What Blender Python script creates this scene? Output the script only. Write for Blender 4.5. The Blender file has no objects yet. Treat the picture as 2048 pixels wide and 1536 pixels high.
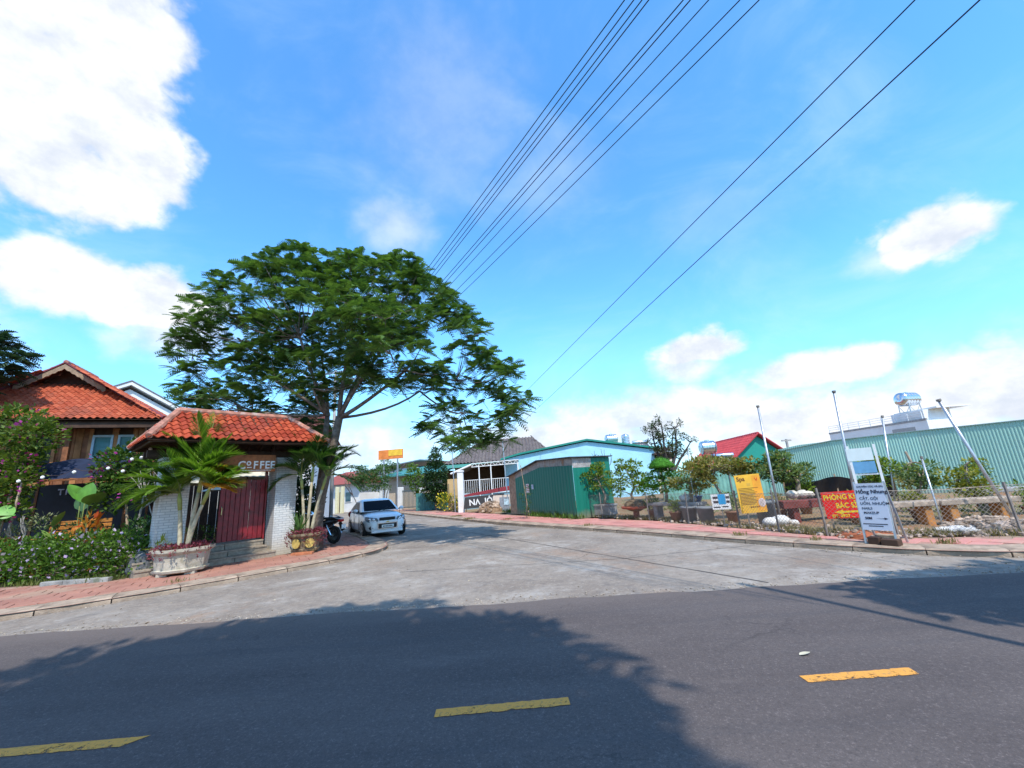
import bpy, math, random
import numpy as np
from mathutils import Vector, Matrix
R = math.radians
random.seed(7)
RNG = np.random.default_rng(7)
SC = bpy.context.scene
COL = SC.collection

# ------------------------------------------------------------------ camera
cd = bpy.data.cameras.new('camera')
cam = bpy.data.objects.new('camera', cd)
COL.objects.link(cam)
cd.sensor_width = 36.0
cd.lens = 14.50
cd.clip_start = 0.05
cd.clip_end = 3000
PITCH, ROLL = R(13.726), R(4.0)
fwd = Vector((0, math.cos(PITCH), math.sin(PITCH)))
rt = Vector((1, 0, 0))
upv = rt.cross(fwd)
cx = rt * math.cos(ROLL) - upv * math.sin(ROLL)
cy = upv * math.cos(ROLL) + rt * math.sin(ROLL)
cm = Matrix((cx, cy, -fwd)).transposed().to_4x4()
cm.translation = (0, 0, 1.6)
cam.matrix_world = cm
SC.camera = cam

# ------------------------------------------------------------------ sun, sky, exposure
SUN_EL = 55.0
SUN_H = Vector((0.373, -0.928, 0)).normalized()          # horizontal direction towards the sun
sun_dir = (SUN_H * math.cos(R(SUN_EL)) + Vector((0, 0, math.sin(R(SUN_EL))))).normalized()
sl = bpy.data.lights.new('sun', 'SUN')
sl.energy = 3.5
sl.angle = R(0.53)
sl.color = (1.0, 0.945, 0.86)
so = bpy.data.objects.new('sun', sl)
COL.objects.link(so)
so.rotation_euler = sun_dir.to_track_quat('Z', 'Y').to_euler()
so.location = (20, -40, 60)

SC.view_settings.view_transform = 'Standard'
SC.view_settings.look = 'None'
SC.view_settings.exposure = 0.52
SC.view_settings.gamma = 1.0
SC.view_settings.use_curve_mapping = False
try:
    SC.cycles.max_bounces = 6
    SC.cycles.diffuse_bounces = 3
    SC.cycles.glossy_bounces = 3
    SC.cycles.transmission_bounces = 4
    SC.cycles.transparent_max_bounces = 8
    SC.cycles.caustics_reflective = False
    SC.cycles.caustics_refractive = False
except Exception:
    pass

class NT:
    """tiny helper to write shader node trees"""
    def __init__(s, tree):
        s.t = tree; s.n = tree.nodes; s.l = tree.links
    def new(s, typ, **kw):
        n = s.n.new(typ)
        for k, v in kw.items(): setattr(n, k, v)
        return n
    def link(s, a, b): s.l.new(a, b)
    def put(s, sock, val):
        if isinstance(val, (int, float)): sock.default_value = val
        elif isinstance(val, (tuple, list)):
            v = tuple(val)
            if sock.type == 'RGBA' and len(v) == 3: v = v + (1,)
            sock.default_value = v
        else: s.link(val, sock)
    def math(s, op, a, b=0.0, c=0.0, clamp=False):
        n = s.new('ShaderNodeMath', operation=op); n.use_clamp = clamp
        s.put(n.inputs[0], a); s.put(n.inputs[1], b); s.put(n.inputs[2], c)
        return n.outputs[0]
    def vmath(s, op, a, b=(0, 0, 0)):
        n = s.new('ShaderNodeVectorMath', operation=op)
        s.put(n.inputs[0], a); s.put(n.inputs[1], b)
        return n.outputs[0]
    def mix(s, fac, a, b, mode='MIX'):
        n = s.new('ShaderNodeMix', data_type='RGBA', blend_type=mode)
        s.put(n.inputs[0], fac); s.put(n.inputs[6], a); s.put(n.inputs[7], b)
        return n.outputs[2]
    def noise(s, vec, scale, detail=4, rough=0.55, dist=0.0, out=0):
        n = s.new('ShaderNodeTexNoise')
        if vec is not None: s.put(n.inputs['Vector'], vec)
        n.inputs['Scale'].default_value = scale; n.inputs['Detail'].default_value = detail
        n.inputs['Roughness'].default_value = rough; n.inputs['Distortion'].default_value = dist
        return n.outputs[out]
    def ramp(s, fac, stops):
        n = s.new('ShaderNodeValToRGB'); e = n.color_ramp.elements
        while len(e) < len(stops): e.new(0.5)
        for q, (p, c) in zip(e, stops):
            q.position = p; q.color = tuple(c) + (1,) if len(c) == 3 else c
        s.put(n.inputs[0], fac)
        return n.outputs[0]
    def smooth(s, val, lo, hi):
        n = s.new('ShaderNodeMapRange', interpolation_type='SMOOTHSTEP')
        s.put(n.inputs[0], val); n.inputs[1].default_value = lo; n.inputs[2].default_value = hi
        return n.outputs[0]

world = bpy.data.worlds.new('World')
SC.world = world
world.use_nodes = True
w = NT(world.node_tree)
w.n.clear()
wo = w.new('ShaderNodeOutputWorld')
bg = w.new('ShaderNodeBackground')
w.link(bg.outputs[0], wo.inputs[0])
sky = w.new('ShaderNodeTexSky', sky_type='NISHITA')
sky.sun_disc = False
sky.sun_elevation = R(SUN_EL)
sky.sun_rotation = math.atan2(SUN_H.x, SUN_H.y)
sky.altitude = 700
sky.air_density = 1.0
sky.dust_density = 0.25
sky.ozone_density = 1.6
bg.inputs[1].default_value = 0.125
tc = w.new('ShaderNodeTexCoord')
dirv = tc.outputs['Generated']
sep = w.new('ShaderNodeSeparateXYZ'); w.link(dirv, sep.inputs[0])
X, Y, Z = sep.outputs
az = w.math('MULTIPLY', w.math('ARCTAN2', X, Y), 57.29578)
el = w.math('MULTIPLY', w.math('ARCSINE', Z), 57.29578)
# cumulus: soft ellipses in azimuth / elevation whose outlines are torn by noise
n1 = w.noise(w.vmath('MULTIPLY', dirv, (1, 1, 1.5)), 5.5, 8, 0.58)
n2 = w.noise(w.vmath('MULTIPLY', dirv, (1, 1, 1.4)), 12, 9, 0.6)
tear = w.math('ADD', w.math('MULTIPLY', w.math('SUBTRACT', n1, 0.5), 2.6), w.math('MULTIPLY', w.math('SUBTRACT', n2, 0.5), 1.5))
# (azimuth, elevation, half width, half height, softness, strength)
CLOUDS = [(-57, 36, 12.5, 7.5, .46, 1), (-50, 43, 7, 8, .46, 1), (-46, 35, 5, 5, .45, 1), (-62, 45, 10, 9, .46, 1), (-52, 31, 8, 4, .46, 1),
          (-9, 47, 12, 9, .95, .20), (-16, 34.5, 5, 3.2, .95, .45), (8, 40, 9, 5, .95, .14), (30, 30, 8, 4, .95, .12),
          (95, 46, 16, 9, .7, 1), (150, 38, 18, 9, .7, 1), (-120, 42, 18, 10, .7, 1), (-165, 60, 20, 9, .8, .9), (170, 30, 14, 5, .8, .9),  # clouds out of view, added to whiten the ambient light
          (-44, 21.5, 6.5, 3.2, .5, 1), (-51, 21.5, 5, 3.0, .5, 1), (-41, 18.5, 5, 3, .7, .8), (-62, 17, 8, 4, .7, .8),
          (26, 15.2, 4.6, 2.2, .5, 1), (24, 13, 4, 2, .7, .9), (36, 10.5, 6, 2.0, .6, .95), (41, 10, 3, 2.2, .5, 1),
          (49, 20.8, 4.4, 2.8, .5, 1), (46, 20, 3.5, 1.6, .8, .55),
          (18, 7.5, 16, 3.8, .9, .95), (4, 6, 12, 3.4, .9, .95), (-24, 5.5, 14, 4.2, .9, .9), (50, 5.5, 12, 3.6, .8, 1), (36, 4.5, 14, 4, .9, 1), (75, 9, 15, 5, .8, .9),
          (100, 16, 16, 6, .6, 1), (135, 9, 22, 5, .8, .9), (-100, 14, 18, 7, .7, 1), (-140, 10, 20, 6, .8, .9), (178, 14, 16, 6, .7, .9)]
bill = w.math('ABSOLUTE', w.math('SUBTRACT', w.noise(w.vmath('MULTIPLY', dirv, (1, 1, 1.3)), 8.5, 7, 0.5), 0.5))
dens = None
for a0, e0, ra, re, soft, st in CLOUDS:
    da = w.math('DIVIDE', w.math('SUBTRACT', az, a0), ra)
    de = w.math('DIVIDE', w.math('SUBTRACT', el, e0), re)
    d = w.math('SQRT', w.math('ADD', w.math('MULTIPLY', da, da), w.math('MULTIPLY', de, de)))
    d = w.math('ADD', w.math('SUBTRACT', d, w.math('MULTIPLY', tear, 0.36)), w.math('SUBTRACT', .12, w.math('MULTIPLY', bill, 2.2)))
    if st > .92: soft *= .62
    m = w.math('MULTIPLY', w.smooth(d, 1.0 + soft * .7, 1.0 - soft), st)
    dens = m if dens is None else w.math('MAXIMUM', dens, m)
# thin high veil
veil_n = w.noise(w.vmath('MULTIPLY', dirv, (1.0, 1.6, 2.2)), 2.6, 7, 0.6, 0.6)
veil = w.math('MULTIPLY', w.smooth(veil_n, 0.42, 0.85), 0.24)
skyc = w.mix(1.0, sky.outputs[0], (1.0, 1.92, 2.45), 'MULTIPLY')
hz = w.smooth(el, 26.0, 0.0)
skyc = w.mix(w.math('MULTIPLY', hz, 0.5), skyc, (2.5, 4.7, 7.4))
skyc = w.mix(veil, skyc, (5.2, 6.4, 7.6))
shade = w.smooth(w.math('ADD', n2, w.math('MULTIPLY', n1, .6)), 0.55, 1.05)
cl = w.mix(shade, (4.2, 4.6, 5.3), (6.6, 6.7, 6.8))
skyc = w.mix(dens, skyc, cl)
w.link(skyc, bg.inputs[0])
try:
    world.cycles.sampling_method = 'MANUAL'
    world.cycles.sample_map_resolution = 512
except Exception:
    pass

# ------------------------------------------------------------------ materials
MATS = {}
def mat(name, col, rough=0.75, var=0.15, scale=6.0, spec=0.3, metal=0.0, bump=0.0, bscale=40.0, dirt=None, dscale=1.3, dlo=.52, dhi=.7, coords='Object'):
    if name in MATS: return MATS[name]
    m = bpy.data.materials.new(name); m.use_nodes = True
    k = NT(m.node_tree); b = k.n['Principled BSDF']
    tcn = k.new('ShaderNodeTexCoord').outputs[coords]
    c = col
    if var > 0:
        nz = k.noise(tcn, scale, 5, 0.6)
        lo = tuple(x * (1 - var) for x in col); hi = tuple(min(1, x * (1 + var)) for x in col)
        c = k.mix(k.smooth(nz, .3, .7), lo, hi)
    if dirt is not None:
        dn = k.noise(tcn, dscale, 6, 0.65, 0.3)
        c = k.mix(k.smooth(dn, dlo, dhi), c, dirt)
    k.put(b.inputs['Base Color'], c)
    b.inputs['Roughness'].default_value = rough
    b.inputs['Metallic'].default_value = metal
    b.inputs['Specular IOR Level'].default_value = spec
    if bump > 0:
        bn = k.new('ShaderNodeBump'); bn.inputs['Strength'].default_value = bump; bn.inputs['Distance'].default_value = 0.02
        k.link(k.noise(tcn, bscale, 4, 0.6), bn.inputs['Height']); k.link(bn.outputs[0], b.inputs['Normal'])
    MATS[name] = m
    return m

def leafmat(name, dark, light, trans=0.35, rough=0.55, clump=0.0):
    if name in MATS: return MATS[name]
    m = bpy.data.materials.new(name); m.use_nodes = True
    k = NT(m.node_tree); b = k.n['Principled BSDF']; out = k.n['Material Output']
    g = k.new('ShaderNodeNewGeometry')
    f = g.outputs['Random Per Island']
    if clump > 0:          # bright and dark clumps: crown light and shade painted into leaf colour
        cn = k.smooth(k.noise(g.outputs['Position'], clump, 3, .55), .36, .64)
        f = k.math('ADD', k.math('MULTIPLY', f, .45), k.math('MULTIPLY', cn, .55))
    c = k.mix(f, dark, light)
    k.put(b.inputs['Base Color'], c)
    b.inputs['Roughness'].default_value = rough
    b.inputs['Specular IOR Level'].default_value = 0.25
    tr = k.new('ShaderNodeBsdfTranslucent')
    k.put(tr.inputs[0], k.mix(1.0, c, (1.3, 1.35, 0.55), 'MULTIPLY'))
    ms = k.new('ShaderNodeMixShader'); ms.inputs[0].default_value = trans
    k.link(b.outputs[0], ms.inputs[1]); k.link(tr.outputs[0], ms.inputs[2]); k.link(ms.outputs[0], out.inputs[0])
    MATS[name] = m
    return m

# ------------------------------------------------------------------ mesh building
class MB:
    def __init__(s): s.v = []; s.f = []
    def add(s, vs, fs):
        o = len(s.v); s.v.extend([tuple(p) for p in vs]); s.f.extend([tuple(i + o for i in f) for f in fs]); return s
    def poly(s, *pts): return s.add(pts, [tuple(range(len(pts)))])
    def box(s, x0, x1, y0, y1, z0, z1):
        return s.add([(x0, y0, z0), (x1, y0, z0), (x1, y1, z0), (x0, y1, z0), (x0, y0, z1), (x1, y0, z1), (x1, y1, z1), (x0, y1, z1)],
                     [(3, 2, 1, 0), (4, 5, 6, 7), (0, 1, 5, 4), (1, 2, 6, 5), (2, 3, 7, 6), (3, 0, 4, 7)])
    def cbox(s, x0, x1, y0, y1, z0, z1, c=.01):
        """box with chamfered edges all round"""
        vs = []; 
        for z, i in ((z0, c), (z0 + c, 0), (z1 - c, 0), (z1, c)):
            xa, xb, ya, yb = x0 + i, x1 - i, y0 + i, y1 - i
            vs += [(xa + c, ya, z), (xb - c, ya, z), (xb, ya + c, z), (xb, yb - c, z), (xb - c, yb, z), (xa + c, yb, z), (xa, yb - c, z), (xa, ya + c, z)]
        fs = [tuple(range(7, -1, -1)), tuple(range(24, 32))]
        for r in range(3):
            for i in range(8):
                j = (i + 1) % 8; fs.append((r * 8 + i, r * 8 + j, r * 8 + 8 + j, r * 8 + 8 + i))
        return s.add(vs, fs)
    def beam(s, a, b, wd, ht=None, up=(0, 0, 1)):
        """square bar from a to b"""
        a = Vector(a); b = Vector(b); d = (b - a).normalized(); u = Vector(up)
        if abs(d.dot(u)) > .95: u = Vector((1, 0, 0))
        sx = d.cross(u).normalized() * wd / 2; sy = sx.cross(d).normalized() * (ht or wd) / 2
        vs = [p + q for p in (a, b) for q in (-sx - sy, sx - sy, sx + sy, -sx + sy)]
        return s.add(vs, [(3, 2, 1, 0), (4, 5, 6, 7), (0, 1, 5, 4), (1, 2, 6, 5), (2, 3, 7, 6), (3, 0, 4, 7)])
    def tube(s, pts, rad, n=6, cap=True):
        pts = [Vector(p) for p in pts]; m = len(pts)
        rad = [rad] * m if isinstance(rad, (int, float)) else list(rad)
        vs = []; prev = None
        for i, p in enumerate(pts):
            d = (pts[min(i + 1, m - 1)] - pts[max(i - 1, 0)])
            d = d.normalized() if d.length > 1e-9 else Vector((0, 0, 1))
            if prev is None:
                u = Vector((0, 0, 1)) if abs(d.z) < .9 else Vector((1, 0, 0))
                sx = d.cross(u).normalized()
            else:
                sx = (prev - d * prev.dot(d)).normalized()
            prev = sx; sy = d.cross(sx)
            for k in range(n):
                t = 2 * math.pi * k / n
                vs.append(p + (sx * math.cos(t) + sy * math.sin(t)) * rad[i])
        fs = [(i * n + k, i * n + (k + 1) % n, i * n + n + (k + 1) % n, i * n + n + k) for i in range(m - 1) for k in range(n)]
        if cap: fs += [tuple(range(n - 1, -1, -1)), tuple((m - 1) * n + k for k in range(n))]
        return s.add(vs, fs)
    def lathe(s, prof, n=16, c=(0, 0, 0), axis='Z', sx=1, sy=1):
        vs = []
        for r, z in prof:
            for k in range(n):
                t = 2 * math.pi * (k + .5) / n
                a, b = r * math.cos(t) * sx, r * math.sin(t) * sy
                p = (a, b, z) if axis == 'Z' else ((z, a, b) if axis == 'X' else (a, z, b))
                vs.append((p[0] + c[0], p[1] + c[1], p[2] + c[2]))
        m = len(prof)
        fs = [(i * n + k, i * n + (k + 1) % n, i * n + n + (k + 1) % n, i * n + n + k) for i in range(m - 1) for k in range(n)]
        if axis == 'Y': fs = [f[::-1] for f in fs]
        fs += [tuple(range(n - 1, -1, -1)), tuple((m - 1) * n + k for k in range(n))]
        return s.add(vs, fs)
    def ball(s, c, r, n=8, m=5, sz=1.0, jit=0.0, rnd=random):
        vs = [(c[0], c[1], c[2] - r * sz)]
        for i in range(1, m):
            p = math.pi * i / m
            for k in range(n):
                t = 2 * math.pi * k / n; q = r * (1 + rnd.uniform(-jit, jit))
                vs.append((c[0] + q * math.sin(p) * math.cos(t), c[1] + q * math.sin(p) * math.sin(t), c[2] - q * sz * math.cos(p)))
        vs.append((c[0], c[1], c[2] + r * sz)); L = len(vs) - 1
        fs = [(0, 1 + (k + 1) % n, 1 + k) for k in range(n)]
        for i in range(m - 2):
            for k in range(n):
                a = 1 + i * n; fs.append((a + k, a + (k + 1) % n, a + n + (k + 1) % n, a + n + k))
        a = 1 + (m - 2) * n
        fs += [(a + k, a + (k + 1) % n, L) for k in range(n)]
        return s.add(vs, fs)
    def prism(s, pts2, y0, y1, plane='XZ'):
        """extrude an outline; plane XZ extrudes along y, XY along z"""
        n = len(pts2)
        if plane == 'XZ': vs = [(a, y0, b) for a, b in pts2] + [(a, y1, b) for a, b in pts2]
        elif plane == 'YZ': vs = [(y0, a, b) for a, b in pts2] + [(y1, a, b) for a, b in pts2]
        else: vs = [(a, b, y0) for a, b in pts2] + [(a, b, y1) for a, b in pts2]
        fs = [tuple(range(n)), tuple(range(2 * n - 1, n - 1, -1))] + [(i, i + n, (i + 1) % n + n, (i + 1) % n) for i in range(n)]
        return s.add(vs, fs)
    def mesh(s, name, m, smooth=False):
        me = bpy.data.meshes.new(name); me.from_pydata(s.v, [], s.f)
        me.materials.append(m)
        if smooth: me.polygons.foreach_set('use_smooth', [True] * len(me.polygons))
        me.validate(); me.update()
        import bmesh
        if len(me.polygons) < 60000:
            bm = bmesh.new(); bm.from_mesh(me); bmesh.ops.recalc_face_normals(bm, faces=bm.faces[:]); bm.to_mesh(me); bm.free()
        return me
    def build(s, name, m, parent=None, smooth=False):
        return place(name, s.mesh(name, m, smooth), parent)

def place(name, me, parent=None, loc=(0, 0, 0), rot=None):
    o = bpy.data.objects.new(name, me); COL.objects.link(o)
    if parent is not None: o.parent = parent
    o.location = loc
    if rot is not None: o.rotation_euler = rot
    return o

def quads_mesh(name, V, Q, m):
    """fast mesh from numpy: V (n,3), Q (k,4)"""
    V = np.asarray(V, dtype=np.float32); Q = np.asarray(Q, dtype=np.int32)
    me = bpy.data.meshes.new(name)
    me.vertices.add(len(V)); me.vertices.foreach_set('co', V.ravel())
    me.loops.add(Q.size); me.loops.foreach_set('vertex_index', Q.ravel())
    me.polygons.add(len(Q)); me.polygons.foreach_set('loop_start', np.arange(0, Q.size, 4, dtype=np.int32))
    me.materials.append(m); me.update(calc_edges=True)
    return me

def tag(o, label, cat, group=None, kind=None):
    if label: o['label'] = label
    if cat: o['category'] = cat
    if group: o['group'] = group
    if kind: o['kind'] = kind
    return o
def thing(name, label, cat, loc=(0, 0, 0), rz=0.0, group=None, tilt=(0, 0)):
    o = bpy.data.objects.new(name, None); COL.objects.link(o)
    o.empty_display_size = .2; o.location = loc; o.rotation_euler = (R(tilt[0]), R(tilt[1]), R(rz))
    return tag(o, label, cat, group)
def struct(name, mb, m, label=None, smooth=False):
    o = mb.build(name, m, None, smooth); o['kind'] = 'structure'
    if label: o['label'] = label
    return o

def text_mesh(s, m, size=1.0, depth=0.004, align='LEFT', bold=0.0, sx=1.0):
    cu = bpy.data.curves.new('lettering', 'FONT'); cu.body = s; cu.size = size; cu.extrude = depth
    cu.align_x = align; cu.offset = bold; cu.resolution_u = 3
    o = bpy.data.objects.new('tmp', cu); COL.objects.link(o)
    dg = bpy.context.evaluated_depsgraph_get()
    me = bpy.data.meshes.new_from_object(o.evaluated_get(dg)); me.name = 'lettering'
    bpy.data.objects.remove(o); bpy.data.curves.remove(cu)
    me.materials.clear(); me.materials.append(m)
    if sx != 1.0: me.transform(Matrix.Diagonal((sx, 1, 1, 1)))
    return me

# ------------------------------------------------------------------ foliage generators (numpy)
def rot_frames(d, roll):
    """orthonormal frames whose first axis is d (n,3)"""
    d = d / np.linalg.norm(d, axis=1, keepdims=True)
    up = np.tile(np.array([0, 0, 1.0]), (len(d), 1)); up[np.abs(d[:, 2]) > .95] = (1, 0, 0)
    s = np.cross(d, up); s /= np.linalg.norm(s, axis=1, keepdims=True)
    n = np.cross(s, d)
    c, q = np.cos(roll)[:, None], np.sin(roll)[:, None]
    return d, s * c + n * q, n * c - s * q

def leaves(P, D, L, Wd, roll=None, fold=.12):
    """rhombic leaves: base P, direction D, length L, width Wd"""
    n = len(P); roll = RNG.uniform(-.7, .7, n) if roll is None else roll
    d, s, nn = rot_frames(D, roll)
    L = np.broadcast_to(L, n)[:, None]; Wd = np.broadcast_to(Wd, n)[:, None]
    V = np.empty((n, 4, 3))
    V[:, 0] = P; V[:, 1] = P + d * L * .45 + s * Wd * .5 + nn * Wd * fold
    V[:, 2] = P + d * L; V[:, 3] = P + d * L * .45 - s * Wd * .5 + nn * Wd * fold
    Q = np.arange(4 * n).reshape(n, 4)
    return V.reshape(-1, 3), Q

def join(lst):
    Vs, Qs, o = [], [], 0
    for V, Q in lst:
        Vs.append(V); Qs.append(Q + o); o += len(V)
    return np.concatenate(Vs), np.concatenate(Qs)

def in_ball(n, shell=.0):
    d = RNG.normal(size=(n, 3)); d /= np.linalg.norm(d, axis=1, keepdims=True)
    r = (shell ** 3 + (1 - shell ** 3) * RNG.random(n)) ** (1 / 3)
    return d * r[:, None], d

def bush_leaves(blobs, per, size, shell=.55, up=.35, aspect=.5, jit=.25):
    """blobs: (cx,cy,cz,rx,ry,rz); per = leaves per m2-ish weight"""
    out = []
    for bx, by, bz, rx, ry, rz in blobs:
        n = max(8, int(per * (rx * ry + rx * rz + ry * rz) * 4))
        p, d = in_ball(n, shell)
        P = p * (rx, ry, rz) * (1 + RNG.normal(0, .07, (n, 1))) + (bx, by, bz)
        D = d + RNG.normal(0, .6, (n, 3)); D[:, 2] += up
        L = size * RNG.uniform(1 - jit * 2, 1 + jit * 2, n)
        out.append(leaves(P, D, L, L * aspect))
    return join(out)

def pinnate(P, D, L, pairs=6, lw=.30, droop=.5, width=.34):
    """feather leaves: rachis from P along D with leaflet pairs"""
    n = len(P); d, s, nn = rot_frames(D, RNG.uniform(-.5, .5, n))
    L = np.broadcast_to(L, n)[:, None]; out = []
    for i in range(pairs):
        t = (i + .6) / pairs
        c = P + d * L * t; c[:, 2] -= (L[:, 0] * droop * t * t) * .5
        w = width * (1 - .55 * abs(t - .45) * 2)
        for sg in (-1, 1):
            dd = s * sg + d * .55 - nn * .12; dd[:, 2] -= .15
            dd /= np.linalg.norm(dd, axis=1, keepdims=True)
            q = d * L * lw * .5
            V = np.empty((n, 4, 3)); e = c + dd * L * w
            V[:, 0] = c - q * .5; V[:, 1] = e - q * .25; V[:, 2] = e + q * .35; V[:, 3] = c + q * .5
            out.append((V.reshape(-1, 3), np.arange(4 * n).reshape(n, 4)))
    return join(out)

def curve_pts(a, b, bend=(0, 0, 0), n=6):
    a = Vector(a); b = Vector(b); bd = Vector(bend)
    return [a.lerp(b, i / (n - 1)) + bd * (4 * (i / (n - 1)) * (1 - i / (n - 1))) for i in range(n)]
# ================================================================== ground, roads, pavements
def ground_material():
    m = bpy.data.materials.new('red_earth'); m.use_nodes = True
    k = NT(m.node_tree); b = k.n['Principled BSDF']; tcn = k.new('ShaderNodeTexCoord').outputs['Object']
    a = k.noise(tcn, .9, 8, .65); c2 = k.noise(tcn, 5, 6, .7); g = k.noise(tcn, 30, 3, .6)
    c = k.mix(k.smooth(a, .35, .65), (.30, .155, .085), (.27, .215, .125))
    c = k.mix(k.smooth(c2, .52, .7), c, (.16, .17, .07))
    c = k.mix(k.smooth(g, .55, .75), c, (.42, .34, .25))
    k.put(b.inputs['Base Color'], c); b.inputs['Roughness'].default_value = .95; b.inputs['Specular IOR Level'].default_value = .1
    bn = k.new('ShaderNodeBump'); bn.inputs['Strength'].default_value = .6; bn.inputs['Distance'].default_value = .05
    k.link(k.noise(tcn, 12, 6, .7), bn.inputs['Height']); k.link(bn.outputs[0], b.inputs['Normal'])
    return m
EARTH = ground_material()

def asphalt_material():
    m = bpy.data.materials.new('asphalt'); m.use_nodes = True
    k = NT(m.node_tree); b = k.n['Principled BSDF']; tcn = k.new('ShaderNodeTexCoord').outputs['Object']
    big = k.noise(k.vmath('MULTIPLY', tcn, (.35, 1.3, 1)), .8, 6, .6); grit = k.noise(tcn, 95, 3, .75); mid = k.noise(tcn, 9, 5, .7)
    c = k.mix(k.smooth(big, .3, .7), (.086, .070, .064), (.114, .094, .085))
    c = k.mix(k.math('MULTIPLY', k.smooth(mid, .55, .8), .35), c, (.122, .094, .088))
    c = k.mix(k.smooth(grit, .56, .76), c, (.19, .155, .145))
    c = k.mix(k.smooth(grit, .42, .26), c, (.045, .045, .05))
    ag = k.noise(tcn, 42, 4, .85)
    c = k.mix(k.math('MULTIPLY', k.smooth(ag, .54, .68), .75), c, (.20, .165, .15))
    c = k.mix(k.math('MULTIPLY', k.smooth(ag, .46, .34), .6), c, (.05, .042, .04))
    # dusty strip along the join with the old concrete
    s = k.new('ShaderNodeSeparateXYZ'); k.link(tcn, s.inputs[0])
    dust = k.math('MULTIPLY', k.smooth(k.math('ADD', s.outputs[1], k.math('MULTIPLY', mid, .5)), 5.7, 6.7), .5)
    c = k.mix(dust, c, (.165, .13, .11))
    # hairline cracks and a few oil spots
    vo = k.new('ShaderNodeTexVoronoi'); vo.feature = 'DISTANCE_TO_EDGE'; vo.inputs['Scale'].default_value = .55
    k.link(k.vmath('ADD', tcn, k.vmath('MULTIPLY', k.noise(tcn, 3.0, 5, .7, 0, 1), (.55, .55, 0))), vo.inputs['Vector'])
    crk = k.math('MULTIPLY', k.smooth(vo.outputs['Distance'], .010, .002), k.smooth(k.noise(tcn, .5, 3, .5), .5, .6))
    c = k.mix(k.math('MULTIPLY', crk, .3), c, (.025, .022, .022))
    oil = k.smooth(k.noise(k.vmath('ADD', tcn, (5, 2, 0)), 2.3, 4, .55), .70, .78)
    c = k.mix(k.math('MULTIPLY', oil, .5), c, (.045, .038, .038))
    dustp = k.smooth(k.noise(k.vmath('MULTIPLY', tcn, (.5, 1.4, 1)), 1.1, 7, .7, .5), .56, .74)
    c = k.mix(k.math('MULTIPLY', dustp, .45), c, (.16, .13, .115))
    # faint wheel tracks running along the road
    tr = k.noise(k.vmath('MULTIPLY', tcn, (.08, 2.2, 1)), 1.4, 3, .5)
    c = k.mix(k.math('MULTIPLY', k.smooth(tr, .55, .72), .22), c, (.06, .06, .064))
    k.put(b.inputs['Base Color'], c); b.inputs['Roughness'].default_value = .88; b.inputs['Specular IOR Level'].default_value = .2
    bn = k.new('ShaderNodeBump'); bn.inputs['Strength'].default_value = .5; bn.inputs['Distance'].default_value = .006
    k.link(grit, bn.inputs['Height']); k.link(bn.outputs[0], b.inputs['Normal'])
    return m

def concrete_road_material():
    m = bpy.data.materials.new('old_concrete'); m.use_nodes = True
    k = NT(m.node_tree); b = k.n['Principled BSDF']; tcn = k.new('ShaderNodeTexCoord').outputs['Object']
    a = k.noise(k.vmath('MULTIPLY', tcn, (1, .7, 1)), .45, 8, .68, .4); f = k.noise(tcn, 3.2, 8, .72); g = k.noise(tcn, 30, 5, .8); h = k.noise(tcn, 9, 7, .78)
    c = k.mix(k.smooth(a, .3, .68), (.205, .164, .13), (.305, .256, .205))
    c = k.mix(k.math('MULTIPLY', k.smooth(f, .46, .66), .55), c, (.16, .138, .118))
    worn = k.math('MULTIPLY', k.math('MULTIPLY', k.smooth(k.noise(k.vmath('MULTIPLY', tcn, (.9, 1.0, 1)), .7, 6, .7, .3), .46, .66), .7), k.smooth(f, .38, .58))
    c = k.mix(worn, c, (.45, .405, .35))
    tan = k.math('MULTIPLY', k.smooth(k.noise(k.vmath('ADD', tcn, (9, 4, 0)), .33, 6, .7, .6), .54, .66), .65)
    c = k.mix(tan, c, (.30, .20, .135))
    c = k.mix(k.math('MULTIPLY', k.smooth(g, .55, .70), .75), c, (.47, .42, .36))
    c = k.mix(k.math('MULTIPLY', k.smooth(g, .44, .28), .6), c, (.10, .095, .09))
    c = k.mix(k.math('MULTIPLY', k.smooth(h, .52, .66), .55), c, (.40, .35, .29))
    c = k.mix(k.math('MULTIPLY', k.smooth(h, .47, .34), .5), c, (.13, .108, .09))
    # dark oil line along the lanes
    st = k.noise(k.vmath('MULTIPLY', tcn, (1.6, .25, 1)), .9, 5, .6)
    c = k.mix(k.math('MULTIPLY', k.smooth(st, .58, .75), .4), c, (.14, .132, .13))
    k.put(b.inputs['Base Color'], c); b.inputs['Roughness'].default_value = .92; b.inputs['Specular IOR Level'].default_value = .15
    bn = k.new('ShaderNodeBump'); bn.inputs['Strength'].default_value = .55; bn.inputs['Distance'].default_value = .012
    k.link(k.noise(tcn, 26, 6, .75), bn.inputs['Height']); k.link(bn.outputs[0], b.inputs['Normal'])
    return m

def fill(poly, z):
    return MB().add([(x, y, z) for x, y in poly], [tuple(range(len(poly)))])

LK = [(-70, 6.6), (-14, 6.62), (-11, 6.8), (-8.65, 7.35), (-6.95, 8.57), (-5.28, 10.38), (-4.47, 11.42), (-4.08, 12.3), (-4.06, 13.2), (-4.58, 14.6), (-5.91, 16.9), (-8.76, 21.4), (-14, 31), (-22, 46), (-33, 66)]
RK = [(-27, 66), (-19.8, 52.8), (-8, 31), (-.92, 18.3), (2.79, 13.2), (4.94, 9.66), (6.16, 7.97), (6.87, 7.26), (7.7, 6.78), (9.2, 6.55), (70, 6.4)]

g = MB()
g.poly((-400, -300, -.03), (400, -300, -.03), (400, 500, -.03), (-400, 500, -.03))
struct('ground', g, EARTH, 'reddish earth ground all around the junction')

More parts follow.
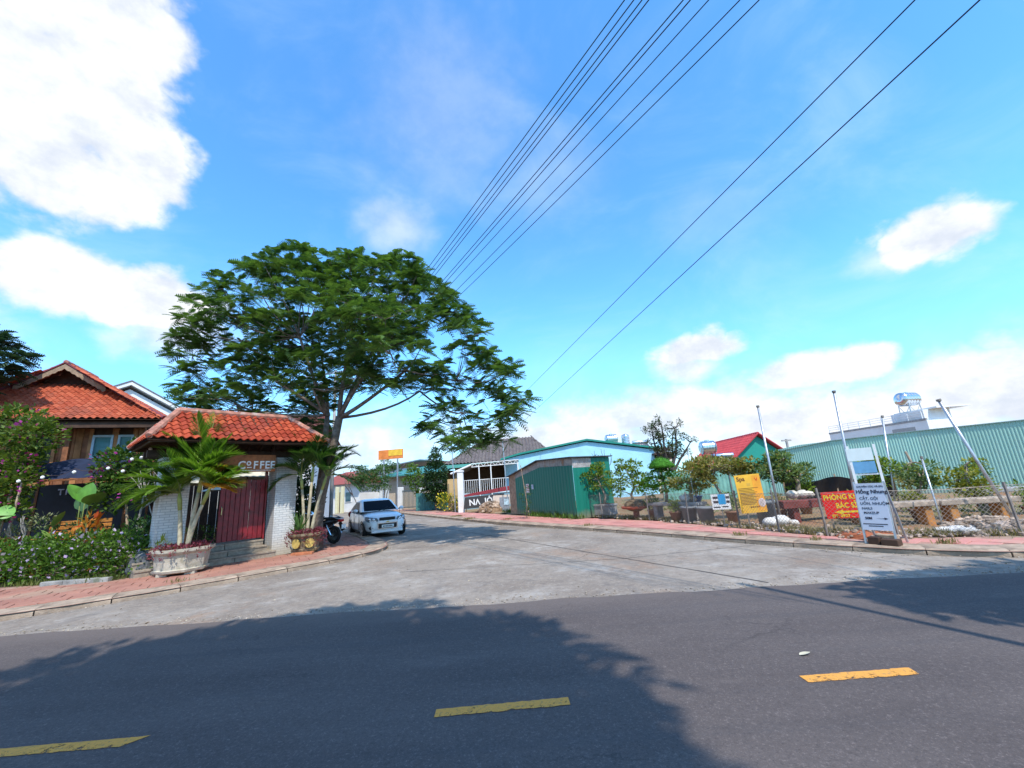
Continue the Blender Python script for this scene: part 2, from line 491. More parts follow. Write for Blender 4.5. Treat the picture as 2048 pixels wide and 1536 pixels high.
side_street = struct('side_street', fill(LK + RK + [(70, 5.0), (-70, 5.0)], 0.0), concrete_road_material(), 'worn pale concrete side street meeting the main road')

JOINT = mat('joint_tar', (.07, .062, .055), .9, .3, 6)
def joint(pts, wd=.022):
    mb = MB(); rj = random.Random(len(pts) + int(pts[0][0] * 10))
    pl = resample_line(pts, .35); L_, R_ = [], []
    for i, (x, y) in enumerate(pl):
        a, b = pl[max(0, i - 1)], pl[min(len(pl) - 1, i + 1)]; d = math.hypot(b[0] - a[0], b[1] - a[1]) or 1
        nx, ny = -(b[1] - a[1]) / d, (b[0] - a[0]) / d; w_ = wd * rj.uniform(.3, 1.0); o_ = rj.uniform(-.012, .012)
        L_.append((x + nx * (w_ / 2 + o_), y + ny * (w_ / 2 + o_), .004)); R_.append((x - nx * (w_ / 2 - o_), y - ny * (w_ / 2 - o_), .004))
    n_ = len(pl); mb.add(L_ + R_, [(i, i + 1, n_ + i + 1, n_ + i) for i in range(n_ - 1)])
    mb.build('slab_joint', JOINT, side_street)
def resample_line(pl, step):
    out = [pl[0]]
    for a, b in zip(pl, pl[1:]):
        n_ = max(1, int(math.hypot(b[0] - a[0], b[1] - a[1]) / step))
        out += [(a[0] + (b[0] - a[0]) * k / n_, a[1] + (b[1] - a[1]) * k / n_) for k in range(1, n_ + 1)]
    return out
joint([(3.45, 6.45), (-.72, 13.96), (-4.7, 21.06), (-9.4, 30)], .045)
joint([(-3.9, 12.9), (-.2, 13.05), (2.6, 13.3)]); joint([(-5.0, 15.9), (-1.9, 16.1), (.5, 16.3)]); joint([(-2.6, 9.2), (2.05, 9.0), (5.0, 9.5)], .02)
joint([(1.5, 10.0), (1.2, 9.4), (.9, 9.1)], .012)
# asphalt sheet: a thin overlay whose edge is slightly ragged
ASPH = asphalt_material()
edge = []
rr = random.Random(3)
xs = np.arange(-70, 70.01, .25)
for x in xs:
    y = np.interp(x, [-70, -7.5, -3.9, -.2, 3.3, 6.64, 70], [6.42, 6.40, 6.40, 6.31, 6.22, 6.05, 5.7]) + rr.gauss(0, .012) + .03 * math.sin(x * 1.7) + .02 * math.sin(x * 4.3)
    edge.append((x, y))
am = MB()
n = len(edge)
am.add([(x, y, .014) for x, y in edge] + [(x, y + .02, -.002) for x, y in edge] + [(x, -.6, .014) for x, y in edge],
       [(i, i + 1, n + i + 1, n + i) for i in range(n - 1)] + [(2 * n + i, 2 * n + i + 1, i + 1, i) for i in range(n - 1)])
road = struct('main_road', am, ASPH, 'dark grey asphalt main road crossing the foreground')

def worn_paint():
    m = bpy.data.materials.new('worn_yellow_paint'); m.use_nodes = True
    k = NT(m.node_tree); b = k.n['Principled BSDF']; out = k.n['Material Output']; tcn = k.new('ShaderNodeTexCoord').outputs['Object']
    c = k.mix(k.noise(tcn, 14, 5, .6), (.64, .275, .035), (.72, .33, .055))
    c = k.mix(k.smooth(k.noise(tcn, 34, 6, .75), .50, .68), c, (.26, .17, .07))
    k.put(b.inputs['Base Color'], c); b.inputs['Roughness'].default_value = .8
    s = k.new('ShaderNodeSeparateXYZ'); k.link(tcn, s.inputs[0])
    oi = k.new('ShaderNodeObjectInfo').outputs['Random']
    wv = k.vmath('ADD', tcn, k.new('ShaderNodeObjectInfo').outputs['Location'])
    wear = k.math('ADD', k.math('ADD', k.math('MULTIPLY', k.noise(wv, 15, 9, .8, .6), .72), k.math('MULTIPLY', k.noise(wv, 60, 5, .8), .30)), k.math('MULTIPLY', s.outputs[1], -.62))
    tr = k.new('ShaderNodeBsdfTransparent'); ms = k.new('ShaderNodeMixShader')
    k.link(k.smooth(wear, .565, .60), ms.inputs[0]); k.link(b.outputs[0], ms.inputs[1]); k.link(tr.outputs[0], ms.inputs[2]); k.link(ms.outputs[0], out.inputs[0])
    return m
YP = worn_paint()
for i, (xa, ya, xb, yb, sk) in enumerate(((-3.98, 3.37, -2.79, 3.41, .12), (-.73, 3.50, .26, 3.54, 0), (2.06, 3.62, 2.92, 3.63, .02))):
    mb = MB(); L = math.hypot(xb - xa, yb - ya); a = math.atan2(yb - ya, xb - xa)
    N = 26; top = []; bot = []
    for q in range(N + 1):
        t = q / N
        bot.append((t * (L - sk), -.056 + rr.uniform(-.006, .006), 0)); top.append((t * L, .056 + rr.uniform(-.005, .005), 0))
    mb.add(bot + top, [(q, q + 1, N + 2 + q, N + 1 + q) for q in range(N)])
    o = mb.build('lane_marking', YP, road); o.location = (xa, ya, .018); o.rotation_euler = (0, 0, a)

# ---- pavements: slab, kerb stones and tiles
KERB = mat('kerb_concrete', (.365, .275, .20), .9, .3, 3.0, .15, bump=.6, bscale=25, dirt=(.21, .155, .115), dscale=1.8, dlo=.47, dhi=.66)
BED = mat('paver_bed', (.36, .215, .165), .95, .25, 2.0, .1, bump=.4, dirt=(.30, .25, .18), dscale=.8)
TILE_L = mat('red_paver', (.43, .215, .165), .85, .22, 1.2, .2, bump=.35, bscale=30, dirt=(.45, .33, .26), dscale=.7, dlo=.5, dhi=.68, coords='Generated')
def tile_material(name, a, b2, c2):
    m = bpy.data.materials.new(name); m.use_nodes = True
    k = NT(m.node_tree); b = k.n['Principled BSDF']
    p = k.new('ShaderNodeNewGeometry').outputs['Position']
    oi = k.new('ShaderNodeObjectInfo').outputs['Random']
    c = k.mix(k.smooth(k.noise(p, 1.1, 6, .65), .35, .65), a, b2)
    c = k.mix(k.math('MULTIPLY', k.smooth(k.noise(k.vmath('ADD', p, (3, 7, 0)), .8, 7, .7, .5), .52, .66), .8), c, c2)
    c = k.mix(k.math('MULTIPLY', oi, .22), c, (.20, .115, .095))
    c = k.mix(k.smooth(k.noise(p, 40, 4, .7), .58, .75), c, (.42, .34, .29))
    k.put(b.inputs['Base Color'], c); b.inputs['Roughness'].default_value = .88; b.inputs['Specular IOR Level'].default_value = .15
    bn = k.new('ShaderNodeBump'); bn.inputs['Strength'].default_value = .4; bn.inputs['Distance'].default_value = .01
    k.link(k.noise(p, 30, 5, .7), bn.inputs['Height']); k.link(bn.outputs[0], b.inputs['Normal'])
    return m
TL = tile_material('red_paver_tile', (.34, .155, .112), (.43, .21, .15), (.39, .27, .19))
TR = tile_material('pink_paver_tile', (.52, .215, .18), (.60, .275, .23), (.47, .32, .24))

def inside(p, poly):
    x, y = p; c = False; n = len(poly)
    for i in range(n):
        x1, y1 = poly[i]; x2, y2 = poly[(i + 1) % n]
        if (y1 > y) != (y2 > y) and x < (x2 - x1) * (y - y1) / (y2 - y1) + x1: c = not c
    return c
def resample(pl, step):
    out = [pl[0]]; acc = 0.0
    for a, b in zip(pl, pl[1:]):
        L = math.hypot(b[0] - a[0], b[1] - a[1]); d = step - acc
        while d <= L:
            out.append((a[0] + (b[0] - a[0]) * d / L, a[1] + (b[1] - a[1]) * d / L)); d += step
        acc = (L - (d - step))
    return out
def smooth_line(pl, it=2):
    for _ in range(it):
        q = [pl[0]]
        for a, b in zip(pl, pl[1:]):
            q += [(a[0] * .75 + b[0] * .25, a[1] * .75 + b[1] * .25), (a[0] * .25 + b[0] * .75, a[1] * .25 + b[1] * .75)]
        pl = q + [pl[-1]]
    return pl

PH = .10
def pavement(name, label, kerb, back, side, angle, tilemat, ts=.38, stone=.95, near=(0, 8), kw=.36):
    """kerb: front line, back: rear line (same sense); side = +1 when the pavement lies left of the kerb line"""
    kerb = smooth_line(kerb)
    poly = kerb + back[::-1]
    slab = MB(); N = len(poly)
    slab.add([(x, y, PH - .016) for x, y in poly], [tuple(range(N))])
    root = struct(name, slab, BED, label)
    pts = resample(kerb, stone)
    rk = random.Random(11)
    inner = []
    for a, b in zip(pts, pts[1:]):
        m = ((a[0] + b[0]) / 2, (a[1] + b[1]) / 2)
        d = math.hypot(b[0] - a[0], b[1] - a[1]); u = ((b[0] - a[0]) / d, (b[1] - a[1]) / d); nv = (-u[1] * side, u[0] * side)
        if math.hypot(m[0], m[1]) > 45: continue
        ang = math.atan2(u[1], u[0])
        s = MB(); L = d - rk.uniform(.01, .03); zz = PH + rk.uniform(-.006, .008); w0 = kw + rk.uniform(-.02, .02)
        yy = lambda t: t * side
        prof = [(0, -.02), (0.0, zz - .045), (.05, zz - .006), (.09, zz), (w0, zz + .002), (w0, -.02)]
        s.prism([(yy(t), z) for t, z in prof], -L / 2, L / 2, 'YZ')
        o = s.build('kerb_stone', KERB, root); o.location = (m[0], m[1], 0); o.rotation_euler = (0, 0, ang + rk.uniform(-.012, .012))
    # tiles on a rotated grid
    ca, sa = math.cos(R(angle)), math.sin(R(angle)); cand = []
    kp = np.array(resample(kerb, .2))
    for i in range(-150, 150):
        for j in range(-150, 150):
            lx, ly = i * ts + (.5 * ts if j % 2 else 0), j * ts
            x, y = lx * ca - ly * sa, lx * sa + ly * ca
            if math.hypot(x - near[0], y - near[1]) > 24 or y < 5 or abs(x) > 20: continue
            h = ts * .5
            cs = [(x + p * ca * h - q * sa * h, y + p * sa * h + q * ca * h) for p, q in ((-1, -1), (1, -1), (1, 1), (-1, 1))]
            if not all(inside(c, poly) for c in cs): continue
            if min(np.min(np.hypot(kp[:, 0] - c[0], kp[:, 1] - c[1])) for c in cs) < kw - .04: continue
            cand.append((math.hypot(x, y), x, y))
    cand.sort(); rest = MB()
    h = ts * .5 - .007
    tm = MB().add([(-h, -h, -.02), (h, -h, -.02), (h, h, -.02), (-h, h, -.02), (-h, -h, -.004), (h, -h, -.004), (h, h, -.004), (-h, h, -.004),
                   (-h + .006, -h + .006, 0), (h - .006, -h + .006, 0), (h - .006, h - .006, 0), (-h + .006, h - .006, 0)],
                  [(0, 1, 5, 4), (1, 2, 6, 5), (2, 3, 7, 6), (3, 0, 4, 7), (4, 5, 9, 8), (5, 6, 10, 9), (6, 7, 11, 10), (7, 4, 8, 11), (8, 9, 10, 11)])
    me = tm.mesh('paving_tile', tilemat)
    for q, (_, x, y) in enumerate(cand):
        z = PH + rk.uniform(-.008, .004)
        if q < 290:
            place('paving_tile', me, root, (x, y, z), (rk.uniform(-.012, .012), rk.uniform(-.012, .012), R(angle) + rk.uniform(-.01, .01)))
        else:
            rest.add([(x + (a * ca - b * sa), y + (a * sa + b * ca), z + c) for a, b, c in tm.v], tm.f)
    if rest.v:
        o = rest.build('distant_paving', tilemat, root); o['kind'] = 'stuff'
    return root

LB = [(-70, 10.3), (-13.2, 10.35), (-10.4, 10.2), (-9.55, 10.1), (-9.1, 10.9), (-9.0, 11.6), (-7.1, 12.75), (-6.6, 13.3), (-6.9, 14.6), (-7.9, 16.6), (-10.4, 21), (-15.6, 31), (-23.7, 46), (-35, 66.5)]
pavement('pavement_left', 'red tiled pavement curving past the garden and coffee gate', LK, LB, 1, 33, TL, .38, .98, (-8, 9), .52)
RB = [(-24, 66), (-17.6, 53.2), (-5.6, 31.4), (1.0, 20.0), (4.44, 15.1), (5.76, 11.6), (6.48, 9.40), (7.3, 8.62), (9.03, 8.05), (70, 7.7)]
pavement('pavement_right', 'pink tiled pavement along the chain-link fence', RK, RB, 1, -58, TR, .38, .98, (5, 10), .50)

# planted ground behind the pavements
GARD = mat('garden_soil', (.115, .085, .05), .95, .4, 3.0, .1, bump=.6, dirt=(.10, .13, .04), dscale=1.5)
struct('garden', fill([(-70, 9.9), (-13.2, 10.2), (-10.4, 10.05), (-9.3, 10.2), (-8.9, 11.5), (-7.0, 12.7), (-6.5, 13.3), (-6.8, 14.6), (-7.7, 16.5), (-10.3, 21), (-15.5, 31), (-23.6, 46), (-35, 66), (-70, 66)], PH - .024), GARD, 'dark garden soil behind the hedge')
ng = MB(); NX, NY = 60, 60; idx = {}
for i in range(NX + 1):
    for j in range(NY + 1):
        x = -14 + i * 44 / NX; y = 6.8 + j * 44 / NY
        idx[i, j] = (x, y, PH - .03 + .05 * math.sin(x * 1.3 + y) * math.sin(y * .9) + random.uniform(-.02, .035))
NP = RB[1:] + [(70, 60), (-14, 60)]
for i in range(NX):
    for j in range(NY):
        q = [idx[i, j], idx[i + 1, j], idx[i + 1, j + 1], idx[i, j + 1]]
        if all(inside((p[0], p[1]), NP) for p in q): ng.add(q, [(0, 1, 2, 3)])
struct('nursery_ground', fill(NP, PH - .09), EARTH, 'reddish bare earth of the bonsai yard')
struct('nursery_soil', ng, EARTH, 'uneven reddish soil among the bonsai benches')
# strip on the near side of the main road where the photographer stands
struct('near_verge', fill([(-70, -9), (70, -9), (70, -.55), (-70, -.55)], .03), KERB, 'concrete verge on the near side of the road')
# ================================================================== left: coffee gate, wooden house, garden
def tile_mat(name, a, b2, moss):
    m = bpy.data.materials.new(name); m.use_nodes = True
    k = NT(m.node_tree); b = k.n['Principled BSDF']
    p = k.new('ShaderNodeNewGeometry'); pos = p.outputs['Position']
    oi = k.new('ShaderNodeObjectInfo').outputs['Random']
    f = k.math('ADD', k.math('MULTIPLY', k.noise(pos, 2.6, 5, .65), .55), k.math('MULTIPLY', oi, .45))
    f2 = k.math('ADD', f, k.math('MULTIPLY', k.math('SUBTRACT', p.outputs['Random Per Island'], .5), .3))
    c = k.mix(k.smooth(f2, .25, .75), a, b2)
    c = k.mix(k.math('MULTIPLY', k.smooth(k.noise(pos, 1.1, 7, .7, .5), .48, .66), .7), c, moss)
    k.put(b.inputs['Base Color'], c); b.inputs['Roughness'].default_value = .78; b.inputs['Specular IOR Level'].default_value = .2
    return m
ROOF_T = tile_mat('orange_roof_tile', (.26, .036, .017), (.44, .085, .037), (.20, .048, .036))
ROOF_H = tile_mat('orange_house_tile', (.34, .066, .030), (.52, .135, .065), (.25, .08, .05))
RIDGE = mat('mortar_ridge', (.40, .19, .14), .9, .3, 5, .1, bump=.4, dirt=(.45, .36, .32), dscale=3)
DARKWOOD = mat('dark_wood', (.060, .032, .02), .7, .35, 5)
BROWN = mat('brown_wood', (.22, .085, .035), .65, .3, 6, bump=.2)

def white_brick():
    m = bpy.data.materials.new('white_brick_tile'); m.use_nodes = True
    k = NT(m.node_tree); b = k.n['Principled BSDF']; tcn = k.new('ShaderNodeTexCoord').outputs['Object']
    s = k.new('ShaderNodeSeparateXYZ'); k.link(tcn, s.inputs[0])
    cb = k.new('ShaderNodeCombineXYZ'); k.link(k.math('ADD', s.outputs[0], s.outputs[1]), cb.inputs[0]); k.link(s.outputs[2], cb.inputs[1])
    br = k.new('ShaderNodeTexBrick'); k.link(cb.outputs[0], br.inputs[0])
    br.inputs['Color1'].default_value = (.70, .70, .68, 1); br.inputs['Color2'].default_value = (.60, .61, .60, 1); br.inputs['Mortar'].default_value = (.40, .41, .42, 1)
    br.inputs['Scale'].default_value = 1; br.inputs['Mortar Size'].default_value = .007; br.inputs['Brick Width'].default_value = .2; br.inputs['Row Height'].default_value = .065
    c = k.mix(k.math('MULTIPLY', k.smooth(k.noise(k.vmath('MULTIPLY', tcn, (1, 1, .3)), 3.0, 7, .72), .45, .7), .6), br.outputs['Color'], (.42, .40, .36))
    low = k.math('MULTIPLY', k.smooth(k.math('ADD', s.outputs[2], k.math('MULTIPLY', k.noise(tcn, 5, 5, .7), .5)), .75, .3), .7)
    c = k.mix(low, c, (.47, .40, .29))
    k.put(b.inputs['Base Color'], c); b.inputs['Roughness'].default_value = .5
    bn = k.new('ShaderNodeBump'); bn.inputs['Strength'].default_value = .6; bn.inputs['Distance'].default_value = .006
    k.link(k.math('SUBTRACT', 1, br.outputs['Fac']), bn.inputs['Height']); k.link(bn.outputs[0], b.inputs['Normal'])
    return m
WBRICK = white_brick()

# ---- one roof tile: an S-shaped clay tile
def tile_mesh(wd, ln, m):
    t = MB(); N = 8
    prof = [(-wd / 2 + wd * i / N, .5 * wd * .30 * (1 - math.cos(2 * math.pi * i / N))) for i in range(N + 1)]
    vs = []
    for y, lift in ((0, .028), (ln, 0.0)):
        for x, h in prof: vs.append((x, y, h + lift))
    for x, h in prof: vs.append((x, 0, h + .028 - .022))
    n = N + 1
    fs = [(i, i + 1, n + i + 1, n + i) for i in range(N)] + [(2 * n + i, 2 * n + i + 1, i + 1, i) for i in range(N)]
    t.add(vs, fs)
    return t
def slope_frame(e0, e1, t0):
    """e0,e1 eave ends, t0 a point on the upper edge -> origin, u, s, n"""
    e0, e1, t0 = Vector(e0), Vector(e1), Vector(t0)
    u = (e1 - e0).normalized(); q = t0 - e0; s = (q - u * q.dot(u)); T = s.length; s.normalize()
    return e0, u, s, u.cross(s).normalized(), T
def tile_spots(e0, e1, t0, t1, wd, ln):
    """tile anchor points filling the planar quad e0 e1 t1 t0 (t0 above e0)"""
    o, u, s, nn, T = slope_frame(e0, e1, t0)
    W = (Vector(e1) - o).length; a0 = (Vector(t0) - o).dot(u); a1 = (Vector(t1) - o).dot(u)
    rows = int(math.ceil(T / ln)); out = []
    for r in range(rows):
        y = r * ln; ym = min(y + ln * .55, T); lo = a0 * ym / T; hi = W + (a1 - W) * ym / T
        k0 = math.floor(lo / wd); x = k0 * wd + wd / 2
        while x < hi + wd * .15:
            if x > lo - wd * .15: out.append((x, y))
            x += wd
    M = Matrix((u, s, nn)).transposed().to_4x4(); M.translation = o
    return M, out
def tiles_joined(mb, e0, e1, t0, t1, wd, ln):
    M, sp = tile_spots(e0, e1, t0, t1, wd, ln); base = tile_mesh(wd, ln * 1.12, None)
    vs = [Vector(v) for v in base.v]
    for x, y in sp:
        jz = random.uniform(-.006, .006)
        mb.add([M @ (v + Vector((x, y, jz))) for v in vs], base.f)
def ridge_caps(parent, a, b, step=.3, r=.085, m=None):
    a, b = Vector(a), Vector(b); L = (b - a).length; d = (b - a).normalized(); n = max(1, int(L / step))
    for i in range(n):
        mb = MB(); p = a + d * (i * L / n); q = a + d * ((i + 1.12) * L / n)
        mb.tube([p, q], [r, r * .86], 8)
        mb.build('ridge_tile', m or RIDGE, parent)

# ---------------- coffee gate
gate = thing('entrance_gate', 'tiled roof gate on white brick pillars with red slatted door', 'gate', (-8.22, 12.07, PH), 50)
for sx in (-1, 1):
    p = MB(); x = 1.35 * sx
    p.box(x - .30, x + .30, -.30, .30, -.05, 2.72)
    pl = p.build('pillar', WBRICK, gate)
    MB().box(x - .33, x + .33, -.33, .33, 2.722, 2.80).build('pillar_cap', WBRICK, pl)
mb = MB()
for yy in (-.22, .22): mb.box(-2.0, 2.0, yy - .06, yy + .06, 2.80, 2.98)
mb.build('beam', DARKWOOD, gate)
mb = MB()
for k in range(9):
    x = -1.38 + k * .345
    for s in (-1, 1): mb.beam((x, 0, 4.02), (x, s * 1.22, 3.14), .06, .09)
mb.beam((-1.4, 0, 4.0), (1.4, 0, 4.0), .08, .12)
for s in (-1, 1): mb.beam((-2.05, s * 1.2, 3.13), (2.05, s * 1.2, 3.13), .05, .1)
for s in (-1, 1): mb.beam((s * 2.08, -1.2, 3.13), (s * 2.08, 1.2, 3.13), .05, .1)
for s in (-1, 1):
    for q in (-1, 1): mb.beam((s * 1.4, 0, 4.0), (s * 2.06, q * 1.2, 3.12), .06, .09)
mb.build('rafter', DARKWOOD, gate)
# deck under the tiles
E_, RX, EX, EY, ZE, ZR = 0, 1.42, 2.18, 1.30, 3.14, 4.02
roof = MB()
A, B, C, Dd = (-EX, -EY, ZE), (EX, -EY, ZE), (EX, EY, ZE), (-EX, EY, ZE); P, Q = (-RX, 0, ZR), (RX, 0, ZR)
roof.poly(A, B, Q, P).poly(B, C, Q).poly(C, Dd, P, Q).poly(Dd, A, P)
roof.poly(*[(x, y, z - .03) for x, y, z in (P, Q, B, A)]).poly(*[(x, y, z - .03) for x, y, z in (Q, C, B)]).poly(*[(x, y, z - .03) for x, y, z in (Q, P, Dd, C)]).poly(*[(x, y, z - .03) for x, y, z in (P, A, Dd)])
ro = roof.build('roof', DARKWOOD, gate)
GT = tile_mesh(.18, .265, ROOF_T).mesh('roof_tile', ROOF_T)
cnt = 0
for (e0, e1, t0, t1) in ((A, B, P, Q), (Dd, A, P, P), (B, C, Q, Q)):
    M, sp = tile_spots(e0, e1, t0, t1, .18, .235)
    for x, y in sp:
        if cnt > 299: break
        o = place('roof_tile', GT, ro); cnt += 1
        o.matrix_local = M @ Matrix.Translation((x, y, .012 + random.uniform(-.006, .006))) @ Matrix.Rotation(random.uniform(-.02, .02), 4, 'Z')
bk = MB(); tiles_joined(bk, C, Dd, Q, P, .205, .265)
b_ = bk.build('rear_roof_tiles', ROOF_T, ro); b_['kind'] = 'stuff'
up_ = lambda p: (p[0], p[1], p[2] + .07)
ridge_caps(ro, up_(P), up_(Q), .34, .10)
for a_, b2 in ((P, A), (P, Dd), (Q, B), (Q, C)): ridge_caps(ro, up_(a_), (b2[0] * .985, b2[1] * .985, b2[2] + .08), .34, .085)
# steps
STEP = mat('granite_step', (.30, .25, .19), .7, .2, 14, .3, dirt=(.20, .16, .12), dscale=2)
for k, (y0, x1) in enumerate(((-.62, 1.06), (-.30, .93), (.02, .93))):
    nS = 3
    for j in range(nS):
        xa = -2.0 + (x1 + 2.0) * j / nS; xb = -2.0 + (x1 + 2.0) * (j + 1) / nS
        s = MB(); z1 = .15 * (k + 1)
        s.cbox(xa + .004, xb - .004, y0 - .02, .9, z1 - .045, z1, .006); s.box(xa + .01, xb - .01, y0, .9, z1 - .15 if k else -.05, z1 - .046)
        s.build('step', STEP, gate)
# red slatted door leaf
REDP = mat('red_paint', (.20, .010, .016), .42, .3, 7, .5, dirt=(.10, .012, .012), dscale=2.2)
for j in range(9):
    mb = MB(); x = -.24 + j * .127; mb.cbox(x, x + .117, .10, .135, .50, 2.18 + random.uniform(-.01, .01), .006); mb.build('door_slat', REDP, gate)
mb = MB()
for z in (.62, 1.30, 2.05): mb.box(-.24, .91, .137, .17, z - .05, z + .05)
mb.box(.905, .945, .06, .20, .46, 2.70); mb.build('door_frame', REDP, gate)
mb = MB(); mb.tube([(-.19, .085, 1.2), (-.19, .045, 1.24), (-.19, .045, 1.42), (-.19, .085, 1.46)], .012, 6); mb.build('door_handle', mat('brass', (.55, .42, .2), .35, 0, metal=1), gate)

# hanging sign
sign = thing('hanging_sign', 'brown wooden coffee sign hanging under the gate roof', 'sign', (-8.22, 12.07, PH), 50)
SB_ = mat('sign_wood', (.30, .105, .035), .6, .25, 9)
MB().cbox(-.82, .86, -.70, -.655, 2.36, 2.84, .01).build('board', SB_, sign)
mb = MB()
for x in (-.5, .8): mb.tube([(x, -.68, 2.84), (x, -.68, 3.35)], .012, 5)
mb.build('hanger', DARKWOOD, sign)
WHITE = mat('white_paint', (.80, .80, .78), .5, .06, 5)
for tx, x0, z0, sz in (('C', .02, 2.53, .30), ('o', .225, 2.62, .25), ('F', .40, 2.53, .30), ('F', .56, 2.53, .30), ('E', .70, 2.53, .30), ('E', .84, 2.53, .30)):
    o = place('letter', text_mesh(tx, WHITE, sz, .006, bold=.006, sx=.9), sign, (x0 - .13, -.707, z0 - .08), (R(90), 0, 0))
MB().box(.12, .23, -.712, -.70, 2.47, 2.495).build('letter', WHITE, sign)
MB().box(.0, .75, -.706, -.700, 2.395, 2.41).build('underline', WHITE, sign)

# ---------------- wooden house
H = thing('wooden_house', 'brown plank house with orange tiled hip and gable roof', 'house', (-13.7, 15.75, PH), 24)
PLANKS = [mat('wall_plank_%d' % i, c, .6, .28, 3.5, .3) for i, c in enumerate([(.36, .155, .055), (.30, .12, .045), (.42, .19, .075), (.25, .095, .04)])]
core = MB(); core.box(-7.9, -.75, 1.0, 7.5, -.05, 4.75); core.build('wall', DARKWOOD, H)
x = -7.9; k = 0
WIN = [(-2.36, -1.74, 3.2, 4.45), (-1.60, -1.12, 3.2, 4.45), (-3.98, -3.44, 3.3, 4.4)]
while x < -.78:
    wd = .21
    if not any(a - .02 < x + wd / 2 < b + .02 for a, b, _, _ in WIN):
        MB().cbox(x + .004, x + wd - .004, .955, .995, 2.2, 4.72, .006).build('wall_plank', PLANKS[random.choice((0, 0, 1, 2, 2, 3))], H)
    else:
        MB().cbox(x + .004, x + wd - .004, .955, .995, 2.2, 3.30, .006).build('wall_plank', PLANKS[random.choice((0, 1, 2))], H)
    x += wd; k += 1
BLUEW = mat('pale_blue_frame', (.42, .56, .66), .5, .1, 6)
GLASS = mat('window_glass', (.05, .11, .14), .08, .2, 2, .6)
GREENG = mat('teal_glass', (.06, .20, .22), .12, .2, 2, .6)
for (a, b, z0, z1) in WIN[:2]:
    wn = MB(); 
    for q in ((a, a + .07, z0, z1), (b - .07, b, z0, z1), (a + .071, b - .071, z1 - .08, z1), (a + .071, b - .071, z0, z0 + .08), (a + .071, b - .071, z0 + .36, z0 + .43)): wn.box(q[0], q[1], .90, .99, q[2], q[3])
    wo_ = wn.build('window', BLUEW, H)
    MB().box(a + .07, b - .07, .96, .985, z0 + .43, z1 - .08).build('pane', GREENG, wo_)
    MB().box(a + .07, b - .07, .96, .985, z0 + .08, z0 + .36).build('pane', GLASS, wo_)
    m2 = MB(); m2.box(a - .11, a - .005, .92, .99, 2.9, 4.7); m2.box(b + .005, b + .11, .92, .99, 2.9, 4.7); m2.build('post', PLANKS[2], H)
a, b, z0, z1 = WIN[2]
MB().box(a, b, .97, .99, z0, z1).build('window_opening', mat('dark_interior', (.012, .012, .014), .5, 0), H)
m2 = MB(); m2.box(a - .09, a, .9, .98, 2.6, 4.7); m2.box(b, b + .09, .9, .98, 2.6, 4.7); m2.build('post', PLANKS[0], H)
for px in (-7.6, -5.2, -3.0, -.85): MB().box(px, px + .16, .55, .71, 0, 4.75).build('veranda_post', BROWN, H)
m2 = MB(); m2.box(-8.3, -.2, .1, .2, 4.62, 4.86); m2.box(-8.3, -.2, .9, .99, 4.725, 4.9); m2.build('fascia', DARKWOOD, H)
MB().poly((-8.4, .02, 4.84), (-.1, .02, 4.84), (-.1, 1.0, 4.9), (-8.4, 1.0, 4.9)).build('soffit', DARKWOOD, H)
# roof
eL, eR, bL, bR = (-8.5, 0, 4.9), (0, 0, 4.9), (-8.5, 8, 4.9), (0, 8, 4.9)
gL, gR = (-5.3, 3.1, 6.88), (-3.2, 3.1, 6.88); ap, apb = (-4.25, 2.55, 7.68), (-4.25, 5.0, 7.68)
kL, kR = (-6.55, 3.1, 7.02), (-4.05, 3.1, 7.02)
rf = MB()
rf.poly(eL, eR, gR, gL).poly(eR, bR, apb, (-4.25, 3.1, 7.66), gR).poly(bL, eL, gL, (-4.25, 3.1, 7.66), apb).poly(bR, bL, apb)
rf.poly(gR, ap, (-4.25, 3.1, 7.67)).poly(gL, (-4.25, 3.1, 7.67), ap)
hr = rf.build('roof', DARKWOOD, H)
tj = MB()
lift = lambda p: (p[0], p[1], p[2] + .03)
tiles_joined(tj, lift(eL), lift(eR), lift(gL), lift(gR), .215, .27)
tiles_joined(tj, lift(eR), lift(bR), lift((-4.25, 2.7, 7.68)), lift(apb), .215, .27)
tiles_joined(tj, lift(bL), lift(eL), lift(apb), lift((-4.25, 2.7, 7.68)), .215, .27)
o = tj.build('roof_tiles', ROOF_H, hr); o['kind'] = 'stuff'
ridge_caps(hr, (-4.25, 2.45, 7.77), (-4.25, 5.0, 7.77), .36, .09)
MAROON = mat('maroon_tile', (.20, .05, .06), .7, .3, 5)
for a_, b2 in ((gR, eR), (gL, eL)): ridge_caps(hr, (a_[0], a_[1] - .02, a_[2] + .1), (b2[0], b2[1] + .05, b2[2] + .1), .36, .085, MAROON)
# gablet: verge boards with scalloped lower edge, dark recess
VB = mat('verge_board', (.33, .24, .16), .8, .25, 6)
for s in (-1, 1):
    ex = -4.25 + s * 1.42
    vb = MB(); N = 16; up_v = []; lo_v = []
    for i in range(N + 1):
        t = i / N; x = -4.25 + (ex + 4.25) * t; z = 7.68 - 1.0 * t
        up_v.append((x, z)); lo_v.append((x, z - .20 - .035 * abs(math.sin(i * math.pi / 2))))
    vb.prism(up_v + lo_v[::-1], 2.44, 2.48); vb.build('verge_board', VB, hr)
    mt = MB(); mt.beam((-4.25, 2.62, 7.74), (ex, 2.62, 7.74 - 1.02), .42, .05); mt.build('verge_tile', MAROON, hr)
MB().poly((-5.25, 3.08, 6.86), (-3.25, 3.08, 6.86), (-4.25, 3.08, 7.62)).build('gable_recess', DARKWOOD, H)
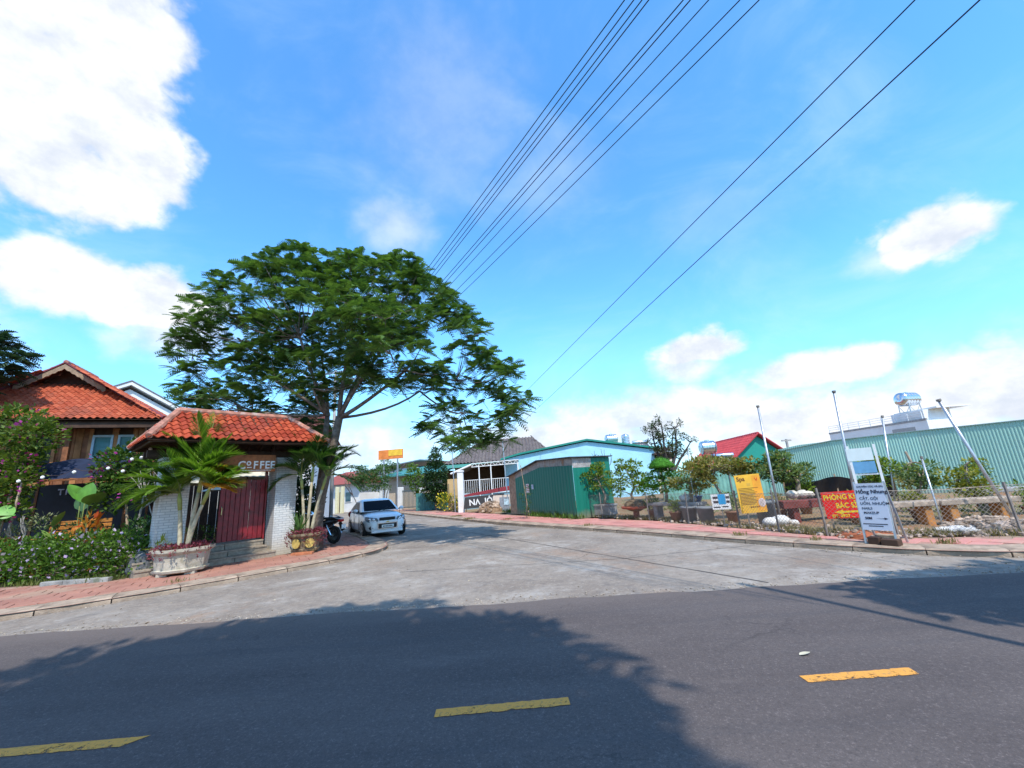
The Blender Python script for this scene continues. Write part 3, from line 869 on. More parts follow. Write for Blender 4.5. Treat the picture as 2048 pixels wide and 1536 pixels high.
# navy awning over the terrace
AWN = mat('navy_canvas', (.018, .026, .055), .7, .25, 2.5, .2)
aw = thing('awning', 'curved navy canvas awning below the plank wall', 'awning', (-13.9, 13.3, PH), 13.5)
mb = MB(); NA = 14; NB = 6; vs = []
for i in range(NA + 1):
    for j in range(NB + 1):
        t = j / NB; xx = -1.55 + 3.1 * i / NA
        y = -.55 + 1.2 * t; z = 2.62 + .72 * math.sin(t * math.pi * .5) * (1 - .22 * abs(xx / 1.55) ** 3) + .012 * math.sin(i * 2.1)
        vs.append((xx * (1 - .10 * t), y, z))
fs = [(i * (NB + 1) + j, (i + 1) * (NB + 1) + j, (i + 1) * (NB + 1) + j + 1, i * (NB + 1) + j + 1) for i in range(NA) for j in range(NB)]
mb.add(vs, fs); mb.build('canvas', AWN, aw, True)
mb = MB(); mb.beam((-1.6, -.56, 2.58), (1.6, -.56, 2.58), .05); mb.beam((-1.6, .6, 3.2), (1.6, .6, 3.2), .05)
for x in (-1.55, 1.55): mb.beam((x, -.5, 0), (x, -.5, 2.6), .07); mb.beam((x, .62, 0), (x, .62, 3.2), .07)
mb.build('awning_frame', BROWN, aw)
# dark terrace screen with painted name
sc_ = thing('name_board', 'dark board with white letters under the navy awning', 'sign', (-14.6, 13.75, PH), 13.5)
MB().box(-2.4, 2.2, 0, .05, .1, 2.52).build('board', mat('near_black', (.02, .018, .03), .5, .2), sc_)
LET = mat('pale_letter', (.62, .60, .80), .5, .1)
for i, ch in enumerate('TRINH'):
    place('letter', text_mesh(ch, LET, .27, .008, bold=.004), sc_, (-.42 + i * .2, -.012, 2.18), (R(90), 0, 0))
place('letter', text_mesh('O', LET, .25, .008, bold=.004), sc_, (1.0, -.012, 2.25), (R(90), 0, 0))
# white gable house and dark red roof behind
WW = mat('white_wall', (.74, .74, .72), .7, .07, 1.2, .2)
wh = thing('white_gable_house', 'white house with wide gable eaves behind the wooden house', 'house', (-26.2, 27.2, 0), 46)
mb = MB(); mb.prism([(-4.6, 0), (4.6, 0), (4.6, 7.1), (0, 9.75), (-4.6, 7.1)], 0, 8); mb.build('wall', WW, wh)
mb = MB()
for s in (-1, 1): mb.add([(0, -.35, 10.25), (0, 8.4, 10.25), (s * 5.6, 8.4, 6.98), (s * 5.6, -.35, 6.98), (0, -.35, 10.0), (0, 8.4, 10.0), (s * 5.6, 8.4, 6.75), (s * 5.6, -.35, 6.75)], [(0, 1, 2, 3), (4, 5, 6, 7), (0, 3, 7, 4), (1, 2, 6, 5), (3, 2, 6, 7)])
mb.build('eave', WW, wh)
mb = MB()
for s in (-1, 1): mb.add([(0, -.4, 10.33), (0, 8.45, 10.33), (s * 5.7, 8.45, 7.0), (s * 5.7, -.4, 7.0), (0, -.4, 10.26), (0, 8.45, 10.26), (s * 5.7, 8.45, 6.94), (s * 5.7, -.4, 6.94)], [(0, 1, 2, 3), (4, 5, 6, 7), (0, 3, 7, 4), (3, 2, 6, 7)])
mb.build('roof', mat('grey_roof', (.20, .19, .19), .8, .2), wh)
rd = thing('dark_red_roof_house', 'low house with dark red tiled roof behind the gate', 'house', (-17.5, 25.5, 0), 12)
mb = MB(); mb.box(-4, 4.5, 0, 6, 0, 5.6); mb.build('wall', WW, rd)
mb = MB(); tiles_joined(mb, (-4.6, -.6, 5.6), (5.0, -.6, 5.6), (-3.5, 3, 7.35), (4.6, 3, 7.35), .28, .35); mb.poly((-4.6, -.6, 5.58), (5.0, -.6, 5.58), (4.6, 3, 7.33), (-3.5, 3, 7.33)).poly((-3.5, 3, 7.33), (4.6, 3, 7.33), (5, 6.6, 5.58), (-4.6, 6.6, 5.58))
o = mb.build('roof', tile_mat('dark_red_tile', (.17, .055, .05), (.24, .085, .07), (.15, .08, .07)), rd); 
# ================================================================== plants of the garden
BARK = mat('bark', (.16, .125, .10), .9, .35, 9, .1, bump=.7, bscale=22, dirt=(.24, .21, .18), dscale=4)
def foliage(name, blobs, per, size, m, parent, **kw):
    V, Q = bush_leaves(blobs, per, size, **kw)
    o = place(name, quads_mesh(name, V, Q, m), parent)
    if name in ('flowers', 'new_shoots', 'bracts', 'petals', 'leaf_tufts', 'trailing_leaves'): o['kind'] = 'stuff'
    return o
def local(blobs, o): return [(b[0] - o[0], b[1] - o[1], b[2] - o[2]) + tuple(b[3:]) for b in blobs]

HEDGE_G = leafmat('hedge_leaf', (.035, .085, .012), (.14, .25, .035), .35)
PURPLE = leafmat('lilac_petal', (.42, .29, .54), (.70, .57, .80), .3)
hb = []
hx = np.linspace(-14.6, -9.55, 15)
for i, x in enumerate(hx):
    for j in range(3):
        hb.append((x + random.uniform(-.1, .1), 10.75 + .32 * (x + 14.6 < 1.5) + random.uniform(-.12, .12) + .25 * (j - 1) * .4, PH + .24 + .25 * j + random.uniform(-.05, .08) - (.25 if x > -9.9 else 0) * (j > 1), .46, .44 if j < 2 else .5, .30))
hd = thing('flowering_hedge', 'dense green hedge dotted with lilac flowers beside the pavement', 'hedge', (-12, 10.75, PH))
hl = local(hb, (-12, 10.75, PH))
foliage('leaves', hl, 120, .085, HEDGE_G, hd, shell=.6, aspect=.55)
foliage('flowers', hl, 7, .08, PURPLE, hd, shell=.93, aspect=.9, up=.8)
mb = MB()
for x in np.linspace(-2.3, 2.1, 14):
    mb.tube([(x, 0, 0), (x + random.uniform(-.15, .15), random.uniform(-.2, .2), .7)], [.02, .008], 5)
mb.build('stems', BARK, hd)
ST = mat('grey_stone', (.27, .26, .24), .9, .3, 5, .15, bump=.6, dirt=(.16, .17, .12), dscale=3)
eb = thing('stone_edging', 'grey concrete edging strip at the foot of the hedge', 'edging', (-10.3, 10.12, PH), 3)
for k in range(3): MB().cbox(-.75 + k * .5, -.26 + k * .5, -.07, .07, -.03, .075, .012).build('edging_block', ST, eb)
eb2 = thing('grey_rock', 'rough grey rock between hedge and white planter', 'rock', (-9.3, 10.7, PH))
mb = MB(); mb.ball((0, 0, .2), .32, 10, 7, 1.1, .14); mb.build('rock', mat('blue_grey_rock', (.13, .135, .145), .9, .45, 7, .15, bump=.9, bscale=14), eb2)
grass_m = leafmat('grass_blade', (.06, .10, .02), (.20, .22, .06), .3)
def grass(name, label, pts, per, h, m=grass_m):
    Ps = []
    for (x, y, z, rx, ry) in pts:
        n = int(per * rx * ry * 4) + 6; q = RNG.normal(0, .5, (n, 2))
        Ps.append(np.stack([x + q[:, 0] * rx, y + q[:, 1] * ry, np.full(n, z)], 1))
    P = np.concatenate(Ps); n = len(P); D = RNG.normal(0, .35, (n, 3)); D[:, 2] = 1
    L = h * RNG.uniform(.4, 1.3, n); V, Q = leaves(P, D, L, L * .12 + .004)
    o = place(name, quads_mesh(name, V, Q, m)); o['kind'] = 'stuff'; o['label'] = label
    return o
grass('grass_tuft', 'short grass growing at the hedge foot', [(-9.9, 10.3, PH - .02, .5, .2), (-11, 10.3, PH - .02, 1, .15), (-8.9, 11.2, PH - .02, .3, .4)], 900, .14)

BG1 = leafmat('vine_leaf', (.045, .085, .012), (.17, .24, .045), .35)
BG2 = leafmat('vine_leaf_dark', (.025, .065, .012), (.11, .19, .035), .35)
MAG = leafmat('magenta_bract', (.30, .02, .20), (.55, .08, .40), .35)
BOUG_L = [(-15.5, 12.5, 4.45, 0.9, 0.8, 0.6), (-14.56, 12.3, 4.05, 0.7, 0.7, 0.5), (-15.08, 12.2, 3.48, 0.9, 0.8, 0.6), (-14.5, 12.0, 3.1, 0.5, 0.5, 0.5), (-14.3, 11.9, 2.6, 0.55, 0.5, 0.45), (-14.49, 11.8, 2.36, 0.6, 0.5, 0.7), (-13.9, 11.7, 1.8, 0.35, 0.3, 0.3), (-15.6, 12.2, 2.6, .8, .6, .9)]
BOUG_R = [(-12.43, 12.8, 2.96, 0.6, 0.5, 0.5), (-12.02, 12.9, 3.24, 0.6, 0.5, 0.5), (-11.59, 13.0, 3.45, 0.5, 0.5, 0.45), (-11.95, 12.7, 2.47, 0.6, 0.5, 0.4), (-12.59, 12.8, 2.52, 0.4, 0.4, 0.4), (-12.79, 13.0, 3.34, 0.35, 0.3, 0.2), (-11.4, 12.9, 2.9, .5, .5, .6), (-11.3, 12.6, 2.3, .4, .4, .5), (-12.2, 12.6, 2.0, .5, .4, .4)]
def vine(label, blobs, o, m, per, stems, bract):
    t = thing('bougainvillea', label, 'shrub', o, group='bougainvilleas in the garden'); b = local(blobs, o)
    foliage('leaves', b, per, .125, m, t, shell=.45, aspect=.7)
    foliage('bracts', [(x + bract[3], y - .2, z, a * .8, c * .8, d * .8) for x, y, z, a, c, d in b], bract[0], .09, MAG, t, shell=.9, aspect=.9)
    for s in stems: MB().tube([Vector(p) - Vector(o) for p in s], [.045, .035, .025][:len(s)], 6).build('stem', mat('pale_stem', (.33, .25, .17), .85, .3, 8), t)
    return t
vine('large bougainvillea mass at the far left above the hedge', BOUG_L, (-14.3, 11.9, PH), BG1, 135, [((-14.2, 11.5, PH), (-14.05, 11.5, 1.2), (-14.2, 11.7, 2.5)), ((-13.75, 11.5, PH), (-13.8, 11.5, 1.3), (-13.95, 11.7, 2.6))], (9, 0, 0, .25))
vine('bougainvillea climbing between navy awning and gate roof', BOUG_R, (-12.0, 12.8, PH), BG2, 120, [((-11.7, 12.6, PH), (-11.6, 12.6, 1.2), (-11.9, 12.7, 2.3))], (4, 0, 0, -.1))
mgt = thing('magenta_flower_sprig', 'bright magenta flower spray beside the navy awning', 'flowers', (-12.75, 12.6, 2.75))
foliage('petals', [(0, 0, 0, .22, .2, .22), (.2, .05, .15, .12, .12, .1)], 110, .07, MAG, mgt, shell=.3, aspect=.9)
MB().tube([(0, 0, -.15), (.15, .1, -.9)], .01, 5).build('twig', BARK, mgt)

# broad-leaf plants
def big_leaf(mb, base, tip, wd, droop=.15, n=7):
    base, tip = Vector(base), Vector(tip); d = tip - base; L = d.length
    side = d.cross(Vector((0, 0, 1))).normalized() if abs(d.normalized().z) < .97 else Vector((1, 0, 0))
    nn = side.cross(d).normalized(); rows = []
    for i in range(n + 1):
        t = i / n; w_ = wd * .5 * (math.sin(math.pi * min(1, t * .92 + .08)) ** .7) * (1.15 - .35 * t) if 0 < i < n else .004
        c = base + d * t + Vector((0, 0, -droop * L * t * t)) 
        rows += [c - side * w_ + nn * w_ * .22, c, c + side * w_ + nn * w_ * .22]
    mb.add(rows, [(3 * i + k, 3 * i + k + 1, 3 * i + k + 4, 3 * i + k + 3) for i in range(n) for k in range(2)])
TARO = mat('taro_leaf', (.12, .29, .045), .4, .25, 4, .4)
TARO2 = mat('pale_taro_leaf', (.20, .30, .06), .45, .25, 4, .4)
STEMG = mat('green_stem', (.16, .20, .05), .6, .2)
def taro(label, loc, lv, m=TARO):
    t = thing('taro_plant', label, 'plant', loc, group='broad-leaved plants behind the hedge')
    for i, (bx, by, bz, tx, ty, tz, wd) in enumerate(lv):
        mb = MB(); big_leaf(mb, (bx, by, bz), (tx, ty, tz), wd); lf = mb.build('leaf', m if i % 3 else (TARO2 if i else m), t, True)
        s = MB(); s.tube(curve_pts((0, 0, 0), (bx, by, bz), (bx * .12, by * .1, 0)), [.03, .026, .022, .018, .015, .012], 6); s.build('stalk', STEMG, t, True)
taro('tall taro with upright broad leaves in front of the dark terrace', (-11.95, 11.6, PH), [(-.08, -.05, 1.85, -.42, -.1, 2.45, .62), (.10, -.1, 1.80, .25, -.12, 2.45, .55), (.22, -.1, 1.75, .68, -.2, 2.15, .52), (-.15, .1, 1.6, -.2, .2, 2.2, .45), (.05, .1, 1.5, .3, .3, 2.1, .4)])
taro('taro with one broad leaf at the left edge of the picture', (-13.75, 11.15, PH), [(-.15, -.1, 1.5, .62, -.15, 1.72, .50), (-.3, 0, 1.4, -.8, -.1, 1.7, .5), (0, .1, 1.5, -.2, .35, 2.0, .4)])
taro('small plant with one speckled pale leaf behind the hedge', (-12.45, 11.35, PH), [(0, 0, 1.25, .32, -.05, 1.72, .2), (-.05, .05, .9, -.3, 0, 1.25, .2)], TARO2)
# red-orange cordyline beside the taro
cor = thing('orange_croton', 'orange and red leaved croton beneath the tall taro', 'plant', (-11.6, 11.4, PH))
foliage('leaves', [(0, 0, 1.0, .3, .25, .3), (.1, 0, 1.25, .2, .18, .25)], 75, .2, leafmat('croton_leaf', (.38, .06, .01), (.62, .32, .05), .3), cor, shell=.2, aspect=.35, up=.6)
MB().tube([(0, 0, 0), (.02, 0, .9)], .02, 6).build('stem', BARK, cor)
dm = thing('round_shrub', 'small rounded dark green shrub beside the left gate pillar', 'shrub', (-9.95, 11.55, PH))
foliage('leaves', [(0, 0, .85, .62, .5, .48), (.3, 0, .7, .4, .4, .4), (-.35, 0, .7, .4, .4, .35)], 190, .06, leafmat('dark_shrub_leaf', (.012, .05, .010), (.045, .12, .025), .2), dm, shell=.85, aspect=.5)
MB().tube([(0, 0, 0), (0, 0, .8)], [.04, .03], 6).build('trunk', BARK, dm)
# leafless bonsai-like tree and other low planting
bt = thing('bare_ornamental_tree', 'small leafless grey tree with crooked branches behind the hedge', 'tree', (-11.15, 12.0, PH))
PALE = mat('pale_bark', (.36, .32, .28), .85, .3, 9)
def crooked(mb, p, d, r, depth, rnd, spread=.7, seg=.34, shrink=.68):
    p = Vector(p); d = Vector(d).normalized(); pts = [p]; rad = [r]
    for _ in range(3):
        d = (d + Vector((rnd.uniform(-.35, .35), rnd.uniform(-.35, .35), rnd.uniform(-.15, .3)))).normalized(); p = p + d * seg * rnd.uniform(.8, 1.2); pts.append(p); rad.append(rad[-1] * .88)
    mb.tube(pts, rad, 6)
    if depth > 0:
        for _ in range(rnd.choice((2, 2, 3))):
            crooked(mb, p, d + Vector((rnd.uniform(-1, 1), rnd.uniform(-1, 1), rnd.uniform(-.2, .7))) * spread, r * shrink, depth - 1, rnd, spread, seg * .82, shrink)
mb = MB(); crooked(mb, (0, 0, .3), (.05, 0, 1), .055, 3, random.Random(5), .9, .25); crooked(mb, (.9, .3, .3), (0, 0, 1), .03, 3, random.Random(9), .5, .28); mb.build('trunk', PALE, bt)
succ_m = leafmat('succulent_leaf', (.10, .13, .05), (.26, .27, .13), .2)
suc = thing('desert_rose', 'grey-green desert rose with splayed branches behind the hedge', 'plant', (-12.95, 11.35, PH))
foliage('leaves', [(-.3, 0, 1.25, .3, .2, .12), (.2, 0, 1.35, .35, .25, .13), (0, .2, 1.5, .25, .2, .1), (-.7, .1, 1.1, .25, .2, .12)], 110, .10, succ_m, suc, shell=.3, aspect=.35, up=.9)
mb = MB(); crooked(mb, (0, 0, .3), (0, 0, 1), .028, 2, random.Random(3), 1.0, .17); mb.build('trunk', PALE, suc)
low = thing('leafy_undergrowth', 'dark green leafy undergrowth in front of the terrace', 'shrub', (-12.2, 12.0, PH))
foliage('leaves', [(.1 + .45 * i, random.uniform(-.2, .2), .85 + random.uniform(-.15, .25), .35, .3, .4) for i in range(-3, 5)], 85, .12, leafmat('undergrowth_leaf', (.02, .055, .015), (.07, .13, .04), .25), low, shell=.4, aspect=.45)
# timber bench and pots behind the hedge
ORW = mat('orange_timber', (.42, .17, .035), .6, .3, 6)
bn_ = thing('timber_bench', 'orange varnished timber bench behind the hedge', 'bench', (-12.75, 12.15, PH), 8)
for k in range(4): MB().cbox(-.8, .8, -.25 + k * .12, -.14 + k * .12, .92, .95, .006).build('seat_slat', ORW, bn_)
for x in (-.75, .7): MB().box(x, x + .06, -.22, .2, 0, .915).build('leg', ORW, bn_)
for k in range(3): MB().cbox(-.8, .8, .25, .28, 1.0 + k * .13, 1.1 + k * .13, .006).build('back_slat', ORW, bn_)
pt = thing('terracotta_pot', 'large terracotta pot at the left behind the hedge', 'pot', (-13.85, 11.5, PH))
MB().lathe([(.22, 0), (.34, .55), (.38, 1.0), (.40, 1.06), (.36, 1.06), (.33, .98)], 16).build('pot', mat('terracotta', (.45, .15, .04), .8, .25, 5), pt, True)

# string lights
sl_ = thing('string_lights', 'white globe bulbs strung along the garden front', 'string lights', (-12, 12, 0))
BULB = mat('milk_glass', (.85, .85, .82), .25, 0)
gl = [(-13.75, 11.45, 2.62), (-13.1, 11.45, 2.68), (-12.4, 11.6, 2.78), (-11.75, 11.9, 2.85), (-11.4, 12.0, 2.75), (-11.0, 11.8, 3.05), (-10.55, 11.6, 3.05), (-10.15, 11.4, 3.25)]
mb = MB(); pl = []
for a_, b2 in zip(gl, gl[1:]):
    pl += [Vector(a_).lerp(Vector(b2), t) + Vector((0, 0, .10 - .12 * 4 * t * (1 - t))) for t in (0, .25, .5, .75)]
mb.tube([p - Vector((12 * -1, 12, 0)) for p in pl], .006, 4); mb.build('cable', DARKWOOD, sl_)
for p in gl: MB().ball((p[0] + 12, p[1] - 12, p[2]), .047, 10, 7).build('bulb', BULB, sl_, True)
# cream parasols on the terrace behind the gate
CREAM = mat('cream_canvas', (.62, .60, .50), .8, .08, 2, .2)
def parasol(label, loc, r, h, seed):
    t = thing('parasol', label, 'parasol', loc, seed * 25, 'cream parasols behind the gate'); N = 8
    for k in range(N):
        a0, a1 = 2 * math.pi * k / N, 2 * math.pi * (k + 1) / N; mb = MB()
        p = [(0, 0, h + .42), (r * .5 * math.cos(a0), r * .5 * math.sin(a0), h + .24), (r * math.cos(a0), r * math.sin(a0), h), (r * .94 * math.cos((a0 + a1) / 2), r * .94 * math.sin((a0 + a1) / 2), h - .03), (r * math.cos(a1), r * math.sin(a1), h), (r * .5 * math.cos(a1), r * .5 * math.sin(a1), h + .24)]
        mb.poly(*p); mb.build('canopy_panel', CREAM, t)
    MB().tube([(0, 0, 0), (0, 0, h + .5)], .03, 8).build('pole', BROWN, t)
parasol('cream parasol seen through the gate above the red door', (-9.7, 15.0, PH), 1.35, 2.38, 1)
parasol('cream parasol behind the palm and left gate pillar', (-11.9, 14.6, PH), 1.3, 2.3, 2)
parasol('lower cream parasol deep inside the coffee garden', (-11.5, 17.5, PH), 1.4, 2.1, 3)
tb = thing('cafe_table', 'dark round table on the terrace behind the gate', 'table', (-10.2, 15.1, PH))
MB().lathe([(.45, .72), (.46, .74), (.45, .76)], 18).build('tabletop', DARKWOOD, tb)
MB().lathe([(.25, 0), (.25, .03), (.03, .06), (.03, .72)], 12).build('leg', DARKWOOD, tb)
lh = thing('low_hedge', 'clipped low hedge seen through the open side of the gate', 'hedge', (-9.9, 14.0, PH), 40)
foliage('leaves', [(-.9 + .45 * k, 0, .62, .36, .3, .3) for k in range(6)], 130, .07, HEDGE_G, lh, shell=.7)
# dark backdrop: terrace walls and screens behind the gate
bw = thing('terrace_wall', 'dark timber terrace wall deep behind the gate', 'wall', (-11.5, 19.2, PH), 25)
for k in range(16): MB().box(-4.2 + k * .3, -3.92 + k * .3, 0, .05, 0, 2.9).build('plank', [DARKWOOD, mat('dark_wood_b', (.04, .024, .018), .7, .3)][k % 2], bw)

# ---------------- palms in planters
PALMG = leafmat('palm_leaflet', (.075, .17, .018), (.22, .36, .05), .4)
PALMY = leafmat('palm_leaflet_yellow', (.32, .20, .02), (.62, .34, .05), .4)
PALMD = leafmat('palm_leaflet_dark', (.025, .085, .018), (.085, .18, .04), .3)
PTR = mat('palm_stem', (.42, .36, .24), .7, .25, 7)
PSH = mat('palm_shaft', (.30, .33, .10), .5, .25, 5)
def frond(parent, base, az_, el_, L, curl, m, pairs=56, lw=.44, rach=STEMG):
    """arching feather frond"""
    d = Vector((math.cos(az_) * math.cos(el_), math.sin(az_) * math.cos(el_), math.sin(el_))); p = Vector(base); pts = [p]
    n = 12
    for i in range(n):
        d = (d + Vector((0, 0, -curl / n))).normalized(); p = p + d * L / n; pts.append(p)
    mb = MB(); mb.tube(pts, [.016 * (1 - .8 * i / n) + .003 for i in range(n + 1)], 5)
    r = mb.build('frond', rach, parent)
    P, D, LL, rl = [], [], [], []
    for i in range(pairs):
        t = .16 + .84 * i / (pairs - 1); f = t * n; k = min(int(f), n - 1); q = pts[k].lerp(pts[k + 1], f - k); dd = (pts[k + 1] - pts[k]).normalized()
        sd = dd.cross(Vector((0, 0, 1))).normalized()
        for s in (-1, 1):
            v = sd * s * (1 - .35 * t) + dd * (.65 + .5 * t) + Vector((0, 0, .18 - .30 * random.random()))
            P.append(q); D.append(v); LL.append(lw * (math.sin(math.pi * (.18 + .72 * t)) + .15) * random.uniform(.85, 1.15)); rl.append(random.uniform(-.3, .3))
    V, Q = leaves(np.array([tuple(x) for x in P]), np.array([tuple(x) for x in D]), np.array(LL), np.array(LL) * .05 + .010, np.array(rl), .05)
    place('leaflets', quads_mesh('leaflets', V, Q, m), r)
def palm(label, loc, stems, group):
    t = thing('palm_tree', label, 'palm', loc, group=group)
    for (bx, by, tx, ty, tz, r, fr) in stems:
        pts = curve_pts((bx, by, .0), (tx, ty, tz), ((tx - bx) * -.12, 0, 0), 8)
        mb = MB(); rad = []
        for i in range(8): rad.append(r * (1 - .25 * i / 7))
        mb.tube(pts, rad, 8); mb.build('stem', PTR, t, True)
        mb = MB(); top = Vector((tx, ty, tz)); ax = (pts[-1] - pts[-2]).normalized(); mb.tube([top, top + ax * .25, top + ax * .5], [r * .8, r * .95, r * .4], 8); mb.build('crown_shaft', PSH, t, True)
        for (a, e, L, c, kind) in fr:
            aa = (a + 180) % 360 - 180
            L *= .62 if abs(aa) < 75 and group and loc[0] < -7 else 1
            frond(t, top + ax * .42, R(a), R(e), L, c, (PALMG, PALMY, PALMD)[kind])
# planter bowls
POT_W = mat('stained_white_concrete', (.47, .42, .33), .85, .18, 5, .2, bump=.4, dirt=(.30, .27, .19), dscale=2.6, dlo=.5, dhi=.72)
def planter(name, label, loc, r0, r1, h, m, n=8, rz=0, panels=None):
    t = thing(name, label, 'planter', loc, rz)
    MB().lathe([(r0 * .92, .05), (r0, .07), (r0 + .02, .12), (r0 - .03, .14), (r1 - .05, h - .12), (r1, h - .10), (r1 + .04, h - .06), (r1 + .04, h), (r1 - .06, h), (r1 - .08, h - .08)], n).build('bowl', m, t)
    for k in range(4):
        a = math.pi / 4 + k * math.pi / 2; x, y = r0 * .7 * math.cos(a), r0 * .7 * math.sin(a); MB().box(x - .1, x + .1, y - .1, y + .1, 0, .055).build('foot', m, t)
    return t
pw = planter('concrete_planter', 'large stained white concrete planter bowl on the pavement', (-8.2, 10.5, PH), .54, .60, .58, POT_W, 8, 22)
SOIL = mat('soil', (.05, .035, .025), .95, .3)
MB().lathe([(.54, .50), (.02, .53)], 12).build('soil', SOIL, pw)
REDL = leafmat('purple_groundcover', (.12, .02, .035), (.30, .07, .10), .3)
gc = thing('purple_groundcover', 'purple trailing leaves around the palm in the white planter', 'plant', (-8.2, 10.5, PH))
foliage('leaves', [(.36 * math.cos(a), .36 * math.sin(a), .58, .24, .24, .08) for a in np.linspace(0, 6.28, 10)], 260, .06, REDL, gc, shell=.2, aspect=.6)
foliage('trailing_leaves', [(.63 * math.cos(a), .63 * math.sin(a), .50, .05, .05, .12) for a in np.linspace(3.2, 6.2, 9)], 420, .05, REDL, gc, shell=.2, aspect=.6)
yl = thing('small_fern', 'small yellow-green fern at the edge of the white planter', 'fern', (-8.6, 10.3, PH + .52))
foliage('leaves', [(0, 0, .12, .2, .16, .14)], 160, .16, leafmat('fern_leaf', (.16, .22, .03), (.34, .36, .07), .4), yl, shell=.3, aspect=.2, up=.8)
palm('areca palm with green and orange fronds in the white planter', (-8.2, 10.5, PH + .5), [
    (-.10, 0, -.20, 0, .95, .055, [(185, 48, 1.5, 1.5, 0), (150, 60, 1.4, 1.0, 0), (205, 62, 1.2, .9, 0), (265, 38, .9, 1.2, 0), (100, 65, 1.4, .8, 0), (195, 30, 1.35, 1.35, 0), (170, 35, 1.5, 1.3, 0), (225, 50, 1.2, 1.1, 0), (120, 50, 1.2, .9, 0), (300, 55, 1.0, 1.0, 0), (180, 12, 1.1, .9, 0), (240, 25, .9, .9, 0), (150, 20, 1.0, .9, 0), (270, 70, 1.1, .7, 0)]),
    (.06, .03, .18, .05, 1.35, .055, [(80, 66, 1.7, .9, 0), (20, 58, 1.5, 1.1, 0), (350, 62, 1.45, 1.3, 0), (140, 70, 1.55, .7, 0), (10, 30, .9, .6, 1), (0, 45, 1.3, 1.4, 0), (195, 62, 1.3, 1.2, 0), (300, 55, 1.0, 1.3, 0), (50, 72, 1.75, .6, 0), (110, 78, 1.7, .5, 0), (170, 70, 1.6, .8, 0), (230, 66, 1.3, .9, 0), (330, 70, 1.5, .8, 0), (255, 45, 1.0, 1.1, 0), (205, 40, 1.3, 1.3, 0), (280, 30, .8, 1.0, 0), (140, 50, 1.4, 1.0, 0), (260, 80, 1.5, .5, 0)]),
    (.12, -.05, .42, -.1, 1.05, .05, [(10, 35, .95, .9, 1), (340, 50, 1.1, 1.2, 0), (60, 60, 1.2, 1.0, 0), (20, 15, .7, .8, 1), (100, 70, 1.3, .6, 0), (30, 50, 1.3, 1.0, 0), (355, 30, 1.1, 1.0, 0), (280, 50, .9, 1.0, 0), (320, 25, .9, .8, 1), (240, 60, 1.0, .9, 0), (200, 70, 1.2, .8, 0)])], 'potted palms by the gate')
POT_B = mat('mossy_brown_pot', (.22, .17, .11), .8, .3, 6, .2, bump=.4, dirt=(.34, .25, .10), dscale=5)
pb = planter('square_planter', 'brown relief planter with purple leaves beside the right pillar', (-6.35, 12.75, PH), .38, .46, .55, POT_B, 6, 10)
MB().lathe([(.40, .47), (.02, .5)], 10).build('soil', SOIL, pb)
for a in (-115, -60):
    mb = MB(); mb.lathe([(.0, -.02), (.13, -.015), (.13, .015), (.09, .02), (0, .03)], 14, axis='Y'); o = mb.build('medallion', mat('ochre_relief', (.50, .36, .10), .6, .3), pb); o.location = (.39 * math.cos(R(a)), .39 * math.sin(R(a)), .29); o.rotation_euler = (0, 0, R(a - 90 + 180))
BRK = mat('red_brick', (.42, .15, .07), .85, .25, 8)
MB().cbox(-.25, .32, -.5, -.3, -.01, .06, .008).build('brick_support', BRK, pb)
gc2 = thing('magenta_groundcover', 'purple trailing leaves spilling over the brown planter', 'plant', (-6.35, 12.75, PH))
foliage('leaves', [(.30 * math.cos(a), .30 * math.sin(a), .56, .22, .22, .10) for a in np.linspace(0, 6.28, 9)], 260, .06, REDL, gc2, shell=.2, aspect=.6)
foliage('trailing_leaves', [(.48 * math.cos(a), .48 * math.sin(a), .42, .08, .08, .2) for a in (3.6, 3.9, 5.2, 5.7, 6.2, 6.6)], 300, .055, REDL, gc2, shell=.2, aspect=.6)
palm('dark green areca palm in the brown planter by the right pillar', (-6.35, 12.75, PH + .45), [
    (-.10, .05, -.22, .05, 1.35, .05, [(180, 55, 1.2, 1.7, 2), (120, 70, 1.2, .8, 2), (230, 55, .9, 1.5, 2), (200, 25, .9, 1.6, 2), (60, 70, 1.1, 1, 2), (150, 62, 1.3, 1.1, 2), (300, 62, .9, 1.1, 2), (20, 66, 1.2, 1.1, 2)]),
    (.02, 0, .08, .02, 1.55, .05, [(90, 75, 1.2, .8, 2), (10, 62, 1.5, 1.9, 2), (340, 55, 1.2, 1.7, 2), (170, 66, 1.2, 1.5, 2), (260, 60, .9, 1.3, 2), (45, 60, 1.2, 1.2, 2), (130, 66, 1.3, .9, 2), (310, 68, 1.1, 1.0, 2), (200, 72, 1.2, .9, 2)]),
    (.12, .02, .38, .06, 1.30, .05, [(0, 40, 1.45, 1.5, 2), (355, 15, 1.2, 1.3, 2), (60, 62, 1.2, 1.2, 2), (300, 50, .9, 1.4, 2), (20, 70, 1.2, 1.3, 0), (100, 68, 1.3, .9, 2), (160, 66, 1.2, 1.0, 2), (230, 66, 1.0, 1.0, 2)])], 'potted palms by the gate')
yc = thing('spiky_seedling', 'short spiky green seedling in the brown planter', 'plant', (-6.5, 12.6, PH + .5))
foliage('leaves', [(0, 0, .15, .08, .08, .12)], 500, .38, leafmat('seedling_leaf', (.05, .12, .03), (.12, .22, .06), .3), yc, shell=.1, aspect=.10, up=1.6)
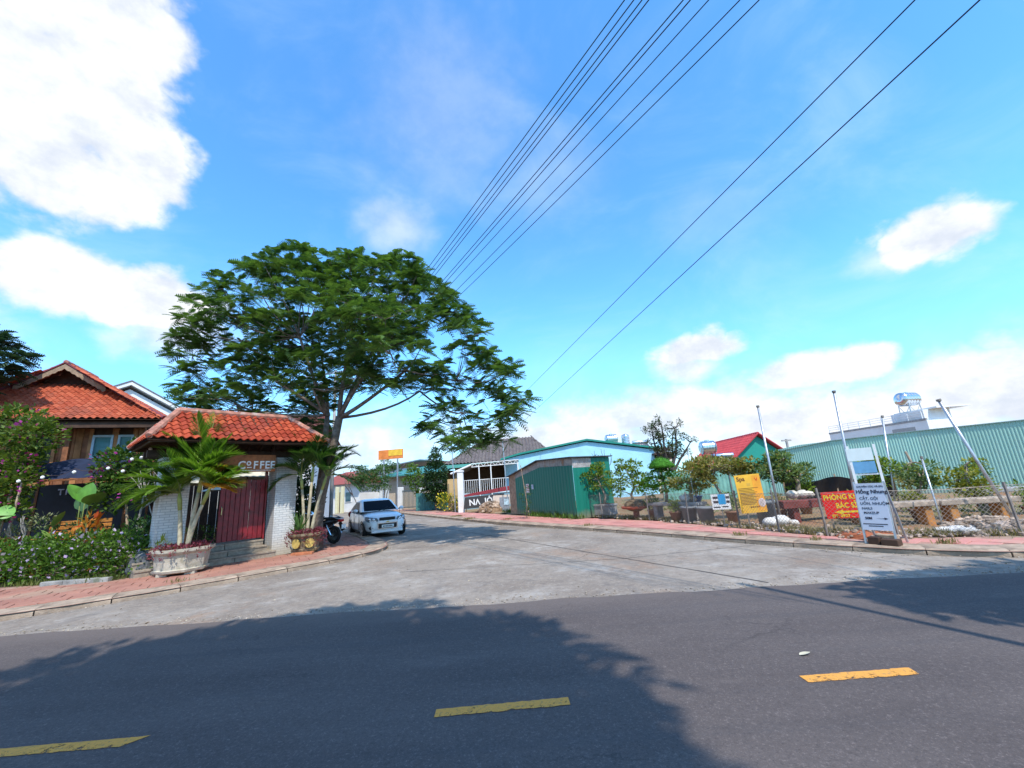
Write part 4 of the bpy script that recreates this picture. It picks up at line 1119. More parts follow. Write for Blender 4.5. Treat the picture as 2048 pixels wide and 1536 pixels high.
# ================================================================== street tree
TREE_O = Vector((-6.35, 13.45, PH))
TREE = [(-1.9, 12.8, 4.1, 0.55, 0.34), (-10.9, 13.1, 7.8, 0.50, 0.31), (-3.7, 13.0, 8.4, 1.05, 0.50), (-1.5, 13.7, 7.3, 0.49, 0.30), (-11.2, 13.8, 6.8, 0.69, 0.44), (-11.4, 14.3, 6.0, 0.64, 0.40), (-6.6, 13.7, 9.2, 1.05, 0.50), (-8.4, 14.0, 9.9, 0.99, 0.50), (-8.7, 15.3, 5.1, 1.05, 0.50), (-5.3, 14.4, 9.1, 1.05, 0.50), (-3.5, 13.2, 5.1, 0.42, 0.22), (-9.1, 13.7, 6.0, 1.05, 0.50), (-4.5, 15.2, 8.3, 1.05, 0.50), (-10.5, 15.0, 8.5, 1.05, 0.50), (-3.3, 14.5, 6.0, 0.64, 0.40), (-7.0, 13.9, 6.5, 1.05, 0.50), (-7.9, 13.4, 7.6, 1.05, 0.50), (-7.2, 14.0, 10.5, 0.42, 0.22), (-5.3, 14.1, 10.1, 0.42, 0.25), (-6.2, 14.3, 7.4, 1.05, 0.50), (-5.7, 13.7, 5.3, 0.42, 0.22), (-9.9, 13.1, 9.1, 0.47, 0.28), (-10.6, 15.9, 7.0, 1.05, 0.50), (-10.1, 15.7, 4.7, 0.50, 0.30), (-5.0, 13.9, 6.8, 1.05, 0.50), (-9.4, 14.6, 6.9, 1.05, 0.50), (0.1, 12.8, 4.3, 0.42, 0.22), (-6.2, 13.1, 8.4, 1.05, 0.50), (-8.6, 14.6, 10.8, 0.73, 0.46), (-1.3, 12.8, 6.9, 0.42, 0.23), (-3.4, 11.2, 5.7, 1.05, 0.50), (-7.1, 16.4, 8.8, 1.05, 0.50), (-7.1, 14.4, 4.8, 0.56, 0.34), (-9.1, 14.4, 4.3, 0.42, 0.22), (-9.5, 13.4, 8.2, 1.05, 0.50), (-9.2, 16.1, 4.5, 0.54, 0.33), (-10.4, 14.0, 9.8, 0.42, 0.22), (-0.6, 14.2, 4.2, 0.74, 0.47), (-4.4, 12.5, 5.8, 0.92, 0.50), (-0.9, 13.7, 5.8, 0.52, 0.31), (-2.0, 13.4, 7.7, 0.63, 0.39), (-8.1, 13.3, 8.7, 1.05, 0.50), (-2.6, 12.7, 3.5, 0.42, 0.22), (-0.8, 12.6, 3.5, 0.72, 0.46), (-10.8, 13.4, 8.6, 0.52, 0.32), (-3.9, 14.8, 9.7, 0.94, 0.50), (-2.6, 12.6, 7.0, 1.05, 0.50), (-10.8, 15.4, 4.9, 0.59, 0.36), (-11.5, 15.0, 7.8, 1.05, 0.50), (-8.8, 15.6, 7.7, 1.05, 0.50), (-2.2, 14.4, 5.3, 0.77, 0.49), (-11.5, 13.7, 7.5, 0.47, 0.28), (-3.2, 13.5, 5.7, 0.62, 0.39), (-9.1, 13.5, 9.7, 0.52, 0.32), (-7.6, 15.2, 8.2, 1.05, 0.50), (-0.6, 13.6, 3.1, 0.42, 0.22), (-7.5, 13.8, 5.7, 1.05, 0.50), (-2.3, 13.5, 4.4, 0.42, 0.22), (-9.8, 16.6, 9.3, 1.05, 0.50), (-11.6, 14.4, 5.5, 0.42, 0.24), (-0.6, 13.6, 4.9, 0.93, 0.50), (-4.2, 14.7, 7.4, 1.05, 0.50), (-2.4, 14.4, 8.7, 0.46, 0.27), (-2.2, 13.1, 3.0, 0.42, 0.22), (-11.9, 14.6, 7.3, 0.73, 0.46), (-2.0, 13.7, 8.3, 0.42, 0.22), (-4.9, 14.2, 5.5, 0.42, 0.22), (-1.3, 12.2, 6.4, 0.58, 0.37), (-3.0, 12.5, 8.6, 0.49, 0.30), (-4.8, 11.9, 7.6, 1.05, 0.50), (-7.3, 15.1, 4.3, 0.42, 0.22), (-11.8, 14.5, 8.7, 0.66, 0.41), (-0.2, 12.2, 5.0, 0.42, 0.24), (-7.0, 14.5, 5.3, 0.58, 0.36), (-5.0, 13.1, 5.4, 0.42, 0.22), (-0.1, 14.4, 4.8, 0.47, 0.28), (-7.4, 15.3, 9.7, 1.05, 0.50), (-4.1, 12.1, 8.7, 0.53, 0.33), (-6.3, 14.3, 5.6, 0.56, 0.34), (-6.4, 13.6, 10.1, 0.42, 0.22), (-1.1, 14.1, 6.3, 0.43, 0.25), (-4.3, 12.8, 9.4, 0.42, 0.22), (-3.5, 11.0, 6.7, 1.05, 0.50), (-9.9, 13.4, 5.3, 1.05, 0.50), (-10.9, 13.4, 6.2, 0.47, 0.29), (-6.0, 13.5, 9.6, 0.61, 0.38), (-6.5, 13.2, 5.1, 0.64, 0.40), (-12.6, 16.2, 5.8, 0.75, 0.47), (-1.9, 13.8, 3.5, 0.69, 0.44), (-2.5, 12.5, 4.8, 0.42, 0.22), (-3.1, 12.7, 9.1, 0.42, 0.22), (-3.8, 13.1, 6.8, 1.05, 0.50), (-10.9, 13.9, 9.3, 0.42, 0.24), (-2.4, 12.2, 7.9, 0.49, 0.30), (-8.5, 15.8, 4.2, 0.42, 0.22), (-10.8, 13.7, 5.5, 0.61, 0.38), (-0.3, 13.5, 3.8, 0.42, 0.22), (-1.3, 12.5, 5.9, 0.62, 0.40), (-11.4, 13.8, 8.1, 0.56, 0.35), (-3.3, 13.9, 9.5, 0.47, 0.28), (-12.1, 15.3, 5.5, 0.53, 0.32), (-4.8, 13.8, 9.8, 0.54, 0.33), (-1.7, 12.2, 2.9, 0.42, 0.22), (-10.4, 14.3, 4.6, 0.42, 0.22), (-9.1, 15.6, 8.5, 1.05, 0.50), (-7.2, 13.7, 9.9, 0.69, 0.44), (-8.3, 14.7, 4.1, 0.42, 0.22), (-2.6, 12.2, 5.3, 0.54, 0.34), (-8.3, 13.6, 6.7, 1.05, 0.50), (-4.3, 14.3, 10.2, 0.42, 0.22), (-3.8, 14.1, 5.4, 0.42, 0.22), (-0.2, 13.1, 5.4, 0.42, 0.22), (-9.1, 15.7, 6.2, 1.05, 0.50), (-4.0, 13.5, 9.9, 0.42, 0.22), (-7.9, 13.6, 10.4, 0.61, 0.38), (-4.6, 12.2, 5.2, 0.44, 0.27), (-6.1, 14.6, 10.3, 0.61, 0.38), (-7.7, 15.6, 5.4, 0.68, 0.42), (-10.7, 15.9, 5.7, 1.05, 0.50), (-1.6, 12.2, 7.2, 0.42, 0.23), (-8.4, 14.9, 4.5, 0.75, 0.47), (-5.3, 12.8, 9.1, 0.65, 0.41), (-10.7, 16.7, 7.8, 1.05, 0.50), (-7.3, 15.3, 7.1, 1.05, 0.50), (-3.6, 15.3, 8.8, 1.05, 0.50), (-7.9, 14.1, 11.0, 0.42, 0.22), (-2.4, 13.3, 5.5, 0.69, 0.44), (-2.6, 14.3, 4.0, 0.44, 0.26), (-7.2, 14.4, 3.9, 0.42, 0.22), (-9.3, 14.4, 4.8, 0.77, 0.49), (-4.1, 12.4, 4.9, 0.42, 0.22), (-5.3, 12.8, 9.6, 0.42, 0.22), (-9.3, 15.6, 10.1, 1.05, 0.50), (-9.4, 13.9, 10.2, 0.42, 0.22), (-11.8, 16.1, 5.0, 0.42, 0.22), (-7.8, 16.1, 4.9, 0.49, 0.29), (-5.8, 13.2, 6.2, 1.05, 0.50), (-11.1, 14.4, 4.9, 0.42, 0.22), (-1.2, 14.4, 3.3, 0.55, 0.33), (-1.3, 14.4, 6.9, 0.52, 0.31), (-0.9, 12.7, 5.4, 0.56, 0.35), (-4.7, 11.8, 6.7, 1.05, 0.50), (-0.1, 12.1, 3.7, 0.42, 0.22), (-12.1, 14.3, 7.8, 0.42, 0.22), (-5.3, 13.9, 5.9, 0.59, 0.37), (-5.0, 13.7, 7.9, 1.05, 0.50), (-5.8, 16.4, 8.9, 1.05, 0.50), (-8.3, 13.1, 9.6, 0.64, 0.40), (-1.4, 13.4, 3.0, 0.42, 0.22), (-7.7, 15.8, 4.0, 0.42, 0.22)]
def pinnate_tree(label, org, clusters, trunk, hubs, leaf_m, dens, fl, group=None, name='street_tree', bark=BARK, fr=7):
    t = thing(name, label, 'tree', org, group=group)
    org = Vector(org); mb = MB()
    for pts, rad in trunk: mb.tube([Vector(p) - org for p in pts], rad, 9)
    mb.build('trunk', bark, t, True)
    lm = MB(); rnd = random.Random(4)
    for frm, to, r in hubs:
        a, b = Vector(frm), Vector(to); bend = Vector((rnd.uniform(-.2, .2), rnd.uniform(-.2, .2), rnd.uniform(-.35, -.05)))
        lm.tube([p - org for p in curve_pts(a, b, bend, 7)], [r * (1 - .45 * i / 6) for i in range(7)], 7)
    tips = []; tw = MB()
    for (x, y, z, r, rz) in clusters:
        c = Vector((x, y, z)); h = min(hubs, key=lambda q: (Vector(q[1]) - c).length + max(0, Vector(q[1]).z - z) * 1.5)
        s = Vector(h[1]); L = (c - s).length
        lm.tube([p - org for p in curve_pts(s, c - Vector((0, 0, rz * .5)), (rnd.uniform(-.15, .15) * L * .5, rnd.uniform(-.15, .15) * L * .5, -.10 * L), 6)], [h[2] * .36 * (1 - .75 * i / 5) for i in range(6)], 5)
        n = max(7, int(dens * r * r))
        for k in range(n):
            rho = math.sqrt(rnd.random()); a = rnd.uniform(0, 2 * math.pi)
            zz = rz * (math.sqrt(max(0, 1 - rho * rho)) * rnd.uniform(-.75, 1.0) - .25 * rho * rho)
            p = c + Vector((r * rho * math.cos(a), r * rho * math.sin(a), zz)); tips.append((p, a, rho))
            if k % 4 == 0: tw.tube([c - org - Vector((0, 0, rz * .5)), (c + p) / 2 - org + Vector((0, 0, -.1)), p - org], [.014, .010, .006], 4, False)
    lm.build('limbs', bark, t, True); tw.build('twigs', bark, t)['kind'] = 'stuff'
    P, D, L = [], [], []
    for p, a, rho in tips:
        a0 = rnd.uniform(0, 6.28); nf = fr + rnd.randint(-2, 1)
        for k in range(nf):
            b = a0 + k * 2 * math.pi / nf + rnd.gauss(0, .3); e = rnd.gauss(.15, .42)
            v = Vector((math.cos(b), math.sin(b), e)) + Vector((math.cos(a), math.sin(a), 0)) * rho * .7
            P.append(tuple(p - org)); D.append(tuple(v)); L.append(fl * rnd.uniform(.65, 1.25))
    V, Q = pinnate(np.array(P), np.array(D), np.array(L), 8, .21, .6, .33)
    place('crown', quads_mesh('crown', V, Q, leaf_m), t)
    return t
LEAFT = leafmat('acacia_leaf', (.014, .050, .020), (.145, .255, .058), .34, clump=1.3)
b0 = TREE_O
TRUNK = [(((-6.35, 13.45, PH - .05), (-6.36, 13.45, .9), (-6.28, 13.46, 1.7), (-6.08, 13.48, 2.7), (-5.92, 13.5, 3.5), (-5.80, 13.5, 4.2)), [.19, .155, .145, .135, .125, .12]),
         (((-6.33, 13.5, .8), (-6.42, 13.6, 1.9), (-6.38, 13.72, 3.1), (-6.34, 13.8, 4.4)), [.10, .10, .09, .08]),
         (((-6.35, 13.45, PH - .05), (-6.6, 13.3, PH - .03)), [.15, .05])]
F_, S_ = (-5.8, 13.5, 4.15), (-6.34, 13.8, 4.35)
HUBS = [(F_, (-3.5, 13.2, 5.55), .075), (F_, (-4.3, 13.4, 6.5), .075), (F_, (-3.0, 13.0, 4.75), .05), (F_, (-5.5, 13.6, 7.0), .085), (F_, (-4.9, 14.8, 7.4), .075), (S_, (-7.9, 13.3, 5.5), .07), (S_, (-7.4, 13.7, 7.2), .08), (S_, (-9.0, 13.9, 4.7), .05), (S_, (-7.6, 15.6, 7.5), .06), (S_, (-6.3, 12.6, 5.0), .05), ((-3.5, 13.2, 5.55), (-1.8, 12.9, 5.0), .04), ((-3.0, 13.0, 4.75), (-1.6, 12.7, 3.9), .03)]
pinnate_tree('large spreading feather-leaved tree behind the coffee gate', tuple(TREE_O), TREE, TRUNK, HUBS, LEAFT, 19, .41)

# trees on the near side of the road, behind the photographer, whose shade falls on the asphalt
def broad_tree(name, label, org, blobs, h, m, per, size, group=None, rtr=.16):
    t = thing(name, label, 'tree', org, group=group)
    mb = MB(); mb.tube([(0, 0, -.05), (.05, 0, h * .4), (0, .05, h)], [rtr, rtr * .8, rtr * .5], 8)
    mb.build('trunk', BARK, t, True)
    lb = MB()
    for b in blobs: lb.tube(curve_pts((0, .02, h * .75), (b[0], b[1], b[2]), (0, 0, -.15), 5), [rtr * .5, rtr * .4, rtr * .3, rtr * .2, rtr * .1], 6)
    lb.build('limbs', BARK, t, True)
    V, Q = bush_leaves(blobs, per, size, shell=.25, aspect=.5)
    place('crown', quads_mesh('crown', V, Q, m), t)
    return t
rb = random.Random(21)
bl = []
for k in range(95):
    a = rb.uniform(0, 6.28); r = math.sqrt(rb.random()); bl.append((3.05 * r * math.cos(a) - .25, 3.0 * r * math.sin(a) + 1.2, 10.6 + rb.uniform(-.9, 1.6) * (1 - .5 * r), .95, .95, .6))
broad_tree('roadside_tree', 'broad tree behind the photographer shading the asphalt', (.45, -5.45, 0), bl, 8.6, LEAFT, 60, .24, 'roadside trees on the near verge')
bl = []
for k in range(26):
    a = rb.uniform(0, 6.28); r = math.sqrt(rb.random()); bl.append((1.9 * r * math.cos(a), .75 * r * math.sin(a), 6.4 + rb.uniform(-.5, .9) * (1 - .5 * r), .7, .7, .5))
broad_tree('roadside_tree', 'smaller roadside tree at the far right of the near verge', (8.0, 1.05, 0), bl, 5.0, LEAFT, 60, .22, 'roadside trees on the near verge', .12)

# ---------------- utility poles and wires
PCON = mat('pole_concrete', (.36, .35, .33), .85, .15, 4, .2)
STEEL = mat('galvanised_steel', (.48, .50, .52), .42, .15, 6, .4, metal=.75)
def utility_pole(label, loc, h, arms, ang, k=1.0):
    t = thing('utility_pole', label, 'pole', loc, ang, 'concrete utility poles')
    MB().tube([(0, 0, -.1), (0, 0, h * .5), (0, 0, h)], [.10 * k, .085 * k, .065 * k], 12).build('shaft', PCON, t, True)
    for z, w_ in arms:
        MB().box(-w_, w_, -.05, .05, z - .05, z + .05).build('crossarm', STEEL, t)
        for q in (-.95, -.4, .4, .95): MB().lathe([(.02, 0), (.045, .03), (.03, .06), (.045, .09), (.02, .13)], 8, (q * w_, 0, z + .05)).build('insulator', mat('porcelain', (.30, .17, .10), .3, .1), t)
    return t
utility_pole('concrete utility pole hidden behind the large tree', (-9.7, 21.9, PH), 8.3, [(8.2, 1.9), (7.7, 1.9)], -12)
utility_pole('concrete utility pole beside the photographer on the near verge', (5.45, .62, 0), 8.7, [(8.25, .5), (7.6, .4)], -68, .62)
utility_pole('concrete utility pole far behind the photographer', (9.2, -6.1, 0), 8.8, [(8.2, .7)], 10)
utility_pole('distant concrete pole at the far end of the street', (-5.8, 70, 0), 8.4, [(7.9, 2.6)], 0)
WIRE = mat('green_black_wire', (.012, .030, .030), .5, 0)
WIRE2 = mat('dark_wire', (.02, .018, .02), .5, 0)
def wire(label, a, b, sag, r, m):
    a, b = Vector(a), Vector(b); N = 26; o = thing('overhead_wire', label, 'wire', tuple(a), group='overhead wires crossing the sky')
    pts = [a.lerp(b, i / N) - a - Vector((0, 0, sag * 4 * (i / N) * (1 - i / N))) for i in range(N + 1)]
    MB().tube(pts, r, 5).build('cable', m, o)
WS = [((4.53, 0.6, 8.45), (-8.45, 21.4, 8.5)), ((4.66, 0.6, 8.45), (-8.32, 21.4, 8.5)), ((4.77, 0.6, 8.45), (-8.19, 21.4, 8.5)), ((4.69, 0.6, 8.2), (-8.06, 21.4, 8.38)), ((5.0, 0.6, 7.9), (-7.93, 21.4, 8.23)), ((5.08, 0.6, 7.9), (-7.8, 21.4, 8.23)), ((5.11, 0.6, 7.6), (-7.67, 21.4, 8.07)), ((5.27, 0.6, 7.3), (-7.54, 21.4, 7.93)), ((5.31, 0.6, 7.1), (-7.41, 21.4, 7.83))]
NTH = ['leftmost', 'second', 'third', 'fourth', 'fifth', 'sixth', 'seventh', 'eighth', 'ninth']
for i, (a_, b2) in enumerate(WS):
    wire(('leftmost' if i == 0 else NTH[i] + ' from left') + ' of the wires running down to the large tree', a_, b2, .10 + .03 * (i % 3), (.009 if i < 6 else .0075), WIRE2 if i % 2 else WIRE)
wire('left of the two single wires crossing the right-hand sky', (8.83, -6, 8.3), (-8, 70, 8), 0, .011, WIRE)
wire('right of the two single wires crossing the right-hand sky', (9.32, -6, 8.3), (-3.5, 70, 8), 0, .013, WIRE)

# ---------------- white car
car = thing('white_car', 'white compact sedan parked facing out of the side street', 'car', (-6.12, 18.1, 0), -58)
car.scale = (.95, .95, .95)
PAINT = bpy.data.materials.new('white_car_paint'); PAINT.use_nodes = True
pb_ = PAINT.node_tree.nodes['Principled BSDF']; pb_.inputs['Base Color'].default_value = (.86, .86, .86, 1); pb_.inputs['Roughness'].default_value = .22; pb_.inputs['Coat Weight'].default_value = .6; pb_.inputs['Coat Roughness'].default_value = .06
BLACK = mat('black_plastic', (.012, .012, .014), .45, .1)
RUB = mat('rubber', (.018, .018, .018), .85, .2)
ALLOY = mat('alloy_rim', (.55, .56, .58), .35, .1, 4, .5, metal=.8)
CGL = bpy.data.materials.new('car_glass'); CGL.use_nodes = True
q_ = CGL.node_tree.nodes['Principled BSDF']; q_.inputs['Base Color'].default_value = (.010, .016, .024, 1); q_.inputs['Roughness'].default_value = .10; q_.inputs['Specular IOR Level'].default_value = .06; q_.inputs['IOR'].default_value = 1.2
CHR = mat('chrome', (.75, .75, .77), .12, 0, metal=1)
ST_ = [(-2.06, .50, .46, .80, .50), (-2.02, .66, .34, .95, .72), (-1.9, .77, .26, 1.02, .80), (-1.5, .835, .20, 1.06, .86), (-1.0, .85, .19, 1.03, .87), (-.4, .855, .19, 1.0, .875), (.2, .855, .19, .98, .875), (.75, .85, .19, .975, .87), (1.1, .84, .20, .945, .85), (1.45, .82, .21, .885, .81), (1.7, .78, .22, .82, .74), (1.87, .70, .23, .74, .64), (1.96, .60, .26, .66, .55), (2.0, .46, .32, .56, .42)]
body = MB(); rings = []
for (x, wd, zl, zt, _) in ST_:
    h = zt - zl
    half = [(0, zl), (wd * .80, zl), (wd * .95, zl + .06), (wd, zl + h * .35), (wd * .985, zl + h * .62), (wd * .955, zl + h * .82), (wd * .86, zl + h * .95), (wd * .55, zt + .008), (0, zt + .02)]
    ring = [(x, y, z) for y, z in half] + [(x, -y, z) for y, z in half[-2:0:-1]]
    rings.append(ring)
n = len(rings[0])
for r_ in rings: body.v += r_
for i in range(len(rings) - 1):
    for k in range(n): body.f.append((i * n + k, i * n + (k + 1) % n, (i + 1) * n + (k + 1) % n, (i + 1) * n + k))
body.f += [tuple(range(n)), tuple((len(rings) - 1) * n + k for k in range(n))]
bd = body.build('body', PAINT, car, True)
ms_ = bd.modifiers.new('soft', 'SUBSURF'); ms_.levels = 1; ms_.render_levels = 2
# cabin
cab = MB()
lev = [(1.00, -1.66, .92, .80), (1.12, -1.45, .70, .765), (1.30, -1.12, .36, .70), (1.42, -.88, .12, .645), (1.485, -.62, -.12, .56), (1.505, -.45, -.25, .40)]
vs = []
for z, xr, xf, wd in lev: vs += [(xf, wd * .90, z), (xf - .10, wd, z), (xr + .14, wd, z), (xr, wd * .88, z), (xr, -wd * .88, z), (xr + .14, -wd, z), (xf - .10, -wd, z), (xf, -wd * .90, z)]
cab.add(vs, [(i * 8 + k, i * 8 + (k + 1) % 8, i * 8 + 8 + (k + 1) % 8, i * 8 + 8 + k) for i in range(len(lev) - 1) for k in range(8)] + [tuple(40 + k for k in range(8))])
cb_ = cab.build('roof', PAINT, car, True)
def cabpt(z, s, edge, off=.008):
    """interpolated cabin outline"""
    zs = [l[0] for l in lev]; xr = np.interp(z, zs, [l[1] for l in lev]); xf = np.interp(z, zs, [l[2] for l in lev]); wd = np.interp(z, zs, [l[3] for l in lev])
    return xr, xf, wd
ws = MB(); rows = []
for z in (1.03, 1.12, 1.22, 1.32, 1.42):
    xr, xf, wd = cabpt(z, 0, 0)
    rows += [(xf + .012, -wd * .86, z), (xf + .03, -wd * .3, z), (xf + .03, wd * .3, z), (xf + .012, wd * .86, z)]
ws.add(rows, [(4 * i + k, 4 * i + k + 1, 4 * i + k + 5, 4 * i + k + 4) for i in range(4) for k in range(3)]); ws.build('windscreen', CGL, car, True)
rw = MB(); rows = []
for z in (1.08, 1.2, 1.32, 1.41):
    xr, xf, wd = cabpt(z, 0, 0); rows += [(xr - .012, -wd * .8, z), (xr - .03, 0, z), (xr - .012, wd * .8, z)]
rw.add(rows, [(3 * i + k, 3 * i + k + 1, 3 * i + k + 4, 3 * i + k + 3) for i in range(3) for k in range(2)]); rw.build('rear_window', CGL, car, True)
for s in (-1, 1):
    for (fa, fb) in ((.52, .93), (.06, .47)):
        sw = MB(); rows = []
        for z in (1.05, 1.15, 1.27, 1.39):
            xr, xf, wd = cabpt(z, 0, 0); x0 = xr + .17 + (xf - xr - .34) * fa; x1 = xr + .17 + (xf - xr - .34) * fb
            rows += [(x0, s * (wd + .008), z), (x1, s * (wd + .008), z)]
        sw.add(rows, [(2 * i, 2 * i + 1, 2 * i + 3, 2 * i + 2) for i in range(3)]); sw.build('side_window', CGL, car)
    mm = MB(); mm.ball((.62, s * .97, 1.06), .10, 8, 6, .72); mo_ = mm.build('wing_mirror', PAINT, car, True)
    MB().beam((.62, s * .82, 1.02), (.62, s * .92, 1.04), .05).build('mirror_arm', BLACK, mo_)
    for x in (.18, -.82): MB().cbox(x, x + .17, s * .868 - .012, s * .868 + .012, .82, .85, .005).build('door_handle', PAINT, car)
    dl = MB()
    for x in (.72, -.30, -1.25): dl.box(x - .004, x + .004, s * .845, s * .862, .30, 1.0)
    dl.build('door_gap', BLACK, car)
    for x in (1.30, -1.22):
        wl = MB(); wl.lathe([(.20, -.095), (.285, -.095), (.30, -.07), (.305, 0), (.30, .07), (.285, .095), (.20, .095)], 24, (x, s * .765, .305), 'Y'); wh_ = wl.build('wheel', RUB, car, True)
        rm = MB(); rm.lathe([(.0, .05), (.205, .05), (.21, .10), (.19, .10), (.185, .07), (.04, .085), (0, .09)], 20, (0, 0, 0), 'Y')
        ro_ = rm.build('rim', ALLOY, wh_); ro_.location = (x, s * .765, .305); ro_.scale = (1, s, 1)
        for k in range(5):
            a = k * 2 * math.pi / 5; sp = MB(); sp.beam((0, s * .092, 0), (.19 * math.cos(a), s * .088, .19 * math.sin(a)), .05, .02, (0, 1, 0)); so_ = sp.build('spoke', ALLOY, wh_); so_.location = (x, s * .765, .305)
        ar = MB(); N = 14
        for k in range(N):
            a0, a1 = math.pi * k / N, math.pi * (k + 1) / N
            ar.poly((x + .315 * math.cos(a0), s * .863, .305 + .315 * math.sin(a0)), (x + .375 * math.cos(a0), s * .863, .305 + .375 * math.sin(a0)), (x + .375 * math.cos(a1), s * .863, .305 + .375 * math.sin(a1)), (x + .315 * math.cos(a1), s * .863, .305 + .315 * math.sin(a1)))
        ar.build('wheel_well_shade', BLACK, car)  # flat dark ring standing in for the wheel well's shade
    # headlights, fog lights, tail lamps
    hlm = MB(); pts = [(1.985, s * .36, .64), (1.95, s * .40, .76), (1.78, s * .68, .815), (1.58, s * .79, .83), (1.62, s * .815, .72), (1.80, s * .74, .63), (1.92, s * .60, .60)]
    hlm.add(pts + [(1.84, s * .60, .70)], [(i, (i + 1) % 7, 7) for i in range(7)])
    hl_ = hlm.build('headlight', mat('headlamp_lens', (.16, .18, .20), .1, .3, 20, .6), car)
    MB().ball((1.86, s * .52, .70), .075, 10, 6).build('reflector', CHR, hl_, True)
    MB().ball((1.80, s * .66, .72), .06, 10, 6).build('reflector', CHR, hl_, True)
    fg = MB(); fg.lathe([(0, -.03), (.095, -.02), (.095, .02), (0, .03)], 12, (1.90, s * .58, .40), 'X', 1.4, .8); f_ = fg.build('fog_light_recess', BLACK, car)
    MB().ball((1.935, s * .56, .40), .04, 8, 5).build('fog_lamp', CHR, f_, True)
    tlm = MB(); tlm.ball((-1.95, s * .68, .86), .13, 8, 6, 1.1); tlm.build('tail_lamp', mat('tail_red', (.5, .02, .02), .2, .1), car, True)
    wp = MB(); wp.beam((.93, s * .1, 1.005), (.70, s * .1 + .45, 1.13), .018, .012); wp.build('wiper', BLACK, car)
gr = MB(); gr.cbox(1.90, 2.015, -.31, .31, .665, .775, .015); g_ = gr.build('upper_grille', BLACK, car)
gr = MB(); gr.cbox(1.92, 2.03, -.36, .36, .36, .545, .02); g2 = gr.build('lower_grille', BLACK, car)
fr_ = MB()
for a, b in (((2.02, -.38, .35), (2.02, .38, .35)), ((2.02, -.38, .555), (2.02, .38, .555)), ((2.02, -.38, .35), (2.02, -.38, .555)), ((2.02, .38, .35), (2.02, .38, .555))): fr_.beam(a, b, .022)
fr_.build('grille_surround', CHR, car)
MB().cbox(1.99, 2.045, -.40, .40, .555, .655, .02).build('grille_crossbar', PAINT, car)
mb = MB(); mb.box(2.046, 2.052, -.075, .075, .592, .618); mb.box(2.046, 2.052, -.03, .03, .578, .632); mb.build('emblem', mat('gold_emblem', (.65, .5, .2), .3, 0, metal=1), car)
pl_ = MB(); pl_.cbox(2.038, 2.052, -.24, .24, .385, .495, .004); plo = pl_.build('number_plate', WHITE, car)
mb = MB()
for k in range(7): mb.box(2.0525, 2.054, -.19 + k * .055, -.155 + k * .055, .415, .465)
mb.build('plate_characters', BLACK, plo)
mb = MB(); mb.cbox(1.86, 2.0, -.62, .62, .20, .28, .02); mb.build('bumper_lip', PAINT, car)
mb = MB(); mb.box(-1.7, 1.7, -.7, .7, .17, .24); mb.build('underbody', BLACK, car)

# ---------------- motorbike
mk = thing('motorbike', 'black motorbike parked at the kerb behind the tree trunk', 'motorbike', (-6.88, 14.75, PH), 158)
for x in (-.62, .62):
    wl = MB(); wl.lathe([(.20, -.03), (.25, -.05), (.28, -.035), (.29, 0), (.28, .035), (.25, .05), (.20, .03)], 22, (x, 0, .29), 'Y'); wt = wl.build('wheel', RUB, mk, True)
    rm = MB()
    for k in range(5):
        a = k * 2 * math.pi / 5 + .3; rm.beam((x, 0, .29), (x + .215 * math.cos(a), 0, .29 + .215 * math.sin(a)), .03, .04, (0, 1, 0))
    rm.lathe([(.195, -.03), (.212, -.03), (.212, .03), (.195, .03)], 20, (x, 0, .29), 'Y'); rm.lathe([(0, -.06), (.04, -.06), (.04, .06), (0, .06)], 10, (x, 0, .29), 'Y'); rm.build('rim', mat('bike_rim', (.42, .40, .38), .4, .1, metal=.6), wt)
BPL = mat('bike_plastic', (.014, .013, .015), .25, .1, 3, .5)
mb = MB()
sec = [(-.85, .06, .70, .80), (-.6, .12, .62, .80), (-.3, .15, .50, .78), (0, .13, .42, .70), (.25, .10, .36, .62), (.38, .09, .34, .64)]
vs = []
for x, wd, z0, z1 in sec: vs += [(x, -wd, z0 + .03), (x, wd, z0 + .03), (x, wd, z1 - .05), (x, wd * .6, z1), (x, -wd * .6, z1), (x, -wd, z1 - .05)]
mb.add(vs, [(i * 6 + k, i * 6 + (k + 1) % 6, i * 6 + 6 + (k + 1) % 6, i * 6 + 6 + k) for i in range(len(sec) - 1) for k in range(6)] + [tuple(range(6)), tuple(range(30, 36))]); mb.build('body', BPL, mk, True)
mb = MB(); mb.cbox(-.80, .05, -.13, .13, .785, .86, .03); mb.build('seat', RUB, mk)
mb = MB(); mb.cbox(.36, .46, -.19, .19, .35, .95, .03); mb.build('leg_shield', BPL, mk)
mb = MB(); mb.beam((.60, 0, .3), (.42, 0, .98), .06); mb.tube([(.38, -.33, 1.04), (.42, -.1, 1.0), (.42, .1, 1.0), (.38, .33, 1.04)], .018, 6); mb.build('handlebar', STEEL, mk)
mb = MB(); mb.ball((.47, 0, .97), .11, 8, 6); mb.build('headlamp', CHR, mk, True)
mb = MB(); mb.cbox(-.98, -.84, -.09, .09, .70, .78, .02); mb.build('tail_lamp', mat('tail_red', (.5, .02, .02), .2, .1), mk)
mb = MB(); mb.beam((-.86, 0, .70), (-1.02, 0, .42), .14, .012, (0, 1, 0)); mb.build('mudguard', BPL, mk)
mb = MB(); mb.cbox(-1.045, -1.03, -.09, .09, .48, .62, .004); mb.build('number_plate', WHITE, mk)
mb = MB(); mb.tube([(.1, -.16, .25), (-.4, -.18, .26), (-.75, -.19, .34)], [.03, .045, .05], 8); mb.build('exhaust', STEEL, mk, True)
mb = MB(); mb.tube([(-.92, -.12, .80), (-.55, -.13, .90), (-.55, .13, .90), (-.92, .12, .80), (-.92, -.12, .80)], .014, 6); mb.build('grab_rail', STEEL, mk)
